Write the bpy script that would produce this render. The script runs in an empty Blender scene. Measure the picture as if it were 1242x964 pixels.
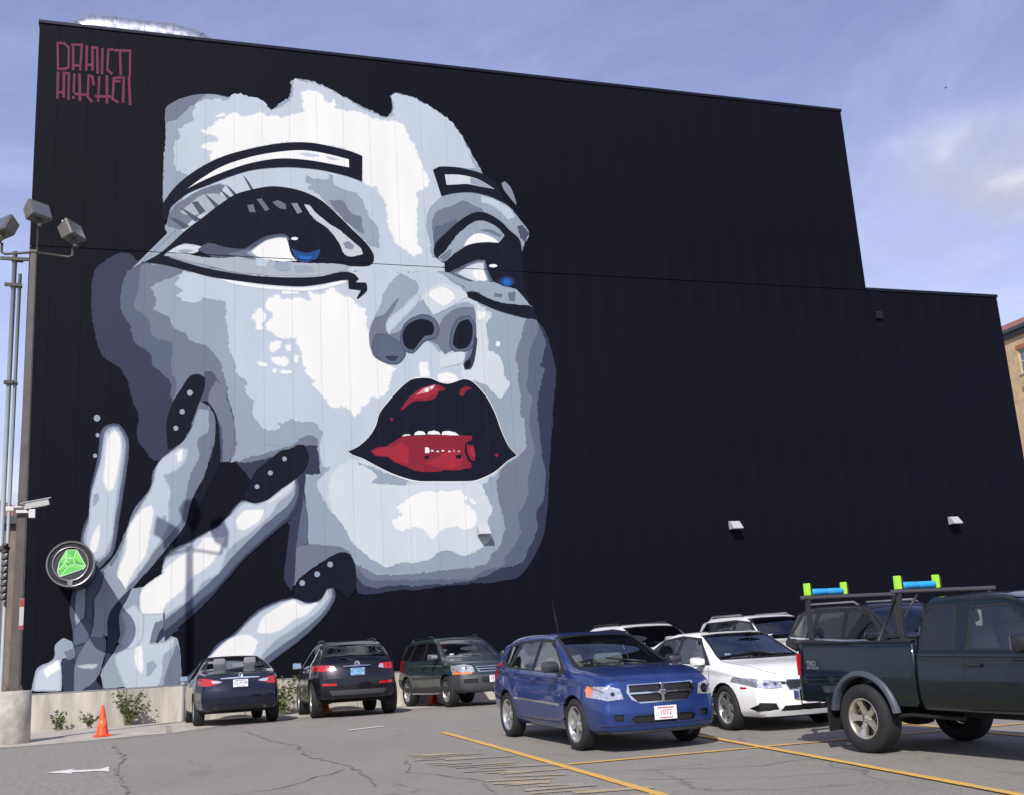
import bpy, bmesh, math, random
from mathutils import Vector, Matrix, noise
from mathutils.geometry import delaunay_2d_cdt
R = math.radians
random.seed(7)
scn = bpy.context.scene
COL = scn.collection

# ------------------------------------------------------------------ camera
WALL_Y = 30.4            # face of the painted wall
cam_d = bpy.data.cameras.new('camera')
cam = bpy.data.objects.new('camera', cam_d); COL.objects.link(cam)
cam_d.sensor_width = 36.0; cam_d.lens = 39.04; cam_d.clip_start = 0.1; cam_d.clip_end = 4000
cam.matrix_world = Matrix(((0.951226, -0.016010, -0.308079, 0.0),
                           (-0.302573, -0.243160, -0.921587, 0.0),
                           (-0.060158, 0.969854, -0.236144, 0.80),
                           (0, 0, 0, 1)))
scn.camera = cam
# ------------------------------------------------------------------ sky and sun
SUN_TO = Vector((-0.56, -1.0, 0.92)).normalized()      # direction towards the sun
sun_el = math.asin(SUN_TO.z); sun_az = math.atan2(SUN_TO.x, SUN_TO.y)
world = bpy.data.worlds.new('World'); scn.world = world; world.use_nodes = True
nt = world.node_tree; nt.nodes.clear()
def N(t, **k):
    n = nt.nodes.new(t)
    for a, b in k.items(): setattr(n, a, b)
    return n
sky = N('ShaderNodeTexSky', sky_type='NISHITA'); sky.sun_disc = False
sky.sun_elevation = sun_el; sky.sun_rotation = sun_az % (2*math.pi)
sky.air_density = 1.0; sky.dust_density = 1.2; sky.ozone_density = 2.5; sky.altitude = 50
tc = N('ShaderNodeTexCoord')
sep = N('ShaderNodeSeparateXYZ'); nt.links.new(tc.outputs['Generated'], sep.inputs[0])
def M_(op, a, b=None, clamp=False):
    n = N('ShaderNodeMath', operation=op); n.use_clamp = clamp
    for i, v in enumerate((a, b)):
        if v is None: continue
        if isinstance(v, (int, float)): n.inputs[i].default_value = v
        else: nt.links.new(v, n.inputs[i])
    return n.outputs[0]
zz = M_('ADD', M_('MAXIMUM', sep.outputs[2], 0.0), 0.22)
cmb = N('ShaderNodeCombineXYZ')                        # a cloud deck seen in perspective
nt.links.new(M_('DIVIDE', sep.outputs[0], zz), cmb.inputs[0]); nt.links.new(M_('DIVIDE', sep.outputs[1], zz), cmb.inputs[1])
def cloud(scale, detail, lo, hi, off, rough=0.55, dist=0.3):
    mp = N('ShaderNodeMapping'); mp.inputs['Location'].default_value = off
    nt.links.new(cmb.outputs[0], mp.inputs[0])
    t = N('ShaderNodeTexNoise'); t.inputs['Scale'].default_value = scale; t.inputs['Detail'].default_value = detail
    t.inputs['Roughness'].default_value = rough; t.inputs['Distortion'].default_value = dist
    nt.links.new(mp.outputs[0], t.inputs['Vector'])
    r = N('ShaderNodeMapRange', interpolation_type='SMOOTHSTEP'); r.inputs[1].default_value = lo; r.inputs[2].default_value = hi
    nt.links.new(t.outputs['Fac'], r.inputs[0]); return r.outputs[0]
CLOUD_OFF = (2.84, 1.40, 0.0)
puff = cloud(1.15, 9, 0.49, 0.68, CLOUD_OFF)
wisp = cloud(1.6, 9, 0.40, 0.72, (7.0, 2.0, 0.0), 0.66, 1.4)
core = cloud(2.6, 8, 0.42, 0.62, (1.0, 5.0, 0.0))
def MIX(fac, a, b):
    n = N('ShaderNodeMix', data_type='RGBA')
    for s, v in ((n.inputs[0], fac), (n.inputs[6], a), (n.inputs[7], b)):
        if isinstance(v, (int, float)): s.default_value = v
        elif isinstance(v, tuple): s.default_value = (*v, 1)
        else: nt.links.new(v, s)
    return n.outputs[2]
SKY_TINT = N('ShaderNodeMix', data_type='RGBA', blend_type='MULTIPLY'); SKY_TINT.inputs[0].default_value = 1
nt.links.new(sky.outputs[0], SKY_TINT.inputs[6]); SKY_TINT.inputs[7].default_value = (1.25, 1.06, 1.55, 1)
low = M_('POWER', M_('SUBTRACT', 1.0, M_('MAXIMUM', sep.outputs[2], 0.0), True), 2.6)   # thicker air towards the horizon
veil = MIX(M_('ADD', M_('MULTIPLY', wisp, 0.18), M_('MULTIPLY', low, 1.55), True), SKY_TINT.outputs[2], (7.4, 8.4, 12.0))
ccol = MIX(core, (6.0, 6.0, 7.8), (9.6, 9.5, 10.4))
out = MIX(M_('MULTIPLY', puff, 0.85), veil, ccol)
bg = N('ShaderNodeBackground'); bg.inputs['Strength'].default_value = 0.085
nt.links.new(out, bg.inputs[0])
wo = N('ShaderNodeOutputWorld'); nt.links.new(bg.outputs[0], wo.inputs[0])
sd = bpy.data.lights.new('sun', 'SUN'); sd.energy = 4.6; sd.angle = R(0.53); sd.color = (1.0, 0.965, 0.91)
so = bpy.data.objects.new('sun', sd); COL.objects.link(so)
so.rotation_euler = (-SUN_TO).to_track_quat('-Z', 'Y').to_euler(); so.location = (-20, -30, 40)
scn.view_settings.view_transform = 'Standard'; scn.view_settings.look = 'None'
scn.view_settings.gamma = 1; scn.view_settings.use_curve_mapping = False
scn.view_settings.exposure = 0.10

# ------------------------------------------------------------------ helpers
def srgb(r, g, b):
    f = lambda c: (c/255)/12.92 if c/255 <= 0.04045 else ((c/255+0.055)/1.055)**2.4
    return (f(r), f(g), f(b))
MATS = {}
def mat(name, col, rough=0.6, metal=0.0, coat=0.0, var=0.0, scale=6.0, bump=0.0, bscale=None, spec=0.5, emit=None, rvar=0.0, stretch=(1, 1, 1)):
    if name in MATS: return MATS[name]
    m = bpy.data.materials.new(name); m.use_nodes = True; t = m.node_tree; b = t.nodes['Principled BSDF']
    b.inputs['Base Color'].default_value = (*col, 1); b.inputs['Roughness'].default_value = rough
    b.inputs['Metallic'].default_value = metal; b.inputs['Coat Weight'].default_value = coat; b.inputs['Coat Roughness'].default_value = 0.04
    b.inputs['Specular IOR Level'].default_value = spec
    if var or bump or rvar:
        c = t.nodes.new('ShaderNodeTexCoord'); mp = t.nodes.new('ShaderNodeMapping'); mp.inputs['Scale'].default_value = stretch
        t.links.new(c.outputs['Object'], mp.inputs[0])
        n = t.nodes.new('ShaderNodeTexNoise'); n.inputs['Scale'].default_value = scale; n.inputs['Detail'].default_value = 8; n.inputs['Roughness'].default_value = 0.6
        t.links.new(mp.outputs[0], n.inputs['Vector'])
        if var:
            x = t.nodes.new('ShaderNodeMix'); x.data_type = 'RGBA'
            x.inputs[6].default_value = (*[v*(1-var) for v in col], 1); x.inputs[7].default_value = (*[min(1, v*(1+var)) for v in col], 1)
            r = t.nodes.new('ShaderNodeMapRange'); r.inputs[1].default_value = 0.3; r.inputs[2].default_value = 0.7
            t.links.new(n.outputs['Fac'], r.inputs[0]); t.links.new(r.outputs[0], x.inputs[0]); t.links.new(x.outputs[2], b.inputs['Base Color'])
        if rvar:
            r = t.nodes.new('ShaderNodeMapRange'); r.inputs[1].default_value = 0.3; r.inputs[2].default_value = 0.7
            r.inputs[3].default_value = max(0.02, rough-rvar); r.inputs[4].default_value = min(1, rough+rvar)
            t.links.new(n.outputs['Fac'], r.inputs[0]); t.links.new(r.outputs[0], b.inputs['Roughness'])
        if bump:
            n2 = t.nodes.new('ShaderNodeTexNoise'); n2.inputs['Scale'].default_value = bscale or scale*6; n2.inputs['Detail'].default_value = 6
            t.links.new(mp.outputs[0], n2.inputs['Vector'])
            bp = t.nodes.new('ShaderNodeBump'); bp.inputs['Strength'].default_value = bump; bp.inputs['Distance'].default_value = 0.02
            t.links.new(n2.outputs['Fac'], bp.inputs['Height']); t.links.new(bp.outputs[0], b.inputs['Normal'])
    if emit:
        b.inputs['Emission Color'].default_value = (*emit[0], 1); b.inputs['Emission Strength'].default_value = emit[1]
    MATS[name] = m; return m
def obj(name, me, parent=None, mats=None):
    if isinstance(me, bmesh.types.BMesh):
        bm = me; me = bpy.data.meshes.new(name); bm.to_mesh(me); bm.free()
    if mats is not None and not len(me.materials):
        for m in (mats if isinstance(mats, (list, tuple)) else [mats]): me.materials.append(m)
    o = bpy.data.objects.new(name, me); COL.objects.link(o)
    if parent: o.parent = parent
    return o
def empty(name, loc=(0, 0, 0), rz=0.0):
    o = bpy.data.objects.new(name, None); COL.objects.link(o); o.location = loc; o.rotation_euler = (0, 0, rz); o.empty_display_size = 0.2
    return o
def tag(o, label=None, cat=None, group=None, kind=None):
    for k, v in (('label', label), ('category', cat), ('group', group), ('kind', kind)):
        if v: o[k] = v
    return o
def smooth(o, ang=None):
    me = o.data
    me.polygons.foreach_set('use_smooth', [True]*len(me.polygons))
    if ang is not None:
        bm = bmesh.new(); bm.from_mesh(me)
        for e in bm.edges:
            if len(e.link_faces) == 2 and e.calc_face_angle(0) > R(ang): e.smooth = False
        bm.to_mesh(me); bm.free()
    return o
def box(bm, x0, x1, y0, y1, z0, z1, bev=0.0, mi=0, xf=None):
    r = bmesh.ops.create_cube(bm, size=1.0); vs = r['verts']
    for v in vs:
        v.co = Vector((x0+(v.co.x+.5)*(x1-x0), y0+(v.co.y+.5)*(y1-y0), z0+(v.co.z+.5)*(z1-z0)))
    fs = list({f for v in vs for f in v.link_faces})
    if bev:
        es = list({e for v in vs for e in v.link_edges})
        rr = bmesh.ops.bevel(bm, geom=es, offset=bev, segments=2, affect='EDGES', profile=0.6)
        vs = list({v for f in rr['faces'] for v in f.verts} | {v for v in vs if v.is_valid}); fs = list({f for v in vs for f in v.link_faces})
    for f in fs: f.material_index = mi
    if xf is not None: bmesh.ops.transform(bm, matrix=xf, verts=vs)
    return vs
def tube(bm, pts, r, seg=10, cap=True, mi=0):
    pts = [Vector(p) for p in pts]; rr = r if isinstance(r, (list, tuple)) else [r]*len(pts)
    rings = []; a = None
    for i, p in enumerate(pts):
        d = (pts[min(i+1, len(pts)-1)]-pts[max(i-1, 0)]).normalized()
        if a is None: a = d.cross(Vector((0, 0, 1)) if abs(d.z) < .9 else Vector((1, 0, 0)))
        a = (a-d*a.dot(d)).normalized(); b = d.cross(a).normalized()
        rings.append([bm.verts.new(p+(a*math.cos(6.28318*k/seg)+b*math.sin(6.28318*k/seg))*rr[i]) for k in range(seg)])
    for A, B in zip(rings, rings[1:]):
        for k in range(seg):
            f = bm.faces.new((A[k], A[(k+1) % seg], B[(k+1) % seg], B[k])); f.material_index = mi; f.smooth = True
    if cap:
        for q in (rings[0], list(reversed(rings[-1]))):
            f = bm.faces.new(q); f.material_index = mi
    return rings
def lathe(bm, prof, seg=24, axis='z', c=(0, 0, 0), mi=0, sm=True):
    """prof: (radius, height) list"""
    c = Vector(c); rings = []
    for r, h in prof:
        ring = []
        for k in range(seg):
            a = 6.283185*k/seg; u, w = r*math.cos(a), r*math.sin(a)
            ring.append(bm.verts.new(c+(Vector((u, w, h)) if axis == 'z' else Vector((u, h, w)) if axis == 'y' else Vector((h, u, w)))))
        rings.append(ring)
    for A, B in zip(rings, rings[1:]):
        for k in range(seg):
            f = bm.faces.new((A[k], A[(k+1) % seg], B[(k+1) % seg], B[k])); f.material_index = mi; f.smooth = sm
    return rings
def fin(bm):
    bmesh.ops.recalc_face_normals(bm, faces=bm.faces); return bm
def text_mesh(body, size, name='lettering', ext=0.0):
    cu = bpy.data.curves.new('tmp', 'FONT'); cu.body = body; cu.size = size; cu.align_x = 'CENTER'; cu.align_y = 'CENTER'; cu.extrude = ext; cu.resolution_u = 3
    o = bpy.data.objects.new('tmp', cu); COL.objects.link(o)
    dg = bpy.context.evaluated_depsgraph_get(); me = bpy.data.meshes.new_from_object(o.evaluated_get(dg)); me.name = name
    bpy.data.objects.remove(o); bpy.data.curves.remove(cu); return me
def zg(y):
    return -0.87*max((26.3-y)/26.3, 0.0)**1.29
def slope(y): return zg(y+.5)-zg(y-.5)
def ground_matrix(x, y, yaw, dz=0.0):
    s = slope(y); n = Vector((0, -s, 1)).normalized()
    f = Vector((math.cos(yaw), math.sin(yaw), s*math.sin(yaw))).normalized(); l = n.cross(f).normalized(); f = l.cross(n)
    m = Matrix((f, l, n)).transposed().to_4x4(); m.translation = Vector((x, y, zg(y)+dz)); return m
MURAL=[
('painted_face',1,0.01075,'0.05,6.72 -0.15,6.93 -0.38,7.35 -0.34,7.90 -0.49,8.32 -0.64,8.87 -0.87,9.24 -1.27,9.53 -1.48,10.09 -1.60,10.90 -1.60,11.59 -1.45,12.08 -1.00,12.46 -0.65,12.48 -0.36,12.24 0.98,12.62 4.88,12.67 8.32,13.16 10.47,11.95 10.95,11.45 11.10,11.06 11.30,10.81 11.47,10.30 11.58,9.68 11.61,9.28 11.52,8.77 11.36,7.64 11.40,8.15 11.18,6.36 11.09,5.66 10.90,4.62 10.54,3.89 10.28,3.56 10.03,3.31 9.55,3.22 7.93,3.14 7.26,3.08 6.37,3.06 5.60,2.98 5.39,3.10 5.30,3.87 5.30,3.68 5.25,4.08 4.08,4.40 2.17,6.66 1.67,6.66 0.70,6.67'),
('painted_face',2,0.0172,'0.51,8.40 0.45,8.89 0.18,9.14 -0.02,9.32 -0.08,9.63 -0.46,9.93 -0.61,10.37 -0.82,10.74 -0.86,11.44 -0.70,11.96 -0.36,12.19 0.98,12.62 4.88,12.67 8.32,13.16 10.47,11.95 10.95,11.45 11.10,11.06 11.19,10.86 11.36,10.24 11.23,9.93 11.19,9.67 11.10,9.57 11.25,9.47 11.12,9.06 10.99,8.61 10.96,8.21 10.97,7.64 10.95,7.55 10.99,6.83 11.04,6.18 10.94,5.60 10.69,5.08 10.69,4.68 10.38,4.12 10.18,3.73 9.52,3.58 9.04,3.38 8.51,3.23 7.60,3.18 6.43,3.19 5.72,3.19 5.45,3.39 5.30,3.87 5.30,3.68 5.25,4.08 4.99,4.28 4.08,4.40 4.03,5.15 4.04,6.08 4.47,6.27 4.39,7.15 4.13,7.22 2.14,6.69'),
('painted_face',3,0.0172,'0.62,8.28 0.62,8.90 0.50,9.08 0.49,9.96 -0.03,10.14 -0.10,10.51 -0.33,10.76 -0.51,10.94 -0.40,11.52 -0.36,12.11 0.98,12.62 4.88,12.67 8.32,13.16 10.47,11.95 10.95,11.45 11.05,11.06 11.19,10.86 10.89,10.18 10.78,9.82 10.72,9.26 10.64,8.85 10.78,8.55 10.70,8.15 10.66,7.64 10.75,6.95 10.52,6.19 10.42,5.55 10.14,5.09 10.18,4.63 9.90,4.13 9.65,3.86 9.58,3.64 9.10,3.54 8.51,3.31 6.93,3.34 5.83,3.37 5.57,3.54 5.30,3.87 5.30,3.68 5.25,4.08 4.99,4.28 4.08,4.40 4.03,5.15 4.04,6.08 4.47,6.27 4.39,7.15 4.13,7.22 2.14,6.69'),
('painted_face',4,0.01935,'2.02,6.66 2.14,6.93 2.17,7.49 2.02,8.30 1.84,9.18 1.66,9.62 1.31,9.93 0.95,10.04 0.84,10.23 0.51,10.35 0.42,10.66 -0.02,10.90 0.07,11.16 -0.11,11.54 0.23,11.75 0.76,12.04 0.98,12.62 4.88,12.67 8.32,13.16 10.47,11.95 10.95,11.45 10.79,11.08 10.73,10.94 10.60,10.48 10.42,10.11 10.35,9.80 10.41,9.55 10.38,9.20 10.42,8.95 10.41,8.45 10.39,8.05 10.44,7.75 10.49,8.02 10.50,7.78 10.46,7.07 10.07,6.71 9.62,6.31 9.54,5.96 9.60,5.39 9.71,4.81 9.49,4.20 9.25,3.98 9.12,3.76 8.53,3.61 7.61,3.56 6.94,3.50 5.89,3.51 5.68,3.65 5.30,3.87 5.30,3.68 5.25,4.08 4.99,4.28 4.08,4.40 4.03,5.15 4.04,6.08 4.47,6.27 4.39,7.15 4.13,7.22 2.14,6.69'),
('painted_face',3,0.00645,'0.21,16.96 0.28,17.07 0.66,17.34 1.14,17.53 1.67,17.56 2.01,17.52 2.16,17.64 2.38,17.64 2.61,17.58 2.91,17.53 3.11,17.33 3.18,17.22 3.61,17.58 3.77,17.74 3.82,18.26 3.93,18.35 4.34,18.34 5.11,18.06 5.46,17.86 5.98,17.63 6.50,17.40 6.69,17.36 6.86,17.61 6.85,18.07 6.93,18.20 7.23,18.20 7.88,17.98 8.47,17.60 8.84,17.28 9.20,16.67 9.63,15.77 10.01,15.24 10.58,14.54 10.83,14.21 11.04,13.83 10.90,13.58 10.47,11.95 10.95,11.45 11.10,11.06 10.28,11.18 8.30,12.83 5.46,12.40 0.99,12.15 -0.28,12.25 0.34,13.15 0.26,13.26 0.38,13.72 0.20,14.08 0.19,15.08 0.24,16.15'),
('painted_face',4,0.01935,'0.26,16.53 0.43,16.60 0.95,17.10 1.33,17.50 1.67,17.56 2.01,17.52 2.16,17.64 2.38,17.64 2.61,17.58 2.91,17.53 3.11,17.33 3.18,17.22 3.61,17.58 3.77,17.74 3.82,18.26 3.93,18.35 4.34,18.34 5.11,18.06 5.46,17.86 5.98,17.63 6.50,17.40 6.69,17.36 6.86,17.61 6.85,18.07 6.93,18.20 7.23,18.20 7.88,17.98 8.47,17.60 8.84,17.28 9.20,16.67 9.63,15.77 10.01,15.24 10.58,14.54 10.83,14.21 11.04,13.83 10.90,13.58 10.47,11.95 10.95,11.45 11.10,11.06 10.28,11.18 8.30,12.83 5.46,12.40 0.99,12.15 -0.28,12.25 0.34,13.15 0.26,13.26 0.38,13.72 0.20,14.08 0.19,15.08 0.24,16.15'),
('painted_face',5,0.0258,'0.87,14.92 0.63,15.06 0.49,15.10 0.48,15.80 0.62,16.14 0.57,16.35 0.85,16.59 1.00,16.72 1.02,16.99 1.14,17.28 2.01,17.49 2.16,17.64 2.38,17.64 2.61,17.58 2.91,17.53 3.11,17.33 3.18,17.22 3.66,17.47 3.84,17.74 3.93,18.35 4.34,18.29 5.11,18.00 5.46,17.81 5.98,17.57 6.50,17.34 6.69,17.33 6.88,17.58 6.89,18.08 6.96,18.20 7.23,18.20 7.88,17.98 8.47,17.60 8.84,17.28 9.20,16.64 9.55,15.88 8.23,15.84 8.29,14.89 8.01,14.58 7.86,14.29 7.79,13.78 7.88,13.35 7.96,12.92 8.30,12.72 8.28,12.43 5.46,12.33 0.66,13.26 0.39,13.42 0.85,14.50'),
('painted_face',4,0.0086,'9.19,16.50 9.27,16.39 9.64,15.76 9.51,15.77'),
('painted_face',5,0.02795,'3.60,7.75 3.33,7.56 2.97,7.56 2.67,7.87 2.68,8.37 2.47,8.56 2.44,8.94 2.23,9.06 2.14,9.44 1.96,10.08 1.93,10.53 1.90,11.21 1.42,11.29 1.03,11.14 0.53,11.34 0.77,11.45 0.53,11.63 0.76,12.04 2.07,11.97 5.46,12.27 8.16,12.39 8.86,11.83 9.22,11.50 9.71,11.21 9.49,10.79 9.52,10.44 9.52,10.03 9.74,9.89 9.93,9.74 9.98,9.24 10.09,8.94 9.81,8.54 9.38,8.93 8.94,9.09 8.64,9.16 9.52,8.08 9.91,6.98 9.88,6.66 9.25,6.14 9.07,5.99 9.22,5.62 9.35,5.28 9.18,4.94 9.33,4.43 9.03,4.21 8.49,3.95 8.10,4.12 7.75,4.08 7.29,3.84 6.45,3.81 6.12,3.74 5.80,3.94 5.53,4.08 5.21,4.47 5.00,4.85 4.69,5.18 4.46,5.67 4.30,6.01 4.47,6.27 4.71,6.48 4.48,6.61 4.46,7.15 4.40,7.70 3.87,7.80 3.35,7.72 3.05,7.51 2.80,7.72'),
('painted_face',6,0.0215,'4.71,6.22 5.27,6.78 5.82,6.61 6.03,6.21 5.91,6.05 6.25,6.02 6.92,6.01 7.84,6.09 8.78,6.08 9.07,5.99 9.22,5.62 9.35,5.28 9.18,4.94 9.33,4.43 9.03,4.21 8.49,3.95 8.10,4.12 7.75,4.08 7.29,3.84 6.45,3.81 6.12,3.74 5.80,3.94 5.53,4.08 5.21,4.47 5.00,4.85 4.74,5.18'),
('painted_face',6,0.0215,'9.27,11.45 9.70,11.06 9.49,10.79 9.52,10.44 9.52,10.03 9.74,9.89 9.93,9.74 9.98,9.24 10.09,8.94 9.81,8.54 9.38,8.93 8.94,9.09 8.64,9.16 8.67,9.61 8.97,9.72'),
('painted_face',4,0.0215,'5.49,6.66 5.98,6.47 6.93,6.12 6.84,5.98 6.25,6.02 5.86,6.05 6.03,6.21 5.93,6.38'),
('painted_face',4,0.0172,'4.05,6.28 4.54,6.34 4.34,6.04 4.46,5.67 4.68,5.34 5.07,4.87 5.26,4.47 5.58,4.13 5.97,3.76 5.70,3.74 5.35,4.07 4.99,4.28 4.08,4.39 4.03,5.15'),
('painted_face',3,0.00645,'4.08,4.40 4.99,4.29 5.25,4.08 4.92,4.15 4.33,3.84 3.81,3.47 3.71,3.29 3.67,3.80 3.76,4.31'),
('painted_face',2,0.00645,'4.05,6.28 4.00,5.68 4.09,5.15 4.08,4.40 3.76,4.28 3.67,3.80 3.71,3.29 3.49,3.49 3.60,4.77 3.84,5.68'),
('painted_face',1,0.00645,'3.82,6.28 4.05,6.21 3.98,5.68 3.77,4.38 3.71,3.48 3.62,3.16 3.43,3.49 3.50,4.12 3.64,5.09'),
('painted_face',1.5,0.01075,'1.20,8.35 1.37,9.17 1.55,9.17 2.02,8.30 2.14,7.49 2.02,6.66 1.67,6.66 1.73,7.67 1.49,8.23'),
('painted_face',3,0.01075,'1.43,8.35 1.67,8.92 1.86,8.67 2.02,8.17 2.15,7.43 2.02,6.66 1.82,6.66 1.79,7.67'),
('painted_face',4,0.0215,'2.90,7.51 3.31,7.56 3.36,7.72 3.72,7.81 4.19,7.79 4.45,7.63 4.55,7.41 4.39,7.20 4.29,7.30 3.98,7.36 3.71,7.12 2.95,7.12'),
('painted_face',3,0.0086,'3.71,7.12 3.98,7.37 4.24,7.42 4.39,7.33 4.39,7.12'),
('painted_face',7,0.02795,'1.48,15.46 1.53,15.79 1.19,15.86 1.43,16.00 1.70,16.10 1.53,16.28 1.24,16.30 1.43,16.43 1.67,16.68 1.87,16.81 2.11,17.05 2.26,17.04 2.31,16.93 2.75,17.06 2.90,17.14 3.10,17.02 3.35,17.10 3.51,17.03 3.91,17.16 4.09,17.32 4.13,17.92 4.44,17.98 4.75,17.93 4.79,17.73 5.00,17.64 5.08,17.79 5.13,17.45 5.41,17.43 5.45,17.40 5.82,17.50 6.08,17.35 6.50,17.22 7.03,17.19 7.29,16.95 7.36,16.67 7.54,16.40 7.69,16.07 7.73,15.78 7.91,15.51 7.90,15.23 7.48,14.91 7.55,14.63 7.45,14.23 7.46,14.46 7.53,13.90 7.47,13.39 7.61,12.99 7.37,12.91 7.04,13.14 6.76,13.40 6.68,13.71 6.60,14.08 6.59,14.53 6.61,14.23 6.47,14.61 6.32,14.99 5.88,15.12 5.88,15.99 5.42,16.15 5.43,16.20 4.66,16.24 3.65,16.20 2.90,16.02 2.16,15.74'),
('painted_face',7,0.0172,'1.60,16.92 1.87,17.00 1.92,16.92 1.67,16.84'),
('painted_face',7,0.0301,'3.03,11.19 3.30,11.48 3.61,11.32 3.93,11.40 4.25,11.35 4.20,11.66 4.52,11.57 4.91,11.76 5.12,11.56 5.44,11.46 5.66,11.22 5.88,11.17 5.89,10.54 5.98,10.09 6.22,9.70 6.48,9.48 6.68,9.40 6.50,9.20 6.44,8.86 6.23,8.58 5.91,8.52 5.79,8.29 5.63,8.24 5.46,7.96 5.31,8.18 5.09,8.26 4.93,8.17 4.78,8.23 4.62,8.50 4.42,8.77 4.26,8.87 4.53,8.93 4.16,9.09 4.06,9.31 3.99,9.80 3.86,10.24 3.49,10.17 3.03,10.43 3.00,10.60 3.24,10.78'),
('painted_face',7,0.0172,'2.59,10.75 2.82,11.04 3.03,10.88 2.98,10.71 2.87,10.65 2.90,10.43 2.74,10.42 2.72,10.64'),
('painted_face',7,0.0172,'3.10,9.94 3.26,10.11 3.41,10.09 3.39,9.89 3.15,9.78'),
('painted_face',7,0.0172,'3.15,9.61 3.54,9.65 3.64,9.46 3.54,9.38 3.17,9.50'),
('painted_face',7,0.0129,'3.54,10.01 3.70,10.01 3.70,9.85 3.59,9.76'),
('painted_face',7,0.0129,'2.76,9.49 2.99,9.44 3.04,9.36 2.86,9.36'),
('painted_face',7,0.0129,'3.40,9.24 3.69,9.24 3.69,9.18 3.43,9.15'),
('painted_face',7,0.01075,'3.20,9.29 3.28,9.29 3.26,9.18 3.19,9.20'),
('painted_face',7,0.01075,'3.80,9.69 3.88,9.69 3.86,9.49 3.79,9.49'),
('painted_face',7,0.01075,'3.46,11.58 3.93,11.59 3.93,11.54 3.48,11.52'),
('painted_face',7,0.02795,'6.49,5.01 6.72,5.15 6.56,5.32 6.79,5.54 7.03,5.70 7.32,5.81 7.83,5.83 8.41,5.83 8.64,5.63 8.51,5.51 8.62,5.40 8.85,5.23 8.87,5.00 8.77,4.78 8.53,4.67 8.36,4.78 8.07,4.82 7.84,4.68 7.57,4.44 7.38,4.64 6.99,4.81 6.71,4.71 6.46,4.85'),
('painted_face',7,0.01075,'8.67,5.63 8.86,5.51 8.89,5.42 8.74,5.43'),
('painted_face',7,0.0129,'7.39,9.58 7.64,9.59 7.66,9.19 7.41,9.15'),
('painted_face',7,0.0129,'7.91,9.20 8.13,9.31 8.42,9.25 8.56,9.09 8.26,8.99 7.97,9.02'),
('painted_face',7,0.01075,'9.79,10.30 9.87,10.27 9.86,10.17 9.78,10.17'),
('painted_face',7,0.01505,'9.23,11.24 9.46,11.23 9.50,11.10 9.29,10.94 9.22,11.04'),
('painted_face',7,0,'1.53,11.95 2.29,11.80 3.17,11.72 4.01,11.71 4.58,11.80 5.16,11.98 5.33,11.96 4.52,11.70 3.95,11.63 3.06,11.65 2.18,11.74'),
('painted_nose',4,0.0129,'6.93,12.33 7.07,12.24 7.36,12.10 7.45,11.95 7.40,11.64 7.31,11.42 7.64,11.53 7.81,11.35 8.22,11.25 8.85,11.52 9.15,11.41 9.18,10.73 9.11,10.00 8.98,9.51 8.81,9.38 8.70,9.56 8.77,9.99 8.41,10.01 7.98,9.93 7.81,10.14 7.58,10.22 7.24,9.91 6.98,9.96 6.95,9.75 6.68,9.50 6.33,9.55 6.02,9.77 5.92,10.20 5.95,10.61 6.15,10.98 6.33,11.35 6.40,11.66 6.62,12.03'),
('painted_nose',3,0.00645,'6.87,11.56 6.71,11.21 6.46,10.84 6.45,10.51 6.65,10.43 7.01,10.65 7.14,10.90 7.50,11.04 7.85,10.96 8.02,10.69 8.22,11.06 8.71,11.33 9.13,11.35 9.18,10.73 9.11,10.12 8.98,9.51 8.86,9.40 8.72,9.45 8.79,9.80 8.95,10.11 8.43,9.99 8.16,9.85 7.99,10.08 7.82,10.20 7.58,10.24 7.25,9.93 6.98,9.96 6.95,9.75 6.68,9.51 6.33,9.56 6.02,9.79 5.93,10.20 5.96,10.55 6.15,10.92 6.38,10.99 6.69,11.40'),
('painted_nose',5,0.0086,'7.49,11.62 7.27,11.27 7.02,11.02 6.72,10.70 6.61,10.57 6.51,10.42 6.46,10.69 6.67,11.00 6.97,11.26 7.22,11.51 7.40,11.67'),
('painted_nose',2,0.00645,'6.13,10.37 6.42,10.40 6.64,10.25 6.90,10.11 6.97,9.81 6.75,9.55 6.42,9.56 6.14,9.73 6.04,10.02'),
('painted_nose',2,0.0043,'6.88,10.38 7.00,10.71 7.26,10.93 7.59,11.04 7.91,10.90 8.00,10.63 7.90,10.35 7.61,10.28 7.40,10.09 7.21,9.89 7.01,9.92 6.90,10.05'),
('painted_nose',2,0.0043,'8.35,10.09 8.42,10.58 8.63,10.96 8.97,11.06 9.12,10.79 9.10,10.30 8.89,10.02 8.52,9.95'),
('painted_nose',1,0,'6.37,9.74 6.57,9.77 6.77,9.75 6.68,9.61 6.48,9.62'),
('painted_nose',0,0,'6.91,10.38 7.01,10.65 7.25,10.84 7.55,10.92 7.82,10.82 7.88,10.64 7.80,10.43 7.59,10.40 7.40,10.18 7.22,9.95 7.05,9.98 6.94,10.11'),
('painted_nose',0,0,'8.42,10.16 8.51,10.59 8.70,10.89 8.94,10.96 9.05,10.78 9.02,10.36 8.83,10.07 8.54,10.03'),
('painted_nose',1,0,'9.11,10.48 9.18,10.36 9.06,9.69 8.93,9.42 8.75,9.39 8.70,9.56 8.93,9.81 9.04,10.12'),
('painted_nose',0,0,'8.78,9.62 8.93,9.72 8.95,9.54 8.83,9.43 8.74,9.47'),
('painted_nose',6,0.0086,'7.52,11.59 7.96,11.98 8.32,12.06 8.86,11.83 8.95,11.68 8.22,11.22 7.86,11.05'),
('painted_nose',7,0.0086,'7.73,11.66 7.89,11.85 8.20,11.93 8.49,11.82 8.57,11.60 8.29,11.37 8.17,11.33'),
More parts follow.
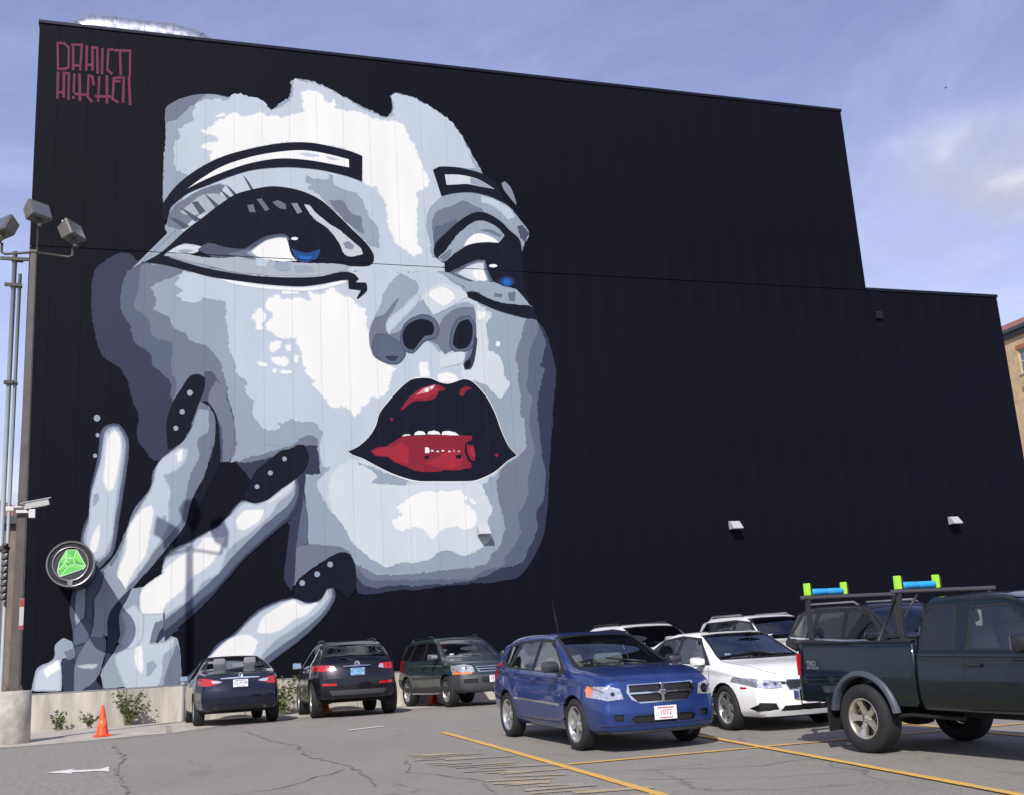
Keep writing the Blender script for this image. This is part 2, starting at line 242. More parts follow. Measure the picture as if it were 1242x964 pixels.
('painted_nose',6,0.0129,'7.98,9.90 8.16,9.82 8.52,9.92 8.76,9.93 8.69,9.62 8.32,9.49 8.02,9.42'),
('painted_left_eye',3,0.00645,'0.51,13.97 0.75,14.20 1.24,14.54 1.74,14.77 1.90,14.72 1.52,14.07 0.98,13.58 0.71,13.26 0.33,13.36 0.33,13.65'),
('painted_left_eye',4.5,0.00645,'0.65,13.80 0.97,14.12 1.30,14.39 1.79,14.43 1.96,14.29 1.46,13.89 1.14,13.77 0.92,13.70'),
('painted_left_eye',1.5,0,'2.38,15.09 2.49,14.98 2.70,14.64 2.61,14.62'),
('painted_left_eye',1.5,0,'1.89,14.76 1.99,14.69 2.24,14.45 2.14,14.40'),
('painted_left_eye',1.5,0,'1.65,14.68 1.76,14.58 2.07,14.34 1.96,14.29'),
('painted_left_eye',1.5,0,'1.32,14.41 1.43,14.34 1.76,14.05 1.63,13.98'),
('painted_left_eye',1.5,0,'0.65,13.95 0.77,13.90 1.22,13.63 1.07,13.54'),
('painted_left_eye',1.5,0,'0.36,13.63 0.60,13.58 0.92,13.40 0.77,13.30'),
('painted_left_eye',1.5,0,'0.97,14.12 1.13,14.17 1.35,13.88 1.19,13.78'),
('painted_left_eye',4,0,'0.47,13.32 0.58,13.28 -0.38,12.19 -0.59,12.05'),
('painted_left_eye',4,0.01935,'4.18,15.25 4.38,15.17 4.85,15.15 4.85,15.31 5.00,15.29 5.00,15.06 5.23,14.86 5.70,14.77 5.90,14.43 6.04,14.06 6.32,13.64 6.32,13.07 6.07,13.11 5.49,13.71 4.92,14.23 4.57,14.59 4.23,14.84 4.52,14.99 4.17,15.00'),
('painted_left_eye',3,0.0129,'4.86,14.48 5.28,14.51 5.50,14.15 5.80,14.04 5.87,13.48 5.49,13.71 5.15,14.06 4.98,14.30'),
('painted_left_eye',0,0,'-0.28,12.25 0.19,12.58 0.82,13.27 1.25,13.66 1.68,14.06 2.18,14.46 2.68,14.66 3.19,14.79 3.71,14.78 4.17,14.68 4.63,14.46 5.03,14.11 5.49,13.64 5.95,13.17 6.15,12.81 6.08,12.55 5.87,12.47 5.34,12.44 5.17,12.32 4.30,12.21 3.17,12.15 1.80,12.25 1.15,12.39 0.45,12.46'),
('painted_left_eye',4.5,0.0086,'0.24,12.47 0.34,12.58 0.77,12.84 1.31,12.81 1.14,12.63 0.93,12.53 1.52,12.48 2.18,12.57 2.62,12.75 3.17,12.50 3.74,12.48 4.88,12.49 5.17,12.49 5.46,12.44 5.11,12.25 4.58,12.12 3.90,12.07 2.89,12.04 2.07,12.10 1.36,12.26 0.83,12.36'),
('painted_left_eye',6,0,'0.37,12.59 0.71,12.82 1.31,12.80 1.09,12.62 0.72,12.54'),
('painted_left_eye',4,0,'0.58,12.63 0.82,12.70 1.04,12.67 0.82,12.57'),
('painted_left_eye',3.5,0.00645,'2.29,12.70 2.73,12.76 2.95,12.62 2.84,12.49 2.40,12.53'),
('painted_left_eye',1.5,0.00645,'1.14,12.69 1.41,12.92 1.90,12.83 2.40,12.80 2.68,13.00 3.07,13.23 3.52,13.33 3.69,13.20 3.74,12.73 2.84,12.55 2.29,12.57 1.63,12.49'),
('painted_left_eye',2.5,0.00645,'1.96,12.61 2.40,12.76 2.70,12.85 2.90,13.05 3.24,13.21 3.59,13.26 3.69,13.03 2.84,12.56'),
('painted_left_eye',4,0.0043,'2.48,12.68 2.76,12.90 3.02,13.10 3.40,13.22 3.62,13.22 3.68,12.78 2.84,12.55'),
('painted_left_eye',7,0,'2.62,12.72 2.80,12.91 3.07,13.10 3.41,13.20 3.60,13.20 3.66,13.03 3.74,12.73 3.94,12.54 3.51,12.48 3.29,12.49 2.84,12.56'),
('painted_left_eye',4,0.00645,'3.29,12.46 3.68,12.49 3.71,12.24 3.40,12.19 3.23,12.33'),
('painted_left_eye',5,0.00645,'2.73,12.55 3.12,12.52 3.01,12.29 2.76,12.31'),
('painted_left_eye',4,0.00645,'3.79,12.39 4.30,12.39 4.41,12.22 3.85,12.15'),
('painted_left_eye',0,0,'3.66,13.15 4.61,13.21 4.66,12.84 4.48,12.59 4.19,12.50 3.88,12.55 3.71,12.79'),
('painted_left_eye','blue',0.00215,'3.73,12.92 3.97,12.81 4.22,12.79 4.57,12.93 4.49,12.66 4.20,12.51 3.91,12.55'),
('painted_left_eye','blue2',0,'3.94,12.69 4.19,12.67 4.34,12.71 4.25,12.59 4.02,12.57'),
('painted_left_eye',7,0,'3.94,13.21 3.92,13.18 3.87,13.16 3.81,13.16 3.76,13.17 3.74,13.20 3.76,13.23 3.81,13.25 3.87,13.25 3.92,13.24'),
('painted_left_eye',5.5,0.00645,'4.13,14.30 4.28,14.28 4.45,14.07 4.79,13.78 5.14,13.56 5.48,13.27 5.77,13.03 5.82,12.85 5.59,12.77 5.29,12.79 5.13,13.12 4.90,13.48 4.73,13.65 4.39,13.88 4.22,14.12'),
('painted_left_eye',3.5,0,'5.24,13.16 5.42,13.23 5.57,13.08 5.50,12.96 5.30,13.01'),
('painted_left_eye',2.5,0,'3.22,14.29 3.36,14.37 3.59,14.26 3.62,14.11 3.42,14.12'),
('painted_left_eye',3.5,0,'3.76,14.30 3.93,14.32 4.07,14.05 3.93,13.98'),
('painted_left_eye',2.5,0,'2.77,14.35 2.91,14.39 3.13,14.07 3.02,14.00'),
('painted_left_eye',2.5,0,'2.51,14.15 2.68,14.19 2.74,13.95 2.57,13.94'),
('painted_left_eye',0,0,'-0.28,12.25 0.19,12.45 0.61,12.36 1.25,12.19 2.07,12.06 2.89,12.00 3.90,12.02 4.58,12.09 5.05,12.22 5.34,12.27 5.57,12.20 5.68,12.07 5.56,11.96 5.89,11.96 5.91,11.73 5.63,11.45 5.60,11.48 5.73,11.72 5.37,11.75 5.36,12.03 5.16,12.00 4.58,11.86 4.01,11.76 3.17,11.76 2.29,11.83 1.53,11.91 0.83,12.08 0.30,12.20'),
('painted_left_brow',0,0,'0.20,14.03 0.54,14.58 1.06,15.10 1.68,15.53 2.26,15.80 3.15,16.10 3.80,16.24 4.41,16.28 5.07,16.20 5.59,16.10 5.89,15.99 5.86,15.16 5.41,15.30 4.65,15.43 3.89,15.45 3.34,15.40 2.65,15.26 2.06,15.02 1.44,14.70 0.87,14.39 0.41,13.94 0.33,13.62 0.25,13.48 0.16,13.61 0.17,13.82'),
('painted_left_brow',7,0,'0.85,14.52 1.20,14.84 1.77,15.27 2.45,15.60 3.14,15.83 3.90,15.99 4.40,16.01 4.96,15.94 5.48,15.84 5.48,15.58 4.91,15.65 4.30,15.71 3.64,15.71 3.14,15.63 2.45,15.41 1.68,15.04 1.15,14.73'),
('painted_left_brow',5,0.0086,'4.00,15.90 4.30,15.94 4.65,15.88 4.30,15.82'),
('painted_left_brow',5,0.0086,'4.76,15.87 5.01,15.87 5.22,15.79 4.91,15.77'),
('painted_right_eye',4,0.0086,'8.26,14.82 8.56,14.90 9.00,15.02 9.55,15.03 9.99,14.92 10.42,14.70 10.73,14.32 11.05,13.86 10.93,13.57 10.69,13.69 10.38,14.01 9.95,14.38 9.52,14.43 8.96,14.25 8.51,13.83 8.01,13.30 7.88,13.35 7.79,13.78 7.84,14.28 8.01,14.58'),
('painted_right_eye',3,0.01505,'7.99,14.13 8.16,14.42 8.60,14.56 8.99,14.79 9.26,14.67 9.53,14.58 9.63,14.44 9.24,14.33 8.73,14.01 8.28,13.54 8.00,13.25 7.97,13.68'),
('painted_right_eye',2,0.01075,'7.97,13.57 8.06,13.91 8.30,13.93 8.74,14.18 8.73,14.01 8.28,13.54 8.00,13.25'),
('painted_right_eye',5,0.01075,'9.55,14.98 9.98,14.89 10.42,14.67 10.62,14.37 10.39,14.24 10.18,14.45 9.86,14.71 9.53,14.75'),
('painted_right_eye',1.5,0.0172,'10.68,14.03 10.85,14.10 11.06,13.84 10.91,13.57 10.74,13.67'),
('painted_right_eye',0,0,'7.97,13.13 8.06,13.36 8.40,13.71 8.85,14.13 9.24,14.39 9.52,14.45 9.84,14.37 10.16,14.17 10.42,13.90 10.71,13.64 10.77,13.31 10.76,12.63 10.80,11.97 10.93,11.47 10.88,11.53 10.52,11.96 10.09,12.10 9.61,12.24 9.39,12.17 9.02,12.25 8.71,12.40 8.28,12.43 8.29,12.72 8.14,12.79 7.99,12.92'),
('painted_right_eye',4,0.00645,'8.09,12.87 8.37,13.16 8.71,13.62 9.11,13.98 9.45,14.15 9.77,14.11 10.09,13.91 10.24,13.72 10.13,13.57 10.04,13.47 9.63,13.46 9.30,13.41 9.02,13.30 8.63,13.05 8.30,12.76 8.14,12.79'),
('painted_right_eye',3,0.00645,'8.12,12.87 8.37,13.10 8.53,13.17 8.50,13.00 8.30,12.77'),
('painted_right_eye',3,0.00645,'9.38,13.83 9.75,13.77 10.08,13.63 10.16,13.72 9.98,13.82 9.71,13.91'),
('painted_right_eye',7,0,'8.91,13.29 9.09,13.56 9.37,13.73 9.69,13.69 9.96,13.56 10.04,13.47 9.63,13.46 9.30,13.41'),
('painted_right_eye',2,0.0043,'8.42,12.42 8.88,12.67 9.32,12.86 9.57,12.87 9.63,12.57 9.77,12.19 9.39,12.12 8.96,12.21'),
('painted_right_eye',3.5,0.0043,'8.57,12.40 8.99,12.65 9.35,12.81 9.54,12.83 9.57,12.54 9.67,12.21 9.39,12.14 9.02,12.22'),
('painted_right_eye',6,0,'8.68,12.40 9.04,12.65 9.37,12.77 9.51,12.78 9.52,12.51 9.61,12.23 9.39,12.16 9.02,12.24'),
('painted_right_eye',7,0,'9.14,12.49 9.47,12.62 9.54,12.40 9.58,12.24 9.39,12.17 9.18,12.33'),
('painted_right_eye','blue0',0,'10.49,12.22 10.43,12.11 10.28,12.03 10.11,12.02 9.98,12.08 9.93,12.19 9.99,12.30 10.13,12.38 10.30,12.39 10.44,12.33'),
('painted_right_eye','blue',0,'10.41,12.21 10.37,12.12 10.27,12.06 10.15,12.05 10.06,12.10 10.03,12.19 10.07,12.28 10.17,12.34 10.29,12.34 10.38,12.30'),
('painted_right_eye','blue2',0,'10.34,12.20 10.31,12.14 10.25,12.10 10.18,12.10 10.13,12.13 10.11,12.19 10.13,12.25 10.19,12.28 10.27,12.29 10.32,12.26'),
('painted_right_eye',7,0,'9.95,12.71 9.92,12.68 9.85,12.65 9.77,12.65 9.70,12.66 9.68,12.69 9.70,12.73 9.77,12.75 9.86,12.76 9.92,12.74'),
('painted_right_eye',4,0.0086,'8.22,12.36 8.64,12.26 8.94,12.15 9.01,12.15 9.61,12.21 10.14,12.04 10.52,11.97 10.93,11.45 10.51,11.49 10.04,11.52 9.59,11.66 9.19,11.86 8.93,11.81 8.87,11.96 8.51,12.13'),
('painted_right_eye',2.5,0.0086,'9.80,11.84 10.06,11.80 10.02,11.67 9.79,11.71'),
('painted_right_eye',2.5,0.0086,'10.22,11.86 10.48,11.90 10.43,11.58 10.25,11.60'),
('painted_right_eye',0,0,'8.93,11.80 9.19,11.83 9.59,11.65 10.04,11.51 10.50,11.48 10.95,11.45 11.16,11.05 10.79,11.08 10.28,11.18 9.77,11.32 9.27,11.53 8.95,11.67'),
('painted_right_brow',0,0,'8.06,15.72 8.28,15.85 8.77,15.88 9.21,15.83 9.64,15.73 10.02,15.50 10.27,15.03 10.83,14.21 10.58,14.63 10.10,14.89 9.66,15.03 9.17,15.08 8.62,14.99 8.29,14.88'),
('painted_right_brow',6,0,'8.43,15.60 8.82,15.63 9.20,15.60 9.58,15.49 10.01,15.24 9.57,15.29 9.13,15.34 8.80,15.30 8.47,15.26'),
('painted_right_brow',4,0,'9.22,15.57 9.58,15.48 9.99,15.24 9.57,15.30 9.24,15.36'),
('painted_right_brow',3.5,0,'10.24,15.46 10.36,15.53 10.54,15.34 10.68,14.89 10.69,14.75 10.49,14.99 10.31,15.24'),
('painted_lips',7,0,'5.21,6.95 5.50,7.10 5.80,7.35 6.02,7.70 6.16,8.09 6.47,8.49 6.79,8.82 7.10,9.07 7.41,9.15 7.71,9.13 7.97,9.03 8.19,8.98 8.42,9.03 8.69,9.13 8.92,9.09 9.17,8.87 9.43,8.53 9.63,8.09 9.78,7.60 9.98,7.11 10.22,6.84 9.90,6.66 9.52,6.36 9.07,6.14 8.75,6.08 7.67,6.07 7.15,6.09 6.61,6.24 6.11,6.48 5.62,6.76 5.33,6.86'),
('painted_lips',0,0,'5.23,6.96 5.52,7.10 5.82,7.36 6.04,7.70 6.17,8.08 6.48,8.47 6.79,8.80 7.10,9.05 7.41,9.12 7.71,9.11 7.97,9.00 8.19,8.96 8.41,9.01 8.68,9.11 8.91,9.07 9.16,8.85 9.41,8.52 9.61,8.08 9.76,7.60 9.96,7.12 10.20,6.85 9.89,6.68 9.51,6.38 9.06,6.17 8.75,6.10 7.67,6.10 7.16,6.12 6.62,6.27 6.12,6.50 5.63,6.77 5.35,6.87'),
('painted_lips','red',0.01075,'5.87,6.96 6.02,7.08 6.31,7.11 6.57,7.28 6.87,7.41 7.21,7.43 7.73,7.45 8.42,7.44 8.88,7.42 8.81,7.29 8.70,7.24 8.74,7.16 8.89,7.16 8.95,6.94 8.91,6.68 8.80,6.72 8.81,6.51 8.55,6.43 8.07,6.41 7.68,6.37 7.25,6.39 6.92,6.52 6.55,6.66 6.34,6.81 6.01,6.83'),
('painted_lips','red2',0.01075,'5.93,6.96 6.14,7.06 6.43,7.09 6.78,7.23 6.98,6.98 6.92,6.60 6.55,6.69 6.38,6.83 6.05,6.85'),
('painted_lips','red2',0.01075,'7.52,6.60 7.87,6.85 8.31,6.98 8.57,6.81 8.47,6.55 8.07,6.45'),
('painted_lips','red2',0.01075,'8.76,7.11 8.89,7.11 8.91,6.77 8.79,6.85'),
('painted_lips',0,0.00645,'8.65,7.22 8.72,7.25 8.68,6.98 8.78,6.77 8.87,6.60 8.73,6.66 8.62,6.92'),
('painted_lips',0,0.0086,'8.33,6.85 8.53,6.89 8.48,6.75 8.35,6.77'),
('painted_lips',0,0.0086,'7.42,6.83 7.55,6.85 7.52,6.75 7.44,6.75'),
('painted_lips',7,0.0043,'6.78,7.40 6.85,7.46 7.00,7.47 7.04,7.43'),
('painted_lips',7,0.0043,'7.13,7.44 7.17,7.52 7.28,7.57 7.44,7.54 7.49,7.45'),
('painted_lips',7,0.0043,'7.53,7.46 7.56,7.55 7.73,7.58 7.88,7.54 7.92,7.46'),
('painted_lips',7,0.0043,'7.95,7.45 7.99,7.55 8.17,7.57 8.36,7.52 8.48,7.44'),
('painted_lips',7,0.00645,'7.45,7.09 7.55,7.08 7.57,6.93 7.45,6.92'),
('painted_lips',6.5,0,'7.70,6.98 7.68,6.96 7.63,6.96 7.61,6.98 7.63,7.01 7.68,7.01'),
('painted_lips',6.5,0,'7.86,6.97 7.83,6.94 7.79,6.94 7.77,6.97 7.79,6.99 7.84,6.99'),
('painted_lips',6.5,0,'8.01,6.98 7.99,6.96 7.94,6.96 7.92,6.98 7.94,7.01 7.99,7.01'),
('painted_lips',6.5,0,'8.20,6.97 8.18,6.94 8.14,6.94 8.12,6.97 8.14,6.99 8.18,6.99'),
('painted_lips','pink',0,'8.34,6.98 8.31,6.96 8.27,6.96 8.25,6.98 8.27,7.01 8.31,7.01'),
('painted_lips','pink',0,'8.49,6.97 8.46,6.94 8.42,6.94 8.40,6.97 8.42,6.99 8.47,7.00'),
('painted_lips','red',0.00645,'6.77,8.15 6.91,8.39 7.09,8.59 7.35,8.79 7.62,8.88 7.88,8.93 8.05,8.87 8.14,8.79 7.92,8.72 7.82,8.54 7.55,8.45 7.16,8.42 6.90,8.22'),
('painted_lips','red2',0.00645,'7.13,8.51 7.44,8.75 7.79,8.87 7.96,8.80 7.78,8.65 7.52,8.53'),
('painted_lips','pink',0.00645,'7.22,8.61 7.48,8.80 7.84,8.93 7.79,8.84 7.59,8.71 7.35,8.64'),
('painted_lips',7,0.0043,'7.50,8.77 7.62,8.84 7.62,8.71 7.52,8.69'),
('painted_lips',7,0.0043,'7.66,8.84 7.78,8.89 7.74,8.79'),
('painted_lips','red',0.00645,'8.55,8.62 8.58,8.82 8.76,8.89 8.95,8.84 8.75,8.75 8.66,8.59'),
('painted_lips','red',0,'6.55,7.89 6.54,7.87 6.52,7.85 6.49,7.85 6.47,7.87 6.46,7.89 6.47,7.92 6.49,7.93 6.52,7.94 6.54,7.92'),
('painted_lips','red',0,'9.64,6.86 9.63,6.83 9.60,6.81 9.56,6.81 9.54,6.83 9.53,6.86 9.54,6.89 9.57,6.91 9.60,6.91 9.63,6.89'),
('painted_hand',2,0.0043,'-1.24,7.48 -1.10,7.65 -0.83,7.65 -0.64,7.35 -0.60,6.91 -0.71,5.90 -0.81,5.07 -0.92,4.34 -1.15,4.02 -1.74,3.48 -1.84,3.09 -1.84,2.69 -1.70,2.22 -1.43,1.97 -1.07,2.50 -1.11,3.78 -1.30,3.94 -1.63,4.48 -1.61,4.92 -1.48,5.33 -1.46,5.90 -1.32,6.74'),
('painted_hand',1.5,0.00645,'-1.89,2.83 -1.81,3.40 -1.54,3.58 -1.28,3.43 -1.25,2.40 -1.43,2.05 -1.73,1.54 -2.07,1.56 -1.79,2.07'),
('painted_hand',4,0.0043,'-1.18,7.48 -1.08,7.61 -0.85,7.61 -0.69,7.33 -0.65,6.91 -0.77,5.90 -0.88,5.07 -0.98,4.34 -1.23,4.06 -1.60,4.52 -1.58,4.92 -1.44,5.33 -1.41,5.90 -1.27,6.74'),
('painted_hand',5,0.0043,'-1.13,7.42 -0.96,7.57 -0.80,7.46 -0.73,6.91 -0.85,5.90 -0.94,4.83 -1.12,4.26 -1.38,4.11 -1.54,4.59 -1.48,5.08 -1.43,5.82 -1.25,6.65'),
('painted_hand',4,0.00645,'-1.40,5.82 -1.30,5.86 -1.29,5.65 -1.42,5.49'),
('painted_hand',7,0.0043,'-1.08,7.33 -0.92,7.52 -0.80,7.33 -0.79,6.82 -0.93,5.98 -1.04,5.90 -1.16,6.15 -1.14,6.74'),
('painted_hand',7,0.0043,'-1.42,4.67 -1.25,5.04 -1.24,4.75 -1.31,4.35 -1.47,4.27'),
('painted_hand',4,0.00645,'-1.71,3.40 -1.55,3.47 -1.53,2.84 -1.60,2.53 -1.70,2.34 -1.77,2.77'),
('painted_hand',0,0.0043,'1.26,8.35 1.43,8.35 1.70,7.86 1.76,7.30 1.76,6.66 1.30,5.62 0.83,4.70 0.36,4.14 -0.11,3.74 -0.41,3.43 0.66,5.04 1.54,6.82 1.61,7.96'),
('painted_hand',3,0.00645,'1.25,8.31 1.47,8.21 1.57,7.78 1.56,7.08 1.35,6.30 1.03,5.62 0.86,4.95 0.36,4.30 -0.03,3.82 -0.48,3.27 -0.85,2.65 -1.23,2.67 -1.37,3.78 -1.11,3.94 -0.81,4.33 -0.56,4.98 -0.41,5.43 -0.02,5.97 0.05,6.44 0.32,6.82 0.60,7.08 1.00,7.56'),
('painted_hand',4,0.01075,'1.19,8.13 1.44,8.09 1.46,7.52 1.17,7.26 1.21,6.82 0.97,6.22 0.86,5.54 0.74,5.04 0.27,4.47 -0.34,3.67 -0.71,3.28 -0.98,3.45 -0.99,3.77 -0.74,4.33 -0.52,4.98 -0.33,5.39 0.01,5.97 0.13,6.44 0.36,6.78 0.64,7.04 0.96,7.43'),
('painted_hand',5,0.0086,'0.13,6.48 0.32,6.78 0.72,7.04 0.89,7.00 0.81,6.65 0.49,6.39 0.29,6.31 0.49,5.88 0.42,5.46 0.46,5.05 0.27,4.63 -0.03,4.15 -0.41,3.59 -0.64,3.36 -0.80,3.60 -0.66,4.33 -0.44,5.06 -0.25,5.47 0.02,5.89 0.09,6.23'),
('painted_hand',7,0.00645,'-0.17,5.43 0.02,5.51 0.06,5.30 -0.01,4.81 -0.11,4.23 -0.42,3.75 -0.60,3.32 -0.76,3.52 -0.73,3.92 -0.58,4.33 -0.52,4.90 -0.33,5.23'),
('painted_hand',7,0.0043,'0.64,6.91 0.78,7.01 0.77,6.74 0.69,6.65'),
('painted_hand',4,0.00645,'-0.99,4.01 -1.12,3.79 -1.32,3.43 -1.30,2.67 -1.38,2.40 -0.99,2.21 -0.69,2.01 -0.85,1.76 -1.10,1.38 -1.05,0.93 0.82,0.91 0.79,1.67 0.71,2.08 0.44,2.16 0.74,2.26 0.56,2.49 0.83,2.80 0.91,3.35 -0.15,3.39 -0.55,3.34'),
('painted_hand',3,0.00645,'0.82,0.91 0.41,0.91 0.41,1.07 0.53,1.50 0.71,1.94 0.80,1.67'),
('painted_hand',5,0.0086,'-0.73,1.75 -0.31,2.35 -0.14,2.75 0.39,2.73 0.13,2.20 0.02,1.93 0.40,1.96 0.61,2.07 0.58,1.86 0.36,1.65 0.33,1.25 0.24,0.91 -0.50,0.91 -0.63,1.22 -0.74,1.49'),
('painted_hand',4,0.00645,'-0.03,1.49 0.14,1.55 0.23,1.39 0.06,1.18 -0.03,1.14'),
('painted_hand',5,0.00645,'-0.66,2.73 -0.36,2.94 -0.14,2.62 -0.22,1.99 -0.47,1.87 -0.65,2.01 -0.53,2.36'),
('painted_hand',7,0.00645,'-0.30,1.88 -0.15,1.92 -0.12,1.50 -0.14,1.23 -0.25,1.37 -0.32,1.55'),
('painted_hand',1,0.0043,'0.39,2.39 0.65,2.49 0.75,2.26 0.44,2.17 0.22,1.96 0.17,2.01 0.28,2.28'),
('painted_hand',3,0.00645,'0.17,2.51 0.43,2.55 0.39,2.39 0.28,2.28 0.17,2.01 0.05,1.98 0.08,2.24'),
('painted_hand',1,0.0043,'-0.96,2.74 -0.59,3.25 -0.42,3.40 -0.50,3.17 -0.71,2.73 -0.69,2.19 -0.86,1.80 -1.06,1.42 -1.22,1.12 -1.05,0.91 -1.59,0.91 -1.18,1.21 -1.06,1.50 -0.99,2.03'),
('painted_hand',2,0.00645,'-1.34,3.89 -1.12,3.79 -1.20,3.43 -1.36,3.03 -1.34,2.40 -1.47,2.68 -1.47,3.44'),
('painted_hand',3,0.00645,'-1.40,2.41 -1.04,2.21 -1.02,1.85 -1.09,1.51 -1.18,1.21 -1.55,0.91 -1.76,0.91 -1.73,1.50 -1.46,2.14'),
('painted_hand',4,0.00645,'-1.45,2.59 -1.30,2.40 -1.08,2.26 -1.12,2.17 -1.40,2.23'),
('painted_hand',5,0.00645,'-1.65,1.50 -1.40,1.50 -1.21,1.51 -1.25,1.46 -1.48,1.46'),
('painted_hand',2,0.00645,'-1.76,2.42 -1.49,2.68 -1.38,2.49 -1.46,2.14 -1.75,2.02'),
('painted_hand',4,0.00645,'-2.71,0.98 -2.59,1.50 -2.23,1.71 -2.21,2.05 -2.03,2.20 -1.81,2.11 -1.74,1.76 -2.03,1.70 -2.02,0.93'),
('painted_hand',3,0.00645,'-1.99,1.86 -1.77,1.94 -1.74,1.72 -1.90,1.66'),
('painted_hand',5,0.0043,'-2.64,0.99 -2.55,1.42 -2.23,1.63 -2.07,1.66 -2.05,0.95'),
('painted_hand',7,0.0043,'-2.44,1.45 -2.12,1.66 -2.08,1.47 -2.29,1.34 -2.36,1.26'),
('painted_hand',1,0.0043,'-2.06,1.63 -1.75,1.68 -1.73,0.91 -1.97,0.91'),
('painted_hand',1,0.0043,'3.75,6.25 3.97,6.32 3.81,5.37 3.67,5.15 3.10,4.66 2.40,4.04 1.92,3.50 1.38,2.90 0.79,2.38 0.41,2.00 0.39,3.07 1.05,3.60 3.39,5.37'),
('painted_hand',2,0.00645,'3.79,6.21 3.82,5.81 3.63,5.30 3.24,4.91 2.61,4.35 2.12,3.87 1.72,3.40 1.18,2.94 0.73,2.55 0.40,2.30 0.38,4.10 0.97,4.50 1.31,4.69 1.71,4.90 1.99,5.18 2.33,5.59 2.75,5.53 3.32,5.87'),
('painted_hand',4,0.00645,'3.75,6.19 3.75,5.81 3.53,5.44 3.10,5.09 2.54,4.57 2.06,4.08 1.65,3.61 1.18,3.18 0.72,2.79 0.40,2.54 0.38,4.06 0.97,4.48 1.31,4.67 1.71,4.89 1.99,5.17 2.33,5.58 2.75,5.53 3.32,5.84'),
('painted_hand',5,0.0086,'3.74,6.17 3.66,5.88 3.32,5.59 3.10,5.23 2.54,4.74 1.99,4.33 1.72,3.71 1.38,3.52 0.98,3.05 0.40,2.67 0.38,3.96 0.97,4.44 1.44,4.73 1.75,4.89 2.06,5.22 2.40,5.53 2.75,5.49 3.32,5.81'),
('painted_hand',6,0.0043,'3.74,6.16 3.61,5.92 3.25,5.63 3.03,5.49 2.96,5.56 3.39,5.87'),
('painted_hand',7,0.0086,'0.38,3.82 0.78,4.16 1.24,4.42 1.31,4.63 1.89,4.63 1.78,4.34 1.51,3.93 1.05,3.60 0.78,3.26 0.39,2.94 0.34,2.73 -0.14,2.74 -0.20,2.98 -0.15,3.34 0.37,3.74'),
('painted_hand',7,0.00645,'2.19,5.07 2.40,5.32 2.89,5.35 2.82,5.09 2.40,4.82 2.23,4.86'),
('painted_hand',2,0.0043,'3.64,2.95 4.06,2.80 4.41,2.90 4.53,3.21 4.72,3.20 4.76,2.96 4.51,2.53 3.93,1.98 3.37,1.59 2.93,1.26 2.72,0.91 0.75,0.91 1.39,1.42 1.72,1.83 2.12,2.08 2.53,2.47 2.87,2.73'),
('painted_hand',4,0.0043,'3.67,2.91 4.06,2.79 4.41,2.88 4.55,3.17 4.69,3.16 4.70,2.98 4.44,2.56 3.84,2.07 3.28,1.71 2.80,1.34 2.59,0.91 0.78,0.91 1.42,1.41 1.75,1.80 2.14,2.05 2.54,2.44 2.89,2.70'),
('painted_hand',5,0.0043,'3.67,2.91 4.06,2.76 4.41,2.85 4.57,3.11 4.61,2.98 4.27,2.57 3.70,2.21 3.14,1.86 2.73,1.41 2.39,0.91 0.81,0.91 1.46,1.41 1.75,1.76 2.14,2.02 2.56,2.42 2.91,2.68'),
('painted_hand',7,0.00645,'2.73,2.12 2.87,2.49 3.29,2.75 3.67,2.91 3.85,2.78 4.13,2.77 4.31,2.82 3.98,2.51 3.63,2.39 3.28,2.13 2.94,2.08'),
('painted_hand',7,0.00645,'1.07,0.97 1.46,1.48 1.66,1.67 2.06,1.99 2.46,2.07 2.73,1.88 2.59,1.55 2.39,1.46 2.06,0.98'),
('painted_nail#1',0,0,'0.41,7.02 0.37,7.72 0.51,8.27 0.73,8.65 0.96,9.03 1.20,9.09 1.37,8.98 1.34,8.66 1.20,8.29 1.03,7.79 0.81,7.24 0.58,7.08'),
('painted_nail#2',0,0,'2.36,5.71 2.55,6.07 2.69,6.40 3.12,6.77 3.40,6.99 3.66,7.03 3.84,7.15 4.02,7.14 4.13,6.88 4.05,6.54 3.75,6.17 3.32,5.88 3.03,5.63 2.75,5.54 2.51,5.57'),
('painted_nail#3',0,0,'3.68,3.16 3.78,3.36 4.21,3.70 4.65,4.01 4.94,4.15 5.20,4.10 5.33,3.81 5.34,3.17 5.13,2.89 4.78,3.19 4.56,3.17 4.41,2.94 4.06,2.85 3.78,2.93'),
('painted_nail#1',4,0,'1.05,8.56 1.02,8.50 0.97,8.47 0.91,8.50 0.89,8.56 0.91,8.62 0.97,8.65 1.02,8.62'),
('painted_nail#1',4,0,'0.84,8.04 0.82,7.99 0.77,7.97 0.72,7.99 0.70,8.04 0.72,8.10 0.77,8.12 0.82,8.10'),
('painted_nail#1',4,0,'0.68,7.59 0.66,7.54 0.61,7.52 0.57,7.54 0.55,7.59 0.56,7.64 0.61,7.66 0.66,7.64'),
('painted_nail#2',4,0,'3.54,6.75 3.52,6.70 3.47,6.68 3.43,6.70 3.41,6.75 3.43,6.80 3.47,6.82 3.52,6.80'),
('painted_nail#2',4,0,'3.16,6.36 3.14,6.31 3.09,6.29 3.04,6.31 3.02,6.36 3.04,6.41 3.09,6.43 3.14,6.41'),
('painted_nail#2',4,0,'2.80,5.98 2.78,5.94 2.73,5.92 2.69,5.94 2.67,5.98 2.69,6.03 2.73,6.05 2.78,6.03'),
('painted_nail#3',4,0,'4.74,3.83 4.72,3.77 4.66,3.75 4.60,3.78 4.58,3.83 4.61,3.89 4.66,3.91 4.72,3.89'),
('painted_nail#3',4,0,'4.39,3.58 4.36,3.52 4.30,3.50 4.25,3.52 4.23,3.58 4.25,3.64 4.31,3.66 4.36,3.63'),
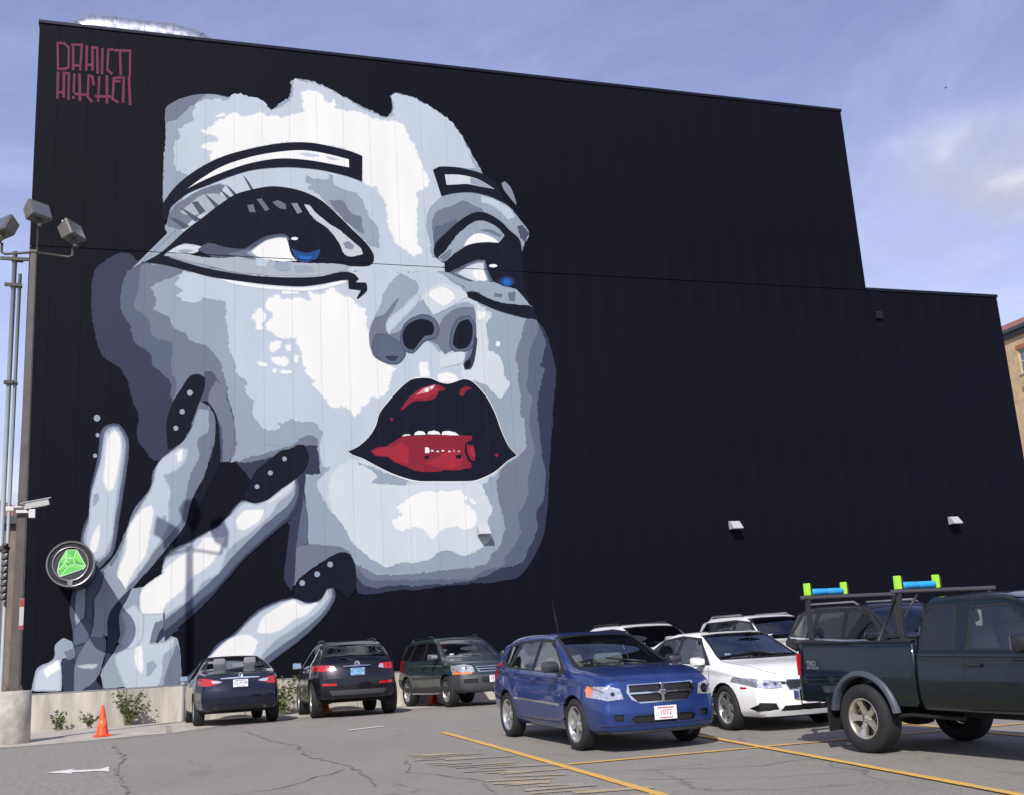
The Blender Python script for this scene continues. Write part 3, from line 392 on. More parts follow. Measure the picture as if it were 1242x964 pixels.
('painted_nail#3',4,0,'3.98,3.36 3.96,3.30 3.90,3.28 3.85,3.30 3.83,3.36 3.85,3.42 3.91,3.44 3.96,3.41'),
('painted_nail#4',4,0,'-1.29,7.84 -1.32,7.78 -1.38,7.75 -1.44,7.78 -1.46,7.84 -1.44,7.91 -1.38,7.94 -1.32,7.91'),
('painted_nail#4',4,0,'-1.30,7.39 -1.31,7.35 -1.35,7.33 -1.39,7.35 -1.40,7.39 -1.39,7.43 -1.35,7.45 -1.32,7.43'),
('painted_nail#4',4,0,'-1.35,6.84 -1.36,6.80 -1.40,6.78 -1.44,6.80 -1.45,6.84 -1.44,6.88 -1.40,6.90 -1.36,6.88'),
('painted_signature','sig',0,'-2.74,18.73 -2.70,17.86 -2.64,17.87 -2.68,18.74'),
('painted_signature','sig',0,'-2.73,18.66 -2.51,18.68 -2.51,18.75 -2.73,18.74'),
('painted_signature','sig',0,'-2.58,18.70 -2.41,18.55 -2.37,18.61 -2.54,18.76'),
('painted_signature','sig',0,'-2.44,18.62 -2.43,17.95 -2.37,17.96 -2.38,18.63'),
('painted_signature','sig',0,'-2.39,18.03 -2.53,17.92 -2.49,17.86 -2.36,17.97'),
('painted_signature','sig',0,'-2.46,17.95 -2.70,17.93 -2.70,17.85 -2.46,17.87'),
('painted_signature','sig',0,'-2.33,18.73 -2.31,17.89 -2.24,17.90 -2.27,18.73'),
('painted_signature','sig',0,'-2.35,18.66 -2.04,18.69 -2.04,18.76 -2.35,18.74'),
('painted_signature','sig',0,'-2.10,18.75 -2.12,17.90 -2.06,17.90 -2.04,18.76'),
('painted_signature','sig',0,'-2.30,18.00 -2.07,18.03 -2.07,18.11 -2.31,18.08'),
('painted_signature','sig',0,'-1.97,18.72 -1.96,17.92 -1.90,17.92 -1.90,18.72'),
('painted_signature','sig',0,'-1.96,18.07 -1.74,18.08 -1.74,18.16 -1.96,18.15'),
('painted_signature','sig',0,'-1.82,18.70 -1.80,17.94 -1.73,17.94 -1.75,18.71'),
('painted_signature','sig',0,'-1.81,18.64 -1.64,18.64 -1.63,18.72 -1.81,18.72'),
('painted_signature','sig',0,'-1.69,18.70 -1.66,17.86 -1.59,17.87 -1.63,18.71'),
('painted_signature','sig',0,'-1.55,18.69 -1.54,17.85 -1.48,17.86 -1.48,18.70'),
('painted_signature','sig',0,'-1.23,18.73 -1.39,18.69 -1.38,18.61 -1.22,18.65'),
('painted_signature','sig',0,'-1.39,18.68 -1.40,17.98 -1.34,17.99 -1.33,18.69'),
('painted_signature','sig',0,'-1.41,18.00 -1.25,17.86 -1.21,17.93 -1.37,18.07'),
('painted_signature','sig',0,'-1.08,18.69 -1.04,17.88 -0.97,17.89 -1.01,18.70'),
('painted_signature','sig',0,'-1.21,18.62 -0.74,18.66 -0.74,18.74 -1.21,18.70'),
('painted_signature','sig',0,'-0.80,18.73 -0.79,17.88 -0.73,17.89 -0.74,18.74'),
('painted_signature','sig',0,'-2.70,17.81 -2.69,16.97 -2.63,16.97 -2.63,17.81'),
('painted_signature','sig',0,'-2.69,17.13 -2.46,17.14 -2.46,17.22 -2.69,17.21'),
('painted_signature','sig',0,'-2.55,17.82 -2.53,17.01 -2.46,17.02 -2.48,17.83'),
('painted_signature','sig',0,'-2.54,17.75 -2.36,17.74 -2.35,17.82 -2.54,17.83'),
('painted_signature','sig',0,'-2.41,17.81 -2.40,16.96 -2.34,16.96 -2.35,17.82'),
('painted_signature','sig',0,'-2.27,17.80 -2.27,17.19 -2.21,17.19 -2.21,17.80'),
('painted_signature','sig',0,'-2.14,17.81 -2.10,16.96 -2.03,16.97 -2.07,17.82'),
('painted_signature','sig',0,'-2.22,17.13 -1.90,17.13 -1.90,17.21 -2.22,17.20'),
('painted_signature','sig',0,'-1.69,17.49 -1.73,17.79 -1.80,17.77 -1.75,17.47'),
('painted_signature','sig',0,'-1.72,17.78 -1.87,17.83 -1.89,17.76 -1.74,17.71'),
('painted_signature','sig',0,'-1.89,17.81 -1.90,17.08 -1.84,17.09 -1.83,17.82'),
('painted_signature','sig',0,'-1.91,17.11 -1.77,16.93 -1.72,16.99 -1.86,17.16'),
('painted_signature','sig',0,'-1.61,17.79 -1.62,16.98 -1.56,16.99 -1.55,17.79'),
('painted_signature','sig',0,'-1.68,17.11 -1.25,17.14 -1.25,17.22 -1.68,17.19'),
('painted_signature','sig',0,'-1.41,17.84 -1.39,16.95 -1.32,16.96 -1.34,17.85'),
('painted_signature','sig',0,'-0.98,17.86 -1.22,17.81 -1.21,17.73 -0.97,17.78'),
('painted_signature','sig',0,'-1.22,17.80 -1.24,17.08 -1.18,17.08 -1.15,17.81'),
('painted_signature','sig',0,'-1.25,17.09 -1.06,16.99 -1.03,17.07 -1.22,17.16'),
('painted_signature','sig',0,'-1.21,17.63 -1.01,17.65 -1.01,17.73 -1.21,17.71'),
('painted_signature','sig',0,'-0.96,17.86 -0.96,17.02 -0.89,17.03 -0.89,17.87'),
('painted_signature','sig',0,'-0.82,17.88 -0.77,16.97 -0.70,16.98 -0.75,17.89'),
('painted_signature','sig',0,'-2.28,17.09 -2.21,17.09 -2.20,17.01 -2.27,17.01'),
]
# ------------------------------------------------------------------ ground
def asphalt_mat():
    m = bpy.data.materials.new('asphalt'); m.use_nodes = True; t = m.node_tree; b = t.nodes['Principled BSDF']; L = t.links.new
    def n(k, **kw):
        q = t.nodes.new(k)
        for a, v in kw.items(): setattr(q, a, v)
        return q
    def nz(scale, det=8, rough=.6, vec=None):
        q = n('ShaderNodeTexNoise'); q.inputs['Scale'].default_value = scale; q.inputs['Detail'].default_value = det; q.inputs['Roughness'].default_value = rough
        L(vec or c.outputs['Object'], q.inputs['Vector']); return q.outputs['Fac']
    def ramp(f, lo, hi, a=0., z=1.):
        q = n('ShaderNodeMapRange'); q.inputs[1].default_value = lo; q.inputs[2].default_value = hi; q.inputs[3].default_value = a; q.inputs[4].default_value = z; L(f, q.inputs[0]); return q.outputs[0]
    def mix(f, a, z, bt='MIX'):
        q = n('ShaderNodeMix', data_type='RGBA', blend_type=bt)
        for s, v in ((q.inputs[0], f), (q.inputs[6], a), (q.inputs[7], z)):
            if isinstance(v, float): s.default_value = v
            elif isinstance(v, tuple): s.default_value = (*v, 1)
            else: L(v, s)
        return q.outputs[2]
    c = n('ShaderNodeTexCoord')
    big = ramp(nz(0.35, 6), .35, .65); mid = ramp(nz(2.2, 8, .7), .3, .7); fine = nz(55, 4, .8); grain = nz(190, 2, .9)
    col = mix(big, (0.255, 0.238, 0.202), (0.325, 0.302, 0.256)); col = mix(mid, col, (0.290, 0.270, 0.230))
    col = mix(ramp(fine, .35, .7, 0., .55), col, (0.38, 0.352, 0.298)); col = mix(ramp(grain, .45, .62, 0., .75), col, (0.085, 0.083, 0.080))
    col = mix(ramp(nz(9, 6, .75), .52, .72, 0., .55), col, (0.165, 0.157, 0.142)); col = mix(ramp(nz(17, 5, .8), .58, .75, 0., .6), col, (0.34, 0.32, 0.285))
    col = mix(ramp(nz(30, 3, .8), .56, .66, 0., .65), col, (0.135, 0.127, 0.113)); col = mix(ramp(nz(38, 3, .8), .60, .68, 0., .6), col, (0.46, 0.43, 0.37))
    col = mix(ramp(nz(0.16, 5, .65), .45, .62, 0., .28), col, (0.19, 0.178, 0.155))
    # fine cracks: thin ridges of warped cells, only in worn zones
    wv = n('ShaderNodeTexNoise'); wv.inputs['Scale'].default_value = 1.6; wv.inputs['Detail'].default_value = 6; L(c.outputs['Object'], wv.inputs['Vector'])
    ad = n('ShaderNodeMixRGB', blend_type='LINEAR_LIGHT') if False else n('ShaderNodeVectorMath', operation='MULTIPLY_ADD')
    L(wv.outputs['Color'], ad.inputs[0]); ad.inputs[1].default_value = (.9, .9, 0); L(c.outputs['Object'], ad.inputs[2])
    vo = n('ShaderNodeTexVoronoi', feature='DISTANCE_TO_EDGE'); vo.inputs['Scale'].default_value = 0.42; L(ad.outputs[0], vo.inputs['Vector'])
    crack = ramp(vo.outputs['Distance'], 0.0, 0.010, .45, 0.); zone = ramp(nz(0.22, 4), .46, .56)
    vo2 = n('ShaderNodeTexVoronoi', feature='DISTANCE_TO_EDGE'); vo2.inputs['Scale'].default_value = 1.3; L(ad.outputs[0], vo2.inputs['Vector'])
    crack2 = ramp(vo2.outputs['Distance'], 0.0, 0.016, .4, 0.); zone2 = ramp(nz(0.5, 4), .54, .62)
    def mul(a, z):
        q = n('ShaderNodeMath', operation='MULTIPLY'); L(a, q.inputs[0]); L(z, q.inputs[1]); return q.outputs[0]
    col = mix(mul(crack, zone), col, (0.045, 0.044, 0.043)); col = mix(mul(crack2, zone2), col, (0.06, 0.058, 0.056))
    oil = ramp(nz(0.9, 5), .60, .75, 0., .25); col = mix(oil, col, (0.085, 0.082, 0.080))
    L(col, b.inputs['Base Color']); b.inputs['Roughness'].default_value = 0.88; b.inputs['Specular IOR Level'].default_value = .3
    bp = n('ShaderNodeBump'); bp.inputs['Strength'].default_value = .55; bp.inputs['Distance'].default_value = .012; L(grain, bp.inputs['Height']); L(bp.outputs[0], b.inputs['Normal'])
    return m
ASPHALT = asphalt_mat()
def sheet(name, x0, x1, y0, y1, dz, m, nx=1, ny=None):
    """sheet that follows the lot's gentle fall"""
    ys = [y0+(y1-y0)*i/(ny or max(1, int((y1-y0)/0.8))) for i in range((ny or max(1, int((y1-y0)/0.8)))+1)]
    bm = bmesh.new(); rows = [[bm.verts.new((x0+(x1-x0)*k/nx, y, zg(y)+dz)) for k in range(nx+1)] for y in ys]
    for A, B in zip(rows, rows[1:]):
        for k in range(nx): bm.faces.new((A[k], A[k+1], B[k+1], B[k]))
    return obj(name, bm, None, m)
bm = bmesh.new()
ys = [-900, -200, -60]+[-26+i*0.8 for i in range(76)]+[60, 200, 900]
rows = [[bm.verts.new((x, y, zg(max(y, -26)))) for x in (-900, -60, -20, 0, 10, 20, 60, 900)] for y in ys]
for A, B in zip(rows, rows[1:]):
    for k in range(7): bm.faces.new((A[k], A[k+1], B[k+1], B[k]))
tag(smooth(obj('ground', bm, None, ASPHALT)), kind='structure')

def poly_sheet(name, pts, dz, m, jag=0.0, step=0.35, seed=1):
    """flat-lying polygon draped on the lot; jag roughens its outline"""
    rnd = random.Random(seed); out = []
    for (ax, ay), (bx, by) in zip(pts, pts[1:]+pts[:1]):
        L = math.hypot(bx-ax, by-ay); n = max(1, int(L/step))
        for i in range(n):
            t = i/n; j = jag if i else jag*.3
            out.append((ax+(bx-ax)*t+rnd.uniform(-j, j), ay+(by-ay)*t+rnd.uniform(-j, j)))
    bm = bmesh.new(); bm.faces.new([bm.verts.new((x, y, 0)) for x, y in out])
    bmesh.ops.triangulate(bm, faces=bm.faces)
    lo, hi = min(p[1] for p in out), max(p[1] for p in out); y = lo+.7
    while y < hi:
        bmesh.ops.bisect_plane(bm, geom=bm.verts[:]+bm.edges[:]+bm.faces[:], plane_co=(0, y, 0), plane_no=(0, 1, 0)); y += .7
    for v in bm.verts: v.co.z = zg(v.co.y)+dz
    for f in bm.faces:
        f.normal_update()
        if f.normal.z < 0: f.normal_flip()
    return obj(name, bm, None, m)
CONC = mat('pavement_concrete', (0.40, 0.365, 0.31), .9, var=.25, scale=2.2, bump=.3, bscale=60)
tag(poly_sheet('pavement', [(-14, 23.0), (-2.1, 23.1), (-.7, 23.5), (.6, 23.95), (1.6, 25.3), (3.2, 26.2), (5.2, 26.6), (9.5, 27.6), (9.5, 30.38), (-14, 30.38)], .006, CONC, .05, .4), kind='structure')
PATCH = mat('dark_asphalt_patch', (0.235, 0.221, 0.19), .9, var=.28, scale=14, bump=.4, bscale=150)
tag(poly_sheet('asphalt_patch', [(-9, 9.0), (-.35, 9.0), (-.15, 12), (-.2, 14), (-.42, 17), (-.3, 18.6), (-.55, 21.2), (-.6, 22.9), (-9, 22.6)], .004, PATCH, .035, .25, 3), kind='structure')
# tar-filled joints and long cracks in the lot
TAR = mat('tar_seal', (0.185, 0.176, 0.162), .8, var=.3, scale=8)
def crack(pts, w, seed):
    rnd = random.Random(seed); P = []
    for (ax, ay), (bx, by) in zip(pts, pts[1:]):
        n = max(2, int(math.hypot(bx-ax, by-ay)/.22))
        for i in range(n): P.append((ax+(bx-ax)*i/n+rnd.uniform(-.05, .05), ay+(by-ay)*i/n+rnd.uniform(-.05, .05)))
    bm = bmesh.new(); prev = None
    for i, (x, y) in enumerate(P):
        a = P[max(i-1, 0)]; c = P[min(i+1, len(P)-1)]; d = Vector((c[0]-a[0], c[1]-a[1])).normalized(); k = w*rnd.uniform(.35, 1.1)
        cur = [bm.verts.new((x-d.y*k, y+d.x*k, zg(y)+.009)), bm.verts.new((x+d.y*k, y-d.x*k, zg(y)+.009))]
        if prev: bm.faces.new((prev[0], prev[1], cur[1], cur[0]))
        prev = cur
    for f in bm.faces:
        f.normal_update()
        if f.normal.z < 0: f.normal_flip()
    tag(obj('tar_joint', bm, None, TAR), kind='structure')
crack([(1.8, 22.8), (1.95, 20.2), (2.25, 18.6), (2.15, 16.8), (2.5, 14.8), (2.4, 12.5)], .018, 1)
crack([(-.55, 21.2), (-.3, 18.6), (-.42, 17), (-.2, 14), (-.15, 12)], .028, 2)
crack([(2.4, 14.6), (1.3, 13.2), (-.1, 13.1), (-2.5, 12.6)], .012, 3)
crack([(3.3, 15.2), (3.0, 13.8), (3.5, 12.4), (3.2, 10.5)], .014, 4)
crack([(5.2, 12.0), (6.4, 11.5), (7.2, 11.7), (9, 11.2)], .010, 5)
crack([(4.9, 11.4), (6.1, 10.6), (7.6, 10.4)], .008, 6)

# painted markings
def paint_mat(name, col, wear):
    m = bpy.data.materials.new(name); m.use_nodes = True; t = m.node_tree; b = t.nodes['Principled BSDF']; L = t.links.new
    c = t.nodes.new('ShaderNodeTexCoord'); n = t.nodes.new('ShaderNodeTexNoise'); n.inputs['Scale'].default_value = 26; n.inputs['Detail'].default_value = 8; n.inputs['Roughness'].default_value = .75
    n2 = t.nodes.new('ShaderNodeTexNoise'); n2.inputs['Scale'].default_value = 1.6; n2.inputs['Detail'].default_value = 3
    L(c.outputs['Object'], n.inputs['Vector']); L(c.outputs['Object'], n2.inputs['Vector'])
    a = t.nodes.new('ShaderNodeMath'); a.operation = 'MULTIPLY_ADD'; L(n2.outputs['Fac'], a.inputs[0]); a.inputs[1].default_value = .5; L(n.outputs['Fac'], a.inputs[2])
    r = t.nodes.new('ShaderNodeMapRange'); r.inputs[1].default_value = wear; r.inputs[2].default_value = wear+.12; L(a.outputs[0], r.inputs[0])
    x = t.nodes.new('ShaderNodeMix'); x.data_type = 'RGBA'; x.inputs[6].default_value = (*col, 1); x.inputs[7].default_value = (.255, .24, .207, 1)
    L(r.outputs[0], x.inputs[0]); L(x.outputs[2], b.inputs['Base Color']); b.inputs['Roughness'].default_value = .75
    return m
YEL = paint_mat('yellow_line_paint', (0.62, 0.36, 0.075), .79); YELW = paint_mat('worn_yellow_paint', (0.46, 0.34, 0.17), .64)
WHP = paint_mat('white_line_paint', (0.66, 0.65, 0.60), .84)
def line(name, ax, ay, bx, by, w, m, dz=.010):
    d = Vector((bx-ax, by-ay)).normalized(); n = Vector((-d.y, d.x))*w/2
    return tag(poly_sheet(name, [(ax+n.x, ay+n.y), (bx+n.x, by+n.y), (bx-n.x, by-n.y), (ax-n.x, ay-n.y)], dz, m, .006, .15, int(abs(ax*31+ay*7))), kind='structure')
line('parking_line', 4.70, 18.8, 4.66, 5.0, .115, YEL)
line('parking_line', 7.50, 15.6, 7.02, 5.0, .115, YEL, .014)
line('parking_line', 4.78, 13.07, 8.5, 13.04, .10, YEL)
line('parking_line', 8.5, 13.04, 18.0, 12.9, .10, YEL)
line('parking_line', 10.45, 18.3, 10.3, 5.0, .11, YEL)
line('parking_line', .45, 27.2, .42, 24.1, .11, YELW, .012)
line('parking_line', 3.1, 27.8, 3.05, 25.9, .11, YELW, .012)
line('white_marking', 3.45, 20.85, 4.2, 21.2, .12, WHP)
hr = random.Random(11)
for k in range(24):                                    # faded hatching beside the yellow line
    y = 15.6-k*.235; x = 3.30+k*.022+hr.uniform(-.1, .3)
    line('worn_hatching', x, y, x+hr.uniform(.35, .9), y-hr.uniform(.05, .3), hr.uniform(.07, .20), YELW, .008)
tag(poly_sheet('arrow_marking', [(-1.32, 17.32), (-.95, 17.52), (-.98, 17.33), (-.62, 17.18), (-.50, 17.42), (-.47, 16.72), (-.62, 16.92), (-.98, 17.05), (-.95, 16.85)], .012, WHP, .006, .1), kind='structure')

# ------------------------------------------------------------------ painted building
def on_wall(r, g, b, k=1/1.39): return tuple(v*k*q for v, q in zip(srgb(r, g, b), (.94, .93, .82)))
TONES = {0: on_wall(25, 27, 45), 1: on_wall(44, 50, 80), 1.5: on_wall(72, 80, 108), 2: on_wall(88, 99, 128), 2.5: on_wall(102, 112, 138), 3: on_wall(112, 120, 146), 3.5: on_wall(132, 141, 164),
         4: on_wall(152, 165, 190), 4.5: on_wall(172, 180, 198), 5: on_wall(193, 205, 228), 5.5: on_wall(200, 203, 218), 6: on_wall(208, 218, 235), 6.5: on_wall(228, 224, 236), 7: on_wall(243, 244, 251),
         'red': on_wall(138, 20, 48), 'red2': on_wall(165, 32, 54), 'pink': on_wall(215, 140, 160), 'blue0': on_wall(14, 40, 84), 'blue': on_wall(10, 70, 140), 'blue2': on_wall(18, 105, 200), 'sig': on_wall(112, 36, 68)}
def paint(tone):
    """wall paint; a hair-fine darker line where it bridges the joint between two panels"""
    name = 'wall_paint_%s' % str(tone).replace('.', '_')
    if name in MATS: return MATS[name]
    m = mat(name, TONES[tone], .62 if tone == 0 else .66, var=.05, scale=1.2, bump=.06, bscale=40, rvar=.06, spec=.07 if tone == 0 else .25, stretch=(1, 1, .25))
    t = m.node_tree; b = t.nodes['Principled BSDF']; src = b.inputs['Base Color'].links[0].from_socket
    def mth(op, a, v):
        q = t.nodes.new('ShaderNodeMath'); q.operation = op
        t.links.new(a, q.inputs[0]); q.inputs[1].default_value = v; return q.outputs[0]
    c = t.nodes.new('ShaderNodeTexCoord'); sx = t.nodes.new('ShaderNodeSeparateXYZ'); t.links.new(c.outputs['Object'], sx.inputs[0])
    fr = mth('FRACT', mth('DIVIDE', mth('ADD', sx.outputs[0], 40*.80-6.143+.40), .80), 0)
    dist = mth('ABSOLUTE', mth('SUBTRACT', fr, .5), 0); line_ = mth('LESS_THAN', dist, .0032/.80)
    x = t.nodes.new('ShaderNodeMix'); x.data_type = 'RGBA'; t.links.new(mth('MULTIPLY', line_, .62), x.inputs[0]); t.links.new(src, x.inputs[6]); x.inputs[7].default_value = (.03, .03, .04, 1)
    t.links.new(x.outputs[2], b.inputs['Base Color']); return m
BLK = mat('black_wall_paint', (0.0036, 0.0037, 0.0078), .62, var=.38, scale=.6, bump=.04, bscale=22, rvar=.06, spec=.07, stretch=(1, 1, .18))
DARKGAP = mat('dark_wall_core', (0.004, 0.004, 0.005), .9)  # near-black core behind the panels, visible in their joints
bld = empty('building', (0, WALL_Y, 0))
tag(bld, 'huge windowless black building with a woman\'s face and hand painted on its wall', 'building')
XL, XM, XR, ZB, ZM, ZT, PW = -3.20, 23.13, 28.58, 0.905, 12.57, 19.27, 0.80
bm = bmesh.new(); box(bm, XL+.04, XM-.04, .062, 24, ZM-.5, ZT-.05); obj('upper_core', bm, bld, DARKGAP)
bm = bmesh.new(); box(bm, XL+.04, XR-.04, .062, 24, 0.1, ZM-.06); obj('lower_core', bm, bld, DARKGAP)
seams = [6.143+PW*k for k in range(-11, 30)]
def tier(x0, x1, z0, z1):
    xs = [x0]+[s for s in seams if x0+.12 < s < x1-.12]+[x1]
    cache = {}
    for a, b in zip(xs, xs[1:]):
        w = round(b-a, 4)
        if (w, z0) not in cache:
            bm = bmesh.new(); box(bm, .0015, w-.0015, 0, .05, z0, z1, .004); me = bpy.data.meshes.new('panel'); bm.to_mesh(me); bm.free(); me.materials.append(BLK); cache[(w, z0)] = me
        o = obj('panel', cache[(w, z0)], bld); o.location = (a, random.uniform(0, .0015), 0)
tier(XL, XM, ZM+.012, ZT); tier(XL, XR, ZB, ZM-.012)
CAPM = mat('dark_coping_metal', (0.012, 0.013, 0.022), .35, metal=.6, rvar=.1, scale=3)
bm = bmesh.new(); box(bm, XL-.03, XM+.03, -.035, .5, ZT+.002, ZT+.10, .01); obj('coping', bm, bld, CAPM)
bm = bmesh.new(); box(bm, XM+.003, XR+.03, -.035, .5, ZM-.012, ZM+.09, .01); obj('coping', bm, bld, CAPM)
bm = bmesh.new(); box(bm, XL-.02, XR+.02, -.025, .04, ZB-.035, ZB-.003, .004); obj('drip_flashing', bm, bld, mat('grey_flashing', (.23, .23, .25), .5, metal=.5))
# concrete footing wall in cast lengths
FOOT = mat('weathered_concrete', (0.375, 0.345, 0.295), .92, var=.5, scale=1.1, bump=.35, bscale=35, stretch=(1.6, 1, .35))
x = XL-6
while x < XR+.5:
    bm = bmesh.new(); w = 2.9
    box(bm, x+.006, min(x+w, XR+.5)-.006, -.09, .30, -.3, ZB-.04, .012); obj('footing_block', bm, bld, FOOT); x += w

# mural: every painted field is a thin skin of paint on the panels
def spline(pts, closed=True):
    out = []; n = len(pts)
    for i in range(n):
        p0, p1, p2, p3 = (Vector(pts[(i+k-1) % n]) for k in range(4))
        def corner(a, b, c):
            u, v = b-a, c-b
            return u.length < 1e-6 or v.length < 1e-6 or u.angle(v) > R(62)
        L = (p2-p1).length; m = max(1, min(6, int(L/.10)))
        t1 = (p2-p0)*.5 if not corner(p0, p1, p2) else (p2-p1)*.6
        t2 = (p3-p1)*.5 if not corner(p1, p2, p3) else (p2-p1)*.6
        if t1.length > L: t1 *= L/t1.length
        if t2.length > L: t2 *= L/t2.length
        for k in range(m):
            t = k/m; h1 = 2*t**3-3*t*t+1; h2 = t**3-2*t*t+t; h3 = -2*t**3+3*t*t; h4 = t**3-t*t
            q = p1*h1+t1*h2+p2*h3+t2*h4; out.append((q.x, q.y))
    return out
def ragged(pts, amp, rnd):
    out = []; n = len(pts)
    for i in range(n):
        a, b = Vector(pts[i]), Vector(pts[(i+1) % n]); L = (b-a).length
        if L < 1e-5: continue
        d = (b-a)/L; nn = Vector((-d.y, d.x)); m = max(1, int(L/.055))
        for k in range(m):
            q = a+(b-a)*(k/m)
            j = amp*(rnd.gauss(0, .8)+2.2*noise.noise((q.x*2.6, q.y*2.6, amp*50)))
            q = q+nn*j; out.append((q.x, max(q.y, ZB)))
    return out
def bbox(p):
    xs = [q[0] for q in p]; ys_ = [q[1] for q in p]; return min(xs), max(xs), min(ys_), max(ys_)
groups = {}; placed = []; rnd = random.Random(5)
HALF = {2: 1.5, 5: 4.5, 7: 6}
def grow(pts, r):
    """outline pushed outwards: the over-sprayed rim of a painted field"""
    n = len(pts); A = sum(pts[i][0]*pts[(i+1) % n][1]-pts[(i+1) % n][0]*pts[i][1] for i in range(n)); sg_ = 1 if A > 0 else -1; out_ = []
    for i in range(n):
        a, c = Vector(pts[i-1]), Vector(pts[(i+1) % n]); d = c-a
        if d.length < 1e-6: continue
        d.normalize(); out_.append((pts[i][0]+d.y*r*sg_, max(ZB, pts[i][1]-d.x*r*sg_)))
    return out_
def lay_paint(part, tone, pts):
    bb = bbox(pts); lev = 0
    for b2, l2 in placed:
        if bb[0] < b2[1] and b2[0] < bb[1] and bb[2] < b2[3] and b2[2] < bb[3]: lev = max(lev, l2+1)
    placed.append((bb, lev)); groups.setdefault(part, []).append((tone, pts, lev))
for part, tone, rag, s in MURAL:
    pts = [tuple(map(float, q.split(','))) for q in s.split()]
    if part != 'painted_signature': pts = spline(pts)
    if rag: pts = ragged(pts, rag, rnd)
    if (part in ('painted_hand', 'painted_nose') and tone in HALF) or (part == 'painted_face' and tone == 7): lay_paint(part, HALF[tone], grow(pts, .034))
    lay_paint(part, tone, pts)
for part, items in groups.items():
    tones = sorted({t for t, _, _ in items}, key=str); bm = bmesh.new()
    for tone, pts, lev in items:
        y = -.003-.0009*lev
        vv, _, ff, *_ = delaunay_2d_cdt([Vector(q) for q in pts], [(k, (k+1) % len(pts)) for k in range(len(pts))], [], 1, 1e-5)
        vs = [bm.verts.new((q.x, y, q.y)) for q in vv]
        for tri in ff:
            try: f = bm.faces.new([vs[k] for k in tri])
            except ValueError: continue
            f.material_index = tones.index(tone)
    cuts = [((ZM-.011, ZM+.011), (0, 0, 1), 2)]
    for (a, b), no, ax in cuts:
        for c in (a, b):
            bmesh.ops.bisect_plane(bm, geom=bm.verts[:]+bm.edges[:]+bm.faces[:], plane_co=(c, 0, 0) if ax == 0 else (0, 0, c), plane_no=no)
        bmesh.ops.delete(bm, geom=[f for f in bm.faces if a < f.calc_center_median()[ax] < b], context='FACES')
    for f in bm.faces:
        f.normal_update()
        if f.normal.y > 0: f.normal_flip()
    obj(part.split('#')[0], bm, bld, [paint(t) for t in tones])
# ------------------------------------------------------------------ vehicles
def pchip(pts):
    xs = [p[0] for p in pts]; ys = [p[1] for p in pts]; n = len(xs)
    if n == 1: return lambda x: ys[0]
    d = [(ys[i+1]-ys[i])/(xs[i+1]-xs[i]) for i in range(n-1)]; m = [d[0]]+[0]*(n-2)+[d[-1]]
    for i in range(1, n-1):
        if d[i-1]*d[i] > 0:
            h0, h1 = xs[i]-xs[i-1], xs[i+1]-xs[i]; w1, w2 = 2*h1+h0, h1+2*h0; m[i] = (w1+w2)/(w1/d[i-1]+w2/d[i])
    def f(x):
        if x <= xs[0]: return ys[0]
        if x >= xs[-1]: return ys[-1]
        i = 0
        while x > xs[i+1]: i += 1
        h = xs[i+1]-xs[i]; t = (x-xs[i])/h
        return ys[i]*(2*t**3-3*t*t+1)+h*m[i]*(t**3-2*t*t+t)+ys[i+1]*(-2*t**3+3*t*t)+h*m[i+1]*(t**3-t*t)
    return f
def inpoly(x, y, p):
    c = False; j = len(p)-1
    for i in range(len(p)):
        if (p[i][1] > y) != (p[j][1] > y) and x < (p[j][0]-p[i][0])*(y-p[i][1])/(p[j][1]-p[i][1])+p[i][0]: c = not c
        j = i
    return c
def sstep(t): t = max(0., min(1., t)); return t*t*(3-2*t)
def circle_poly(cx, cz, r, n=22, z0=None):
    return [(cx+r*math.cos(6.28318*k/n), cz+r*math.sin(6.28318*k/n)) for k in range(n)]
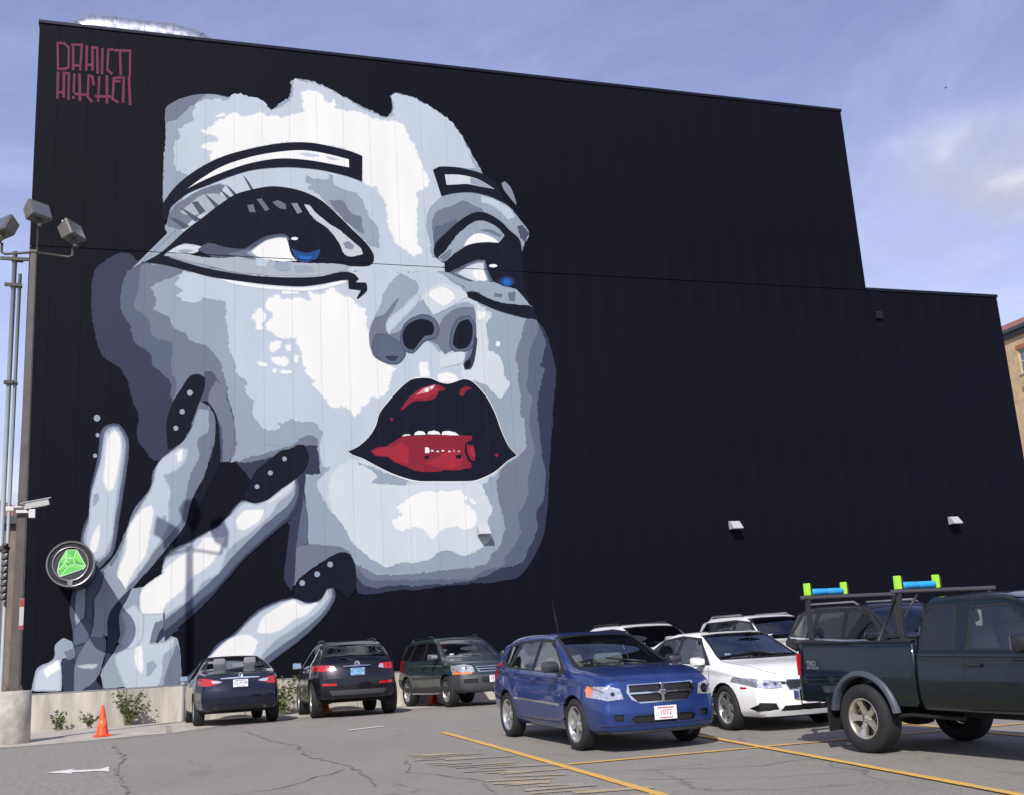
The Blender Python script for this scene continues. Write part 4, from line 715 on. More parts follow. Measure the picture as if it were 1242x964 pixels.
class Shell:
    """a body skin that is cut along outlines into panels, panes and lamps"""
    def __init__(s):
        s.bm = bmesh.new(); s.lay = s.bm.faces.layers.int.new('r'); s.reg = [('body', 0, 0.0)]; s.arch = -1
    def loft(s, sp):
        top, belt, hw, bot = (pchip(sp[k]) for k in ('top', 'belt', 'hw', 'bot'))
        xr, xf = sp['L']; n = sp.get('n', 92); rz, hr = sp['roofz'], sp['hwroof']; bowF, bowR = sp['bow']
        nose, tail = pchip(sp['nose']), pchip(sp['tail']); re = sp.get('redge', .085); crown = sp.get('crown', .035)
        sh = sp.get('shoulder', .035); xs = [xr+(xf-xr)*i/n for i in range(n+1)]
        s.hwf = hw
        def section(x):
            t, b, w, g = top(x), belt(x), hw(x), bot(x)
            for xw in sp['wheels'][:2]: w += sp.get('flare', .012)*math.exp(-((x-xw)/.36)**2)
            b = min(b, t-.045); P = [(0, g), (w*.72, g), (w*.90, g+.015), (w*.945, g+.06)]
            for k in range(9):
                q = k/8.0; z = g+.10+(b-.05-g-.10)*q
                P.append((w*(.955+.045*math.sin(math.pi*min(1, (q*.85+.12)))), z))
            P += [(w*.972, b-.018), (w*.955, b)]
            wb = w-sh-.01
            P.append((wb, b+.014)); ze = max(b+.03, t-re)
            def gw(z): return wb+(min(hr, wb)-wb)*max(0, (z-b-.014))/max(.05, rz-b-.014)
            for k in range(1, 7):
                z = b+.014+(ze-b-.014)*k/6; P.append((gw(z), z))
            we = gw(ze); h = t-ze
            for k in range(1, 5):
                a = k/5*math.pi/2; P.append((we-(1-math.cos(a))*min(.13, we*.3)*1.0, ze+h*.86*math.sin(a)))
            wl = P[-1][0]; zl = P[-1][1]
            for q in (.85, .65, .42, .2, 0): P.append((wl*q, zl+(t-zl)*(1-q*q)))
            return P
        secs = [section(x) for x in xs]; m = len(secs[0]); hwm = max(p[1] for p in sp['hw'])
        xF0, xR0 = sp.get('bowx', (0.0, -.6))
        def warp(x, y, z):
            if x > xF0:
                k = sstep((x-xF0)/(xf-xF0)); x2 = x-bowF*((x-xF0)/(xf-xF0))**1.3*abs(y/hwm)**2.4; x2 += nose(z)*sstep((x-(xf-.55))/.55)
            elif x < xR0:
                k = (xR0-x)/(xR0-xr); x2 = x+bowR*k**1.3*abs(y/hwm)**2.4-tail(z)*sstep(((xr+sp.get('tailx', .6))-x)/sp.get('tailx', .6))
            else: x2 = x
            return (x2, y, z)
        V = s.bm.verts.new; G = []
        for x, P in zip(xs, secs):
            L = [V(warp(x, y, z)) for y, z in P]; Rr = [L[0]]+[V(warp(x, -y, z)) for y, z in P[1:-1]]+[L[-1]]
            G.append((L, Rr))
        F = s.bm.faces.new
        for (L0, R0), (L1, R1) in zip(G, G[1:]):
            for i in range(m-1):
                for A, B in ((L0, L1), (R0, R1)):
                    F((A[i], A[i+1], B[i+1], B[i]))
        for gi, x in ((0, xr), (-1, xf)):                # end caps as fine grids
            L, Rr = G[gi]; P = secs[gi]; K = 18; rows = []
            for i in range(1, m-1):
                y, z = P[i]
                rows.append([L[i]]+[V(warp(x, y*(1-2*k/K), z)) for k in range(1, K)]+[Rr[i]])
            for A, B in zip(rows, rows[1:]):
                for k in range(K): F((A[k], A[k+1], B[k+1], B[k]))
            for k in range(K):
                F((rows[-1][k], rows[-1][k+1], L[-1])); F((rows[0][k], rows[0][k+1], L[0]))
        bmesh.ops.recalc_face_normals(s.bm, faces=s.bm.faces); s.bm.normal_update()
        return s
    def cut(s, axis, poly, rid, lim=None, nmin=.3, side=0, only=None):
        ia, ib = {'y': (0, 2), 'x': (1, 2), 'z': (0, 1)}[axis]; ic = 3-ia-ib
        x0, x1, y0, y1 = bbox(poly); fs = []
        for f in s.bm.faces:
            c = f.calc_center_median(); n = f.normal
            if axis == 'y':
                if c.y*side <= 0 or n.y*side < nmin: continue
            elif n[ic]*side < nmin: continue
            if lim and not (lim[0] < c[lim[2] if len(lim) > 2 else ic] < lim[1]): continue
            if only is not None and f[s.lay] not in only: continue
            a = [v.co[ia] for v in f.verts]; b = [v.co[ib] for v in f.verts]
            if max(a) < x0 or min(a) > x1 or max(b) < y0 or min(b) > y1: continue
            fs.append(f)
        for (ax, ay), (bx, by) in zip(poly, poly[1:]+poly[:1]):
            if not fs: return
            no = Vector((0, 0, 0)); no[ia] = -(by-ay); no[ib] = bx-ax; co = Vector((0, 0, 0)); co[ia] = ax; co[ib] = ay
            if no.length < 1e-7: continue
            lo = (min(ax, bx)-.3, max(ax, bx)+.3, min(ay, by)-.3, max(ay, by)+.3); near = []; far = []
            for f in fs:
                c = f.calc_center_median(); (near if lo[0] < c[ia] < lo[1] and lo[2] < c[ib] < lo[3] else far).append(f)
            if not near: continue
            g = set(near)
            for f in near: g.update(f.edges); g.update(f.verts)
            r = bmesh.ops.bisect_plane(s.bm, geom=list(g), dist=1e-5, plane_co=co, plane_no=no.normalized())
            fs = far+[q for q in r['geom'] if isinstance(q, bmesh.types.BMFace)]
        for f in fs:
            c = f.calc_center_median(); f.normal_update()
            if inpoly(c[ia], c[ib], poly): f[s.lay] = rid
    def region(s, name, mi, off=0.0):
        s.reg.append((name, mi, off)); return len(s.reg)-1
    def side(s, name, poly, mi, off=0., nmin=.3, sides=(1, -1), lim=None):
        for sd in sides: s.cut('y', poly, s.region(name, mi, off), lim, nmin, sd)
    def end(s, name, poly, mi, off=0., front=True, mirror=False, lim=None, nmin=.12):
        for k in ((1, -1) if mirror else (1,)):
            p = [(k*y, z) for y, z in poly]; s.cut('x', p, s.region(name, mi, off), lim, nmin, 1 if front else -1)
    def band(s, pts, w, mi, axis='y', sides=(1, -1), lim=None, nmin=.3):
        """a narrow strip along a line: door gaps, chrome strips"""
        for sd in sides:
            rid = s.region('body', mi, .0)
            for (ax, ay), (bx, by) in zip(pts, pts[1:]):
                d = Vector((bx-ax, by-ay)).normalized()*w/2; n = Vector((-d.y, d.x))
                s.cut(axis, [(ax+n.x-d.x, ay+n.y-d.y), (bx+n.x+d.x, by+n.y+d.y), (bx-n.x+d.x, by-n.y+d.y), (ax-n.x-d.x, ay-n.y-d.y)], rid, lim, nmin, sd)
    def arches(s, xs, z, r):
        s.arch = s.region('arch', 0)
        for x in xs:
            for sd in (1, -1): s.cut('y', circle_poly(x, z, r), s.arch, None, .05, sd)
    def build(s, root, mats, liner=None, liner_z=None):
        bm = s.bm; bm.normal_update(); bm.verts.index_update()
        per = {}
        for f in bm.faces: per.setdefault(f[s.lay], []).append(f)
        merged = {}
        for rid, fs in per.items():
            if rid == s.arch: continue
            name, mi, off = s.reg[rid]; merged.setdefault('body' if name == 'body' else rid, []).append((rid, fs))
        made = []
        for key, lst in merged.items():
            name = s.reg[lst[0][0]][0]; vid = {}; co = []; nr = []; faces = []; mis = []; off = s.reg[lst[0][0]][2]
            def vi(v, o):
                k = (v.index, o)
                if k not in vid: vid[k] = len(co); co.append(v.co+v.normal*o); nr.append(v.normal.copy())
                return vid[k]
            for rid, fs in lst:
                mi = s.reg[rid][1]; o = s.reg[rid][2]
                for f in fs: faces.append([vi(v, o) for v in f.verts]); mis.append(mi)
            if name in ('body', 'bed_side') and s.arch >= 0:
                for f in per.get(s.arch, []):
                    for e in f.edges:
                        if any(q[s.lay] != s.arch for q in e.link_faces):
                            a, b = e.verts; sd = 1 if a.co.y > 0 else -1; k = len(co)
                            if name == 'bed_side' and co[0].y*sd < 0: continue
                            for v in (a, b): co.append(v.co.copy()); nr.append(Vector((0, 0, -1)))
                            for v in (b, a): co.append(v.co-Vector((0, sd*.07, 0))); nr.append(Vector((0, 0, -1)))
                            faces.append([k, k+1, k+2, k+3]); mis.append(1)
            used = sorted(set(mis)); me = bpy.data.meshes.new(name); me.from_pydata(co, [], faces)
            me.polygons.foreach_set('material_index', [used.index(m) for m in mis]); me.polygons.foreach_set('use_smooth', [True]*len(faces))
            for m in used: me.materials.append(mats[m])
            try: me.normals_split_custom_set_from_vertices(nr)
            except Exception: pass
            me.update(); o = bpy.data.objects.new(name, me); COL.objects.link(o); o.parent = root; made.append(o)
        if liner:
            co = []; vid = {}; faces = []
            for f in bm.faces:
                n = s.reg[f[s.lay]][0]
                if f[s.lay] == s.arch or n not in ('body', 'door', 'window_trim', 'roof'): continue
                if f.calc_center_median().z < liner_z: continue
                q = []
                for v in f.verts:
                    if v.index not in vid: vid[v.index] = len(co); co.append(v.co-v.normal*.035)
                    q.append(vid[v.index])
                faces.append(q[::-1])
            me = bpy.data.meshes.new('cabin_lining'); me.from_pydata(co, [], faces); me.materials.append(liner); me.polygons.foreach_set('use_smooth', [True]*len(faces))
            o = bpy.data.objects.new('cabin_lining', me); COL.objects.link(o); o.parent = root
        bm.free(); return made
# --- shared materials of the cars
def glass_mat(name, tint, ref=1.0):
    m = bpy.data.materials.new(name); m.use_nodes = True; t = m.node_tree; t.nodes.clear()
    o = t.nodes.new('ShaderNodeOutputMaterial'); tr = t.nodes.new('ShaderNodeBsdfTransparent'); tr.inputs[0].default_value = (*tint, 1)
    gl = t.nodes.new('ShaderNodeBsdfGlossy'); gl.inputs['Roughness'].default_value = .02; gl.inputs[0].default_value = (.95, .97, 1, 1)
    fr = t.nodes.new('ShaderNodeFresnel'); fr.inputs[0].default_value = 1.55; mx = t.nodes.new('ShaderNodeMixShader')
    k = t.nodes.new('ShaderNodeMath'); k.operation = 'MULTIPLY_ADD'; k.inputs[1].default_value = ref; k.inputs[2].default_value = .02; t.links.new(fr.outputs[0], k.inputs[0])
    t.links.new(k.outputs[0], mx.inputs[0]); t.links.new(tr.outputs[0], mx.inputs[1]); t.links.new(gl.outputs[0], mx.inputs[2]); t.links.new(mx.outputs[0], o.inputs[0])
    return m
GLASS = glass_mat('car_glass', (.72, .80, .79), 1.7); GLASSD = glass_mat('tinted_car_glass', (.13, .14, .16), 1.3); LENS = mat('headlamp_lens', (.50, .52, .55), .16, metal=.55, coat=1, var=.45, scale=22)
def car_paint(name, col, metal=.35, rough=.38):
    return mat(name, col, rough, metal=metal, coat=.9, var=.06, scale=2.5, rvar=.06, spec=.12)
SEAM = mat('panel_gap', (.006, .006, .007), .9); TRIM = mat('black_plastic_trim', (.014, .014, .015), .42, rvar=.1, scale=9); PLAST = mat('grey_plastic_cladding', (.045, .046, .05), .6, rvar=.1, scale=9)
CHROME = mat('chrome', (.78, .79, .82), .10, metal=1); SILV = mat('alloy_silver', (.60, .60, .58), .28, metal=.85, rvar=.08, scale=12); RUB = mat('tyre_rubber', (.013, .013, .0135), .82, var=.3, scale=10)
INT = mat('cabin_grey', (.10, .102, .108), .85); INTL = mat('seat_cloth_grey', (.22, .22, .225), .9, var=.15, scale=30); RED = mat('tail_lamp_red', (.42, .008, .014), .12, coat=1, emit=None); AMB = mat('amber_lens', (.75, .20, .03), .15, coat=1)
WHLENS = mat('pale_lamp_reflector', (.66, .68, .72), .12, metal=.7); PLW = mat('plate_white', (.74, .74, .75), .45, var=.06, scale=20); PLB = mat('plate_blue', (.20, .42, .58), .45, var=.08, scale=20); PLR = mat('plate_lettering_red', (.42, .03, .06), .5); PLN = mat('plate_lettering_navy', (.03, .05, .16), .5)
DISC = mat('brake_disc_metal', (.10, .10, .10), .4, metal=.9); MIRG = mat('mirror_glass', (.5, .55, .6), .03, metal=1)

def make_wheel_meshes(r, w, rim, spokes, kind='spoke', rimm=None):
    bm = bmesh.new(); h = w/2
    lathe(bm, [(rim-.005, -h*.80), (rim+.012, -h*.98), (rim+(r-rim)*.55, -h*1.04), (r-.025, -h*.93), (r-.004, -h*.74), (r, -h*.35), (r, h*.35), (r-.004, h*.74), (r-.025, h*.93), (rim+(r-rim)*.55, h*1.04), (rim+.012, h*.98), (rim-.005, h*.80)], 36, 'y')
    for k in range(3):                                     # tread grooves
        for f in [f for f in bm.faces if False]: pass
    ty = bpy.data.meshes.new('tyre'); fin(bm).to_mesh(ty); bm.free(); ty.materials.append(RUB)
    bm = bmesh.new()
    lathe(bm, [(rim, h*.80), (rim+.004, h*.90), (rim-.012, h*.92), (rim-.028, h*.74), (rim-.032, -h*.6), (rim-.032, -h*.8)], 32, 'y')
    lathe(bm, [(.001, h*.62), (.028, h*.62), (.034, h*.56), (.062, h*.52), (.075, h*.40)], 20, 'y')
    n = spokes
    for k in range(n):
        a = 6.28318*k/n; wi, wo = (.034, .046) if n <= 5 else (.02, .022)
        if n == 6: wi, wo = .034, .05
        for t in ((-1, 1) if kind == 'twin' else (0,)):
            off = t*.085/ (rim*3) if kind == 'twin' else 0; v = []
            for (rr, ww, yy) in ((.05, wi, .56), (rim*.6, (wi+wo)/2*.8, .60), (rim-.02, wo, .74)):
                for sgn in (-1, 1):
                    aa = a+off*(rr/rim)
                    for dy in (0, -.045):
                        px = rr*math.cos(aa)-sgn*ww*math.sin(aa); pz = rr*math.sin(aa)+sgn*ww*math.cos(aa); v.append(bm.verts.new((px, h*yy+dy, pz)))
            for q in range(2):
                b = q*4; bm.faces.new((v[b], v[b+2], v[b+6], v[b+4])); bm.faces.new((v[b], v[b+4], v[b+5], v[b+1])); bm.faces.new((v[b+2], v[b+3], v[b+7], v[b+6]))
    rm = bpy.data.meshes.new('rim'); fin(bm).to_mesh(rm); bm.free(); rm.materials.append(rimm or SILV)
    bm = bmesh.new(); lathe(bm, [(.001, h*.12), (rim*.78, h*.12), (rim*.78, h*.02)], 24, 'y'); lathe(bm, [(rim*.78, -h*.2), (rim-.03, -h*.25)], 24, 'y')
    dm = bpy.data.meshes.new('brake_disc'); fin(bm).to_mesh(dm); bm.free(); dm.materials.append(DISC)
    return ty, rm, dm
def add_wheels(root, sp, meshes, steer=0.0):
    xr, xf, r, w = sp['wheels']; yo = sp['track']
    for x in (xr, xf):
        for sd in (1, -1):
            e = bpy.data.objects.new('wheel', meshes[0]); COL.objects.link(e); e.parent = root
            e.location = (x, sd*yo, r); e.rotation_euler = (0, random.uniform(0, 6), (0 if sd > 0 else math.pi)+(steer if x == xf else 0))
            for nm, me in (('rim', meshes[1]), ('brake_disc', meshes[2])):
                o = bpy.data.objects.new(nm, me); COL.objects.link(o); o.parent = e
            bm = bmesh.new(); ri = sp['archr']+.005; c = (x, 0, r)
            lathe(bm, [(ri, sd*(yo+w*.1)), (ri, sd*(yo-w*1.1)), (.01, sd*(yo-w*1.1))], 24, 'y', c); bmesh.ops.delete(bm, geom=[f for f in bm.faces if f.calc_center_median().z < sp.get('wellz', .32)], context='FACES'); obj('wheel_well', fin(bm), root, SEAM)
def cabin(root, x_dash, x_rear, hwid, belt, roof, seats=(.25, -.75), floor=.42, seatm=None, dashm=None):
    bm = bmesh.new(); box(bm, x_rear, x_dash+.25, -hwid, hwid, floor-.06, floor, .01); obj('cabin_floor', bm, root, INT)
    bm = bmesh.new(); box(bm, x_dash, x_dash+.45, -hwid, hwid, belt-.30, belt-.02, .05); obj('dashboard', bm, root, dashm or INT)
    bm = bmesh.new(); cz = belt-.06; pts = [(x_dash-.12-.06*math.sin(a), hwid*.48+.18*math.cos(a), cz+.17*math.sin(a)) for a in [6.28318*k/18 for k in range(19)]]
    tube(bm, pts, .016, 6, False); tube(bm, [(x_dash-.12, hwid*.48, cz), (x_dash+.05, hwid*.48, cz-.08)], .03, 8); tube(bm, [(x_dash-.12, hwid*.48-.17, cz), (x_dash-.12, hwid*.48+.17, cz)], .014, 6); obj('steering_wheel', bm, root, TRIM)
    for i, x in enumerate(seats):
        for y in ((hwid*.5, -hwid*.5)):
            bm = bmesh.new(); wd = .25
            box(bm, x-.25, x+.28, y-wd, y+wd, floor+.12, floor+.30, .05)
            m = Matrix.Translation((x-.22, y, floor+.22)) @ Matrix.Rotation(R(-17), 4, 'Y')
            box(bm, -.07, .08, -wd+.02, wd-.02, 0, .58, .055, xf=m); box(bm, -.05, .05, -.13, .13, .63, .83, .045, xf=m); box(bm, -.012, .012, -.05, .05, .55, .66, xf=m)
            smooth(obj('seat', bm, root, seatm or INTL), 40)
def mirror(root, x, y, z, m, s=1.0):
    for sd in (1, -1):
        bm = bmesh.new(); v = box(bm, -.085*s, .085*s, -.115*s, .115*s, -.075*s, .075*s, .05*s)
        for q in v:
            if q.co.x > 0: q.co.y *= .8; q.co.z *= .75
        o = smooth(obj('wing_mirror', bm, root, m), 50); o.location = (x, sd*(y+.10*s), z); o.rotation_euler = (0, 0, -sd*R(10))
        b2 = bmesh.new(); box(b2, -.004, .004, -.09*s, .09*s, -.055*s, .055*s); g = obj('mirror_glass', b2, o, MIRG); g.location = (-.086*s, 0, 0)
        b3 = bmesh.new(); box(b3, -.03, .035, -.11*s, -.02, -.02, .02, .008); g = obj('mirror_arm', b3, o, TRIM); g.location = (0, 0 if sd > 0 else 0, -.05*s); g.scale = (1, sd, 1)
def plate(root, x, z, txt, base, ink, front=True, w=.305, h=.153, tilt=0., y=0., frame=None):
    bm = bmesh.new(); box(bm, -.006, .006, -w/2, w/2, -h/2, h/2, .004); o = obj('number_plate', bm, root, base); o.location = (x, y, z); o.rotation_euler = (0, R(-tilt), 0 if front else math.pi)
    t = obj('plate_lettering', text_mesh(txt, .088), o, ink); t.matrix_local = Matrix.Translation((.0085, 0, .004)) @ Matrix.Rotation(R(90), 4, 'Z') @ Matrix.Rotation(R(90), 4, 'X')
    bm = bmesh.new(); box(bm, .0075, .0085, -w*.38, w*.38, h*.33, h*.40); box(bm, .0075, .0085, -w*.30, w*.30, -h*.40, -h*.34); obj('plate_strip', bm, o, ink)
    if frame:
        bm = bmesh.new(); box(bm, -.010, .003, -w/2-.012, w/2+.012, -h/2-.012, h/2+.012, .003); obj('plate_frame', bm, o, frame)
def part(root, name, m, fn, sm=None):
    bm = bmesh.new(); fn(bm); o = obj(name, bm, root, m); return smooth(o, sm) if sm else o
def handles(root, xs, y, z, m):
    for x, zz in xs:
        for sd in (1, -1): part(root, 'door_handle', m, lambda b: box(b, x-.10, x+.10, sd*y-.018, sd*y+.018, zz-.018, zz+.018, .012), 40)
def place_car(root, x, y, yaw): root.matrix_world = ground_matrix(x, y, yaw)
def wiper(root, p0, p1): part(root, 'wiper', TRIM, lambda b: tube(b, [p0, p1], .012, 6))
S5 = None
DOWN, UP = -math.pi/2, math.pi/2

# ---------------- blue hatchback
def blue_hatch():
    root = empty('parked_car'); tag(root, 'metallic blue five-door hatchback with crosshair grille, parked nose out beside the yellow line', 'car', 'cars parked in the lot')
    P = car_paint('metallic_blue_paint', srgb(38, 60, 116), .4); mats = [P, SEAM, TRIM, GLASS, CHROME, LENS, AMB, RED, PLAST]
    sp = dict(L=(-2.14, 2.20), wheels=(-1.3175, 1.3175, .335, .215), track=.775, archr=.385, roofz=1.53, hwroof=.60, bow=(.17, .10), flare=.03, tailx=1.0, redge=.10,
        top=[(-2.14, 1.40), (-1.6, 1.485), (-.8, 1.53), (-.2, 1.53), (.12, 1.50), (.35, 1.42), (1.16, 1.085), (1.3, 1.06), (1.7, 1.025), (2.02, .975), (2.15, .93), (2.20, .885)],
        belt=[(-2.14, 1.04), (-1, .99), (.4, .945), (1.1, .935), (1.7, .91), (2.20, .80)], hw=[(-2.14, .80), (-1.6, .865), (-.6, .875), (.8, .875), (1.6, .87), (2.0, .845), (2.20, .80)],
        bot=[(-2.14, .34), (-1.7, .25), (0, .215), (1.7, .21), (2.20, .235)], nose=[(.2, -.03), (.32, .03), (.5, .045), (.6, .02), (.8, .0), (.9, -.03)], tail=[(.3, 0), (.7, .03), (.95, .0), (1.1, -.06), (1.42, -.30)])
    s = Shell().loft(sp); s.arches((-1.3175, 1.3175), .335, .385)
    s.side('door', [(1.0, .42), (.98, .95), (.20, 1.46), (-.30, 1.47), (-.30, .33), (.80, .33)], 0); s.side('door', [(-.30, .33), (-.30, 1.47), (-1.1, 1.45), (-1.28, 1.0), (-1.0, .68), (-.85, .36)], 0)
    s.side('window_trim', [(.98, .975), (.93, 1.02), (.22, 1.435), (-.3, 1.455), (-1.15, 1.435), (-1.55, 1.36), (-1.72, 1.15), (-1.60, 1.06), (-.9, 1.015)], 2, -.003)
    s.side('side_window', [(.78, 1.01), (.74, 1.06), (.20, 1.395), (-.24, 1.42), (-.26, 1.015)], 3, -.008); s.side('side_window', [(-.36, 1.02), (-.35, 1.42), (-1.04, 1.40), (-1.16, 1.06)], 3, -.008)
    s.side('quarter_window', [(-1.26, 1.08), (-1.14, 1.395), (-1.50, 1.33), (-1.62, 1.16)], 3, -.008)
    s.band([(.99, .95), (1.0, .42), (.80, .33), (-.85, .335), (-1.0, .68), (-1.28, 1.0), (-1.13, 1.43)], .013, 1); s.band([(-.30, .34), (-.30, 1.45)], .013, 1)
    s.band([(.80, .57), (-.95, .60)], .028, 4, lim=None)
    ws = [(-.66, 1.07), (.66, 1.07), (.555, 1.455), (.3, 1.475), (0, 1.48), (-.3, 1.475), (-.555, 1.455)]
    s.cut('x', [(-.735, 1.045), (.735, 1.045), (.60, 1.475), (.3, 1.495), (-.3, 1.495), (-.60, 1.475)], s.region('windshield_frame', 2, -.003), (.0, 1.5), .12, 1)
    s.cut('x', ws, s.region('windshield', 3, -.008), (.0, 1.5), .12, 1)
    s.cut('x', [(-.60, 1.07), (.60, 1.07), (.50, 1.37), (-.50, 1.37)], s.region('rear_window', 3, -.006), (-3, -1.2), .1, -1)
    s.end('grille', [(-.47, .845), (.47, .845), (.49, .75), (.43, .655), (.32, .605), (-.32, .605), (-.43, .655), (-.49, .75)], 4, .002, lim=(1.7, 3)); hs = [(.535, .67), (.57, .80), (.70, .83), (.87, .835), (.87, .70), (.74, .655)]
    for a, b in (((-.45, -.02), (.742, .832)), ((.02, .45), (.742, .832)), ((-.45, -.02), (.62, .722)), ((.02, .45), (.62, .722))):
        lo = .03 if b[0] < .65 else 0
        p = [(a[0], b[1]), (a[1], b[1]), (a[1], b[0]), (a[0], b[0])]
        if lo: p = [(a[0], b[1]), (a[1], b[1]), (a[1]-(.10 if a[1] > .1 else 0), b[0]), (a[0]+(.10 if a[0] < -.1 else 0), b[0])]
        s.end('grille_mesh', p, 2, -.022, lim=(1.7, 3))
    s.end('headlight', hs, 5, .004, mirror=True, lim=(1.72, 3), nmin=-.05); s.side('indicator', [(1.66, .79), (1.73, .83), (1.865, .83), (1.82, .70), (1.74, .70)], 6, .006, .15)
    s.end('headlight_reflector', circle_poly(.665, .735, .062, 14), 4, .001, mirror=True, lim=(1.3, 3), nmin=-.05); s.end('headlight_bulb', circle_poly(.665, .735, .028, 10), 2, -.004, mirror=True, lim=(1.3, 3), nmin=-.05); s.end('headlight_reflector', circle_poly(.755, .745, .036, 12), 4, .001, mirror=True, lim=(1.3, 3), nmin=-.05)
    s.end('lower_grille', [(-.42, .36), (.42, .36), (.46, .42), (.40, .455), (-.40, .455), (-.46, .42)], 2, -.02, lim=(1.7, 3)); s.end('fog_lamp', [(.56, .40), (.67, .40), (.67, .48), (.56, .48)], 2, -.02, mirror=True, lim=(1.5, 3))
    s.end('lip', [(-.8, .20), (.8, .20), (.8, .275), (-.8, .275)], 8, .006, lim=(1.7, 3)); s.band([(-.8, .335), (.8, .335)], .012, 1, 'x', (1,), (1.7, 3), .1)
    s.end('tail_light', [(.60, .86), (.82, .86), (.80, 1.12), (.66, 1.10)], 7, .004, front=False, mirror=True, lim=(-3, -1.6))
    s.cut('z', [(1.16, -.012), (2.1, -.006), (2.1, .006), (1.16, .012)], s.region('body', 0, .006), None, .4, 1)
    for sd in (1, -1): s.band([(1.12, sd*.74), (1.6, sd*.70), (2.0, sd*.58), (2.12, sd*.50)], .014, 1, 'z', (1,), None, .25)
    s.build(root, mats, INT, .98)
    part(root, 'bonnet_emblem', CHROME, lambda b: (box(b, 2.20, 2.235, -.022, .022, .605, .845, .008), box(b, 2.20, 2.237, -.05, .05, .70, .765, .014)))
    plate(root, 2.262, .475, '1072', PLW, PLR, w=.32, h=.17)
    mirror(root, .80, .86, 1.08, mat('grey_mirror_plastic', (.03, .031, .035), .3, coat=.5), 1.05); handles(root, [(-.12, .90), (-1.02, .94)], .878, .9, P)
    cabin(root, .72, -1.5, .66, 1.0, 1.5); add_wheels(root, sp, make_wheel_meshes(.335, .215, .235, 5, 'spoke', CHROME if False else SILV))
    part(root, 'aerial', TRIM, lambda b: tube(b, [(.05, -.5, 1.49), (-.12, -.52, 2.05)], .004, 5)); wiper(root, (1.12, .35, 1.09), (.98, -.2, 1.16)); wiper(root, (1.12, -.1, 1.09), (.98, -.6, 1.13))
    part(root, 'parking_permit', mat('pale_sticker', (.6, .68, .75), .5), lambda b: box(b, .97, .975, -.56, -.44, 1.09, 1.13))
    part(root, 'rear_view_mirror', TRIM, lambda b: box(b, .28, .31, -.11, .11, 1.32, 1.38, .012))
    return root
